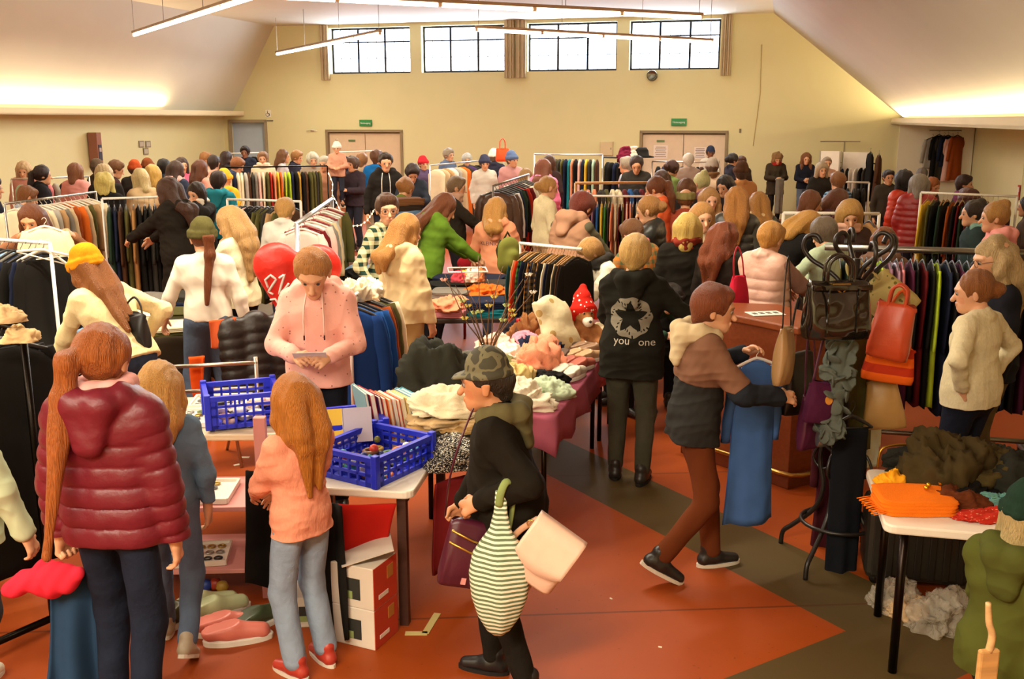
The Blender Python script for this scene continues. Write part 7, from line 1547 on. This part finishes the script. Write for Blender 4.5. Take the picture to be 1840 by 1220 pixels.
F = [(j*N_ + i, j*N_ + i + 1, (j + 1)*N_ + i + 1, (j + 1)*N_ + i) for j in range(4) for i in range(N_ - 1)]
o = link('flap', mesh_np('flap', V, F, True), mat('ecc4ac', 'leather'), r_); so = o.modifiers.new('solid', 'SOLIDIFY'); so.thickness = .005
b = MB(); b.tube([(-w_*.46, 0, h_*.42), (-w_*.62, 0, .0), (-w_*.55, .0, -h_*.5), (-w_*.2, 0, -h_*.85), (w_*.1, 0, -h_*.8), (w_*.1, .02, -h_*.5)], .011, 8, flat=.4); b.build('strap', mat('c89878', 'leather'), r_, smooth=True)
for zz in (.07, -.02): b = MB(); b.tube([(-w_*.52 + .012*math.cos(t), -.02, zz + .012*math.sin(t)) for t in [i*.5 for i in range(14)]], .003, 6); b.build('buckle_ring', mat('d8a860', 'metal'), r_, smooth=True)
# crossbody bag
r_ = tag(empty('crossbody_bag', at(826, 1048, 3.80), .25), 'maroon crossbody bag with gold zips at the front of the black coat', 'bag'); r_.rotation_euler = (0, .22, .2)
bag_mesh(.20, .27, .10, .92, seed=3, e=.5).build('bag_body', mat('4a1426', 'leather'), r_, smooth=True)
for zz in (.16, .21): b = MB(); b.tube([(-.09, -.045, zz + .03), (0, -.055, zz), (.09, -.045, zz - .02)], .005, 6); b.build('zip', mat('c8a048', 'metal'), r_, smooth=True)
b = MB(); b.box((.0, -.05, .06), (.02, .01, .08)); b.build('tag_strip', mat('d8908c', 'leather'), r_)
b = MB(); q = [at(800, 925, 3.78), at(808, 860, 3.64), at(828, 790, 3.62), at(850, 735, 3.70)]; iw = (Matrix.Translation(r_.location) @ r_.rotation_euler.to_matrix().to_4x4()).inverted(); b.tube([iw @ p for p in q], .012, 8, flat=.35); b.build('strap', mat('4a1426', 'leather'), r_, smooth=True)
# red cap and navy garment in the maroon girl's hand
mh = PEOPLE['maroon']['lhand']
me, _ = sdf_mesh('crumpled_hat', [cone((0, 0, 0), (.02, 0, .03), .085, .07, .03, (0, 1, 0), .8), cone((-.07, -.03, -.05), (-.10, -.06, -.09), .05, .035, .03), cone((.05, 0, .04), (.08, 0, .09), .05, .03, .03)], .007, disp=lambda V: waves(12, 40)(V)*.006)
o = link('crumpled_hat', me, mat('d82c40', 'cloth')); o.location = mh + Vector((-.03, -.06, -.09)); o.rotation_euler = (.2, .6, 0); tag(o, 'bright red cap crumpled in the hand of the girl in maroon', 'hat')
hang_cloth('navy_garment', (mh + Vector((-.06, -.02, -.10)), mh + Vector((.10, .02, -.10))), .5, mat('27405c', 'cloth'), 'dark blue garment hanging from the hand below the red cap', 'garment', folds=1.3, amp=.03, taper=1.25, swing=(-.04, 0))
# leaflet of the pink hoodie
pk = PEOPLE['pink']; m_ = (pk['lhand'] + pk['rhand'])/2; b = MB(); b.box((0, 0, 0), (.19, .13, .002), rotm(rx=-.5)); b.box((0, .0, .006), (.18, .12, .002), rotm(rx=-.42)); tag(b.build('leaflet', mat('f2e8e4', 'matte'), None, m_ + Vector((0, -.015, .03)), .12), 'white leaflet held in both hands by the girl in the pink hoodie', 'leaflet')
def strings(info, m, L=.2, name='drawstring', x=.055, dy=.155):
    U = info['U']
    for s in (-1, 1): b = MB(); b.tube([U(s*.045, .085, 1.45), U(s*x, dy - .03, 1.38), U(s*x*1.1, dy, 1.30), U(s*x*1.1, dy, 1.40 - L)], .005, 6); b.build(name, m, info['top'], smooth=True)
strings(pk, mat('e8beb0', 'cloth'), .20, dy=.166); strings(pk, mat('4a2c28', 'cloth'), .23, name='string_tip', dy=.163); strings(PEOPLE['blackhood'], mat('f0e8dc', 'cloth'), .24, dy=.165); strings(PEOPLE['beige'], mat('e8d8b0', 'cloth'), .24, dy=.16)
yb = at(243, 628, 6.36); handbag(yb, .26, .24, .12, -.4, '15120f', 'soft black bag worn at the hip of the woman in the yellow beanie', 'leather', taper=.8, handle=0, strap=.10, e=.8)
# cream coat held up
cl = PEOPLE['coatlady']; m_ = (cl['lhand'] + cl['rhand'])/2
hang('coat', 'cream', Vector((m_.x, m_.y - .04, m_.z + .10)), .12, 'cream coat held up by its shoulders at the left', 'held clothes', scale=.92, parts=True, mk=mat('e8d8b0', 'cloth'), hcol='e8e0d0')
# yellow bead in the red-haired child's hands
rg = PEOPLE['redgirl']; ball(.018, rg['lhand'] + Vector((-.01, 0, .01)), mat('e0b82c', 'plastic'), 'yellow_bead', 'yellow bead held by the red-haired child', 'jewellery', None)
# phone held by the navy person, clothes held at the back wall
w_ = PEOPLE['wall']; hang('trousers', 'grey', (w_['lhand'] + w_['rhand'])/2 + Vector((0, -.08, .12)), .2, 'grey garment held by the woman with the red scarf at the back wall', 'held clothes', parts=False, scale=.9, sx=.8)
# red heart balloon with white script
me, _ = sdf_mesh('heart', [cone((-.15, 0, .14), (-.05, 0, -.12), .17, .12, .05, (0, 1, 0), .62), cone((.15, 0, .14), (.05, 0, -.12), .17, .12, .05, (0, 1, 0), .62), cone((0, 0, -.10), (0, 0, -.36), .13, .03, .06, (0, 1, 0), .62)], .012)
hp_ = at(534, 512, 7.3); ho = link('heart_balloon', me, mat('d8281c', 'puffer')); ho.location = hp_; ho.rotation_euler = (0, .06, .1); tag(ho, 'large red heart balloon with white script behind the pink hoodie', 'balloon')
bv = BVHTree.FromPolygons([v.co for v in me.vertices], [tuple(p.vertices) for p in me.polygons])
for ci, pts in enumerate(([(-.2, -.02), (-.22, .04), (-.18, .08), (-.14, .05), (-.17, 0), (-.2, -.05), (-.15, -.07)], [(-.12, .06), (-.08, .09), (-.10, .02), (-.12, -.06), (-.08, -.02), (-.04, .04)], [(-.2, -.12), (-.15, -.10), (-.12, -.14), (-.15, -.18), (-.1, -.17)])):
    q = []
    for i in range(len(pts) - 1):
        for t in (0, .25, .5, .75):
            x_ = pts[i][0]*(1 - t) + pts[i + 1][0]*t; z2 = pts[i][1]*(1 - t) + pts[i + 1][1]*t; hit = bv.ray_cast(Vector((x_, -1, z2)), Vector((0, 1, 0)))
            if hit[0]: q.append(hit[0] + Vector((0, -.003, 0)))
    if len(q) > 3: b = MB(); b.tube(q, .009, 6); b.build('script_stroke', mat('f0d8d0', 'matte'), ho, smooth=True)
# small red bag and white price card by the vest; pink bag
handbag(at(1325, 556, 7.4), .20, .25, .08, .5, 'c0243c', 'bright red pink cloth bag on the back of the quilted vest', 'cloth', taper=.6, handle=0, strap=.22, name='cloth_bag')
# olive backpack at the end of the checked shirts
me, _ = sdf_mesh('backpack_body', [cone((0, 0, -.06), (0, 0, .06), .105, .09, .05, (0, 1, 0), .75), cone((0, -.06, -.05), (0, -.06, .0), .06, .055, .03)], .012, disp=lambda V: waves(6, 20)(V)*.006)
r_ = tag(empty('backpack', at(914, 458, 8.35), .5), 'olive green backpack hanging at the end of the checked shirt rail', 'backpack'); link('backpack_body', me, mat('66682c', 'cloth'), r_)
b = MB(); b.tube([(-.04, .02, .12), (0, .02, .19), (.04, .02, .12)], .01, 6); b.build('loop', mat('2a2a18', 'cloth'), r_, smooth=True)
for s in (-1, 1): b = MB(); b.tube([(s*.05, .05, .12), (s*.06, .10, .03), (s*.05, .06, -.10)], .016, 6, flat=.4); b.build('strap', mat('2a2a18', 'cloth'), r_, smooth=True)
# hats on the short black rail, orange bag on the chrome rail
for i, (x_, y_, cc, nm) in enumerate(((1124, 272, '6c1c34', 'dark red fluffy hat, first of three on top of the short black rail'), (1138, 273, 'd8ccb8', 'cream fluffy hat, middle of three on top of the short black rail'), (1151, 273, '1a1816', 'black brimmed hat, last of three on top of the short black rail'))):
    p = gp(x_, 283, 1.673); r_ = tag(empty('hat', p, 0, 1.45), nm, 'hat', 'hats on the short black rail')
    if i < 2:
        me, _ = sdf_mesh('crown', [cone((0, 0, .02), (0, 0, .06), .13, .10)], .016, disp=lambda V: waves(9, 60)(V)*.012); link('hat_crown', me, mat(cc, 'knit'), r_)
    else:
        b = MB(); b.lathe([(.19, 0), (.2, .012), (.12, .03), (.11, .10), (.08, .14), (.0, .13)], n=20); b.build('hat_crown', mat(cc, 'cloth'), r_, smooth=True)
hang('dress', 'dark red', gp(1138, 284, 1.645), .4, 'dark red garment at the end of the short black rail below the brimmed hat', 'clothes near the hats', parts=False, scale=.7)
handbag(at(903, 290, 21.0), .30, .26, .14, .2, 'e0522c', 'orange bag hanging above the end of the long chrome rail', 'cloth', handle=.2, name='cloth_bag')
# white drawer chest with dark clothes on it
dc = at(726, 400, 12.1); r_ = tag(empty('drawer_chest', (dc.x, dc.y, 0), -.1), 'white drawer chest topped with dark clothes behind the checked shirt man', 'chest of drawers')
b = MB(); b.box((0, 0, .62), (.52, .42, 1.22)); b.build('body', mat('ece2cc', 'matte'), r_, bevel=.006)
for i in range(5): b = MB(); b.box((0, -.22, .16 + .235*i), (.47, .02, .205)); d_ = b.build('drawer', mat('f2e8d4', 'matte'), r_, bevel=.004); b = MB(); b.lathe([(.002, -.014), (.014, 0), (.002, .014)], (0, -.245, .16 + .235*i), 8); b.build('knob', mat('a8a090', 'metal'), d_)
z = 1.235
for i, (cc, nm) in enumerate((('1c2434', 'navy'), ('54708e', 'blue'), ('2c2018', 'dark brown'), ('6a4428', 'brown'))): heap('jumper', cc, (dc.x, dc.y, z), .46, .36, .075, .1*i, f'{nm} jumper on the white drawer chest, {["lowest", "second from below", "third from below", "topmost"][i]}', 'clothes on the drawer chest'); z += .07
# padded black coat and orange fabric over a folding chair behind the pink hoodie
fc = Vector((-1.86, 6.95, 0)); r_ = tag(empty('folding_chair', (fc.x, fc.y + .15, 0), .5), 'folding chair hidden under the black padded coat behind the pink hoodie', 'chair')
for x_ in (-.2, .2): b = MB(); b.tube([(x_, -.2, 0), (x_, .1, .5), (x_, .2, .92)], .012, 8); b.build('frame', mat('b8b0a4', 'metal'), r_, smooth=True); b = MB(); b.tube([(x_, .25, 0), (x_, -.15, .46)], .012, 8); b.build('leg', mat('b8b0a4', 'metal'), r_, smooth=True)
b = MB(); b.box((0, .0, .46), (.4, .38, .025)); b.build('seat', mat('3a2a20', 'wood'), r_); b = MB(); b.box((0, .17, .8), (.4, .02, .2), rotm(rx=-.2)); b.build('backrest', mat('3a2a20', 'wood'), r_)
me, _ = sdf_mesh('padded_coat', [cone((-.17, -.02, .98), (-.16, -.10, .36), .10, .11, .05, (0, 1, 0), .7, per=.075, amp=.014), cone((.17, -.02, .98), (.16, -.10, .36), .10, .11, .05, (0, 1, 0), .7, per=.075, amp=.014), cone((0, -.02, 1.0), (0, -.12, .36), .11, .12, .05, (0, 1, 0), .7, per=.075, amp=.014)], .011)
o = link('padded_coat', me, mat('221a16', 'puffer')); o.location = r_.location; o.rotation_euler = (0, 0, .5); tag(o, 'black padded coat draped over the folding chair', 'coat')
hang_cloth('orange_cloth', (r_.location + Vector((-.30, -.10, 1.04)), r_.location + Vector((-.10, -.12, 1.07))), .20, mat('c85a30', 'cloth'), 'rust orange cloth folded over the top of the padded coat', 'cloth', folds=1.5, amp=.015)
hang_cloth('orange_cloth', (r_.location + Vector((-.42, -.2, .80)), r_.location + Vector((-.30, -.25, .82))), .32, mat('ec5a1c', 'cloth'), 'bright orange cloth at the side of the padded coat', 'cloth', folds=1, amp=.02, taper=.6, seed=3)
# silver frame legs of a folded clothes airer beside it
r_ = tag(empty('metal_trolley', (-2.08, 6.70, 0), .1), 'low chrome tube frame behind the tray table', 'trolley')
for z2 in (.60, .78): b = MB(); b.tube([(-.35, 0, z2), (.32, 0, z2 + .02)], .014, 8); b.build('bar', mat('d0c0b0', 'metal'), r_, smooth=True)
for x_ in (-.34, .31): b = MB(); b.tube([(x_, 0, .0), (x_, 0, .84)], .014, 8); b.build('upright', mat('d0c0b0', 'metal'), r_, smooth=True)
# fairy lights on the long black rail
r_ = tag(empty('fairy_lights', (0, 0, 0)), 'string of tiny fairy lights looping down from the long black rail', 'string lights')
q = [at(*p) for p in ((590, 310, 16.6), (598, 330, 16.4), (597, 350, 16.2), (604, 362, 16.0), (612, 380, 15.6), (622, 396, 15.3), (634, 406, 15.1), (648, 405, 15.0), (660, 396, 15.0), (668, 385, 15.0), (673, 376, 15.1))]
b = MB(); b.tube(q, .006, 5); b.build('wire', mat('d8d0bc', 'plastic'), r_, smooth=True)
for i in range(len(q) - 1):
    for t in (.1, .6): b = MB(); b.lathe([(.004, -.016), (.013, 0), (.004, .016)], q[i].lerp(q[i + 1], t) + Vector((0, -.02, 0)), 8); b.build('bulb', mat('fff0cc', 'glow', None, 1.6), r_, smooth=True)
# red seat by the peach hoodie
r_ = tag(empty('red_stool', at(858, 490, 11.2) * 1, 0), 'small red upholstered stool beside the peach hoodie', 'stool'); r_.location.z = 0
me, _ = sdf_mesh('stool_seat', [cone((-.16, 0, .86), (.16, 0, .86), .07, .07, .03)], .014); link('seat', me, mat('b02430', 'cloth'), r_)
for x_ in (-.15, .15):
    for y_ in (-.05, .05): b = MB(); b.tube([(x_, y_, 0), (x_, y_, .84)], .014, 8); b.build('leg', mat('8a2018', 'metal'), r_, smooth=True)
# empty white hangers on the left white rail; beige scarf on the dark rail
for i, (x_, y_) in enumerate(((72, 437), (84, 437))):
    o = link('clothes_hanger', gmesh('shirt', 0)[2], None, None, at(x_, y_, 7.1)); o.rotation_euler = (.0, .35 if i else -.1, .2 + .5*i); o.scale = (.95,)*3; o.material_slots[0].link = 'OBJECT'; o.material_slots[0].material = mat('f0e8d4', 'plastic'); tag(o, ['empty white hanger on the white rail, nearer the black coats', 'empty white hanger at the very end of the white rail'][i], 'hanger')
for i, (x_, y_, d_, cc, nm) in enumerate(((8, 560, 4.35, 'd8b888', 'beige knitted scarf thrown over the dark rail at the left edge'), (34, 595, 4.4, 'e8c894', 'cream scarf hanging at the end of the dark rail'))): heap('scarf', cc, at(x_, y_ + 18, d_), .15, .12, .06, .4, nm, 'scarves on the dark rail')
for i, (x_, y_, cc, nm) in enumerate(((632, 528, 'e6d6b4', 'cream'), (648, 540, 'd8b48c', 'sand'), (660, 522, 'efe2c8', 'ivory'))): heap('scarf', cc, at(x_, y_ + 12, 7.2 + .15*i), .26, .2, .14, i, f'{nm} scarf laid over the low white rail behind the pink hoodie', 'scarves on the low white rail')
# ------------------------------------------------------------------ prints on garments
st = PEOPLE['star']; star = [(0, 0)] + [((.13 if i % 2 == 0 else .055)*math.sin(i*math.pi/5), (.13 if i % 2 == 0 else .055)*math.cos(i*math.pi/5)) for i in range(10)]
circ = lambda r, n=24, cx=0, cz=0: ([(cx, cz)] + [(cx + r*math.sin(i*2*math.pi/n), cz + r*math.cos(i*2*math.pi/n)) for i in range(n)], [(0, 1 + i, 1 + (i + 1) % n) for i in range(n)])
rr = random.Random(3)
disc = []
for i in range(80):
    for k in range(4):
        def pt(q, kk):
            an = q*2*math.pi/80; f_ = an % (2*math.pi/5)/(math.pi/5); ri = .055 + .062*abs(1 - f_)**1.4; ro_ = .142 + .005*math.sin(9*an); r0_ = ri + (ro_ - ri)*kk/4
            return (r0_*math.sin(an), r0_*math.cos(an))
        if (i*7 + k*3) % 11: disc.append(([pt(i, k), pt(i, k + 1), pt(i + 1, k + 1), pt(i + 1, k)], [(0, 1, 2, 3)]))
decal(st, 'star_print', disc, mat('8a8474', 'cloth'), 1.20, .0)
decal(st, 'lettering', [text_polys('you', .075)], mat('c8c0b0', 'cloth'), 1.015, -.055); decal(st, 'lettering', [text_polys('one', .075)], mat('c8c0b0', 'cloth'), 1.01, .115)
decal(PEOPLE['peach'], 'lettering', [text_polys('KLEINIGKEIT', .062)], mat('6a3c4c', 'cloth'), 1.20, 0)
decal(PEOPLE['polo'], 'emblem', [circ(.034)], mat('e8dcc8', 'cloth'), 1.28, -.07, back=False); decal(PEOPLE['polo'], 'emblem_mark', [circ(.022)], mat('2a2c38', 'cloth'), 1.28, -.07, back=False, thick=.005)
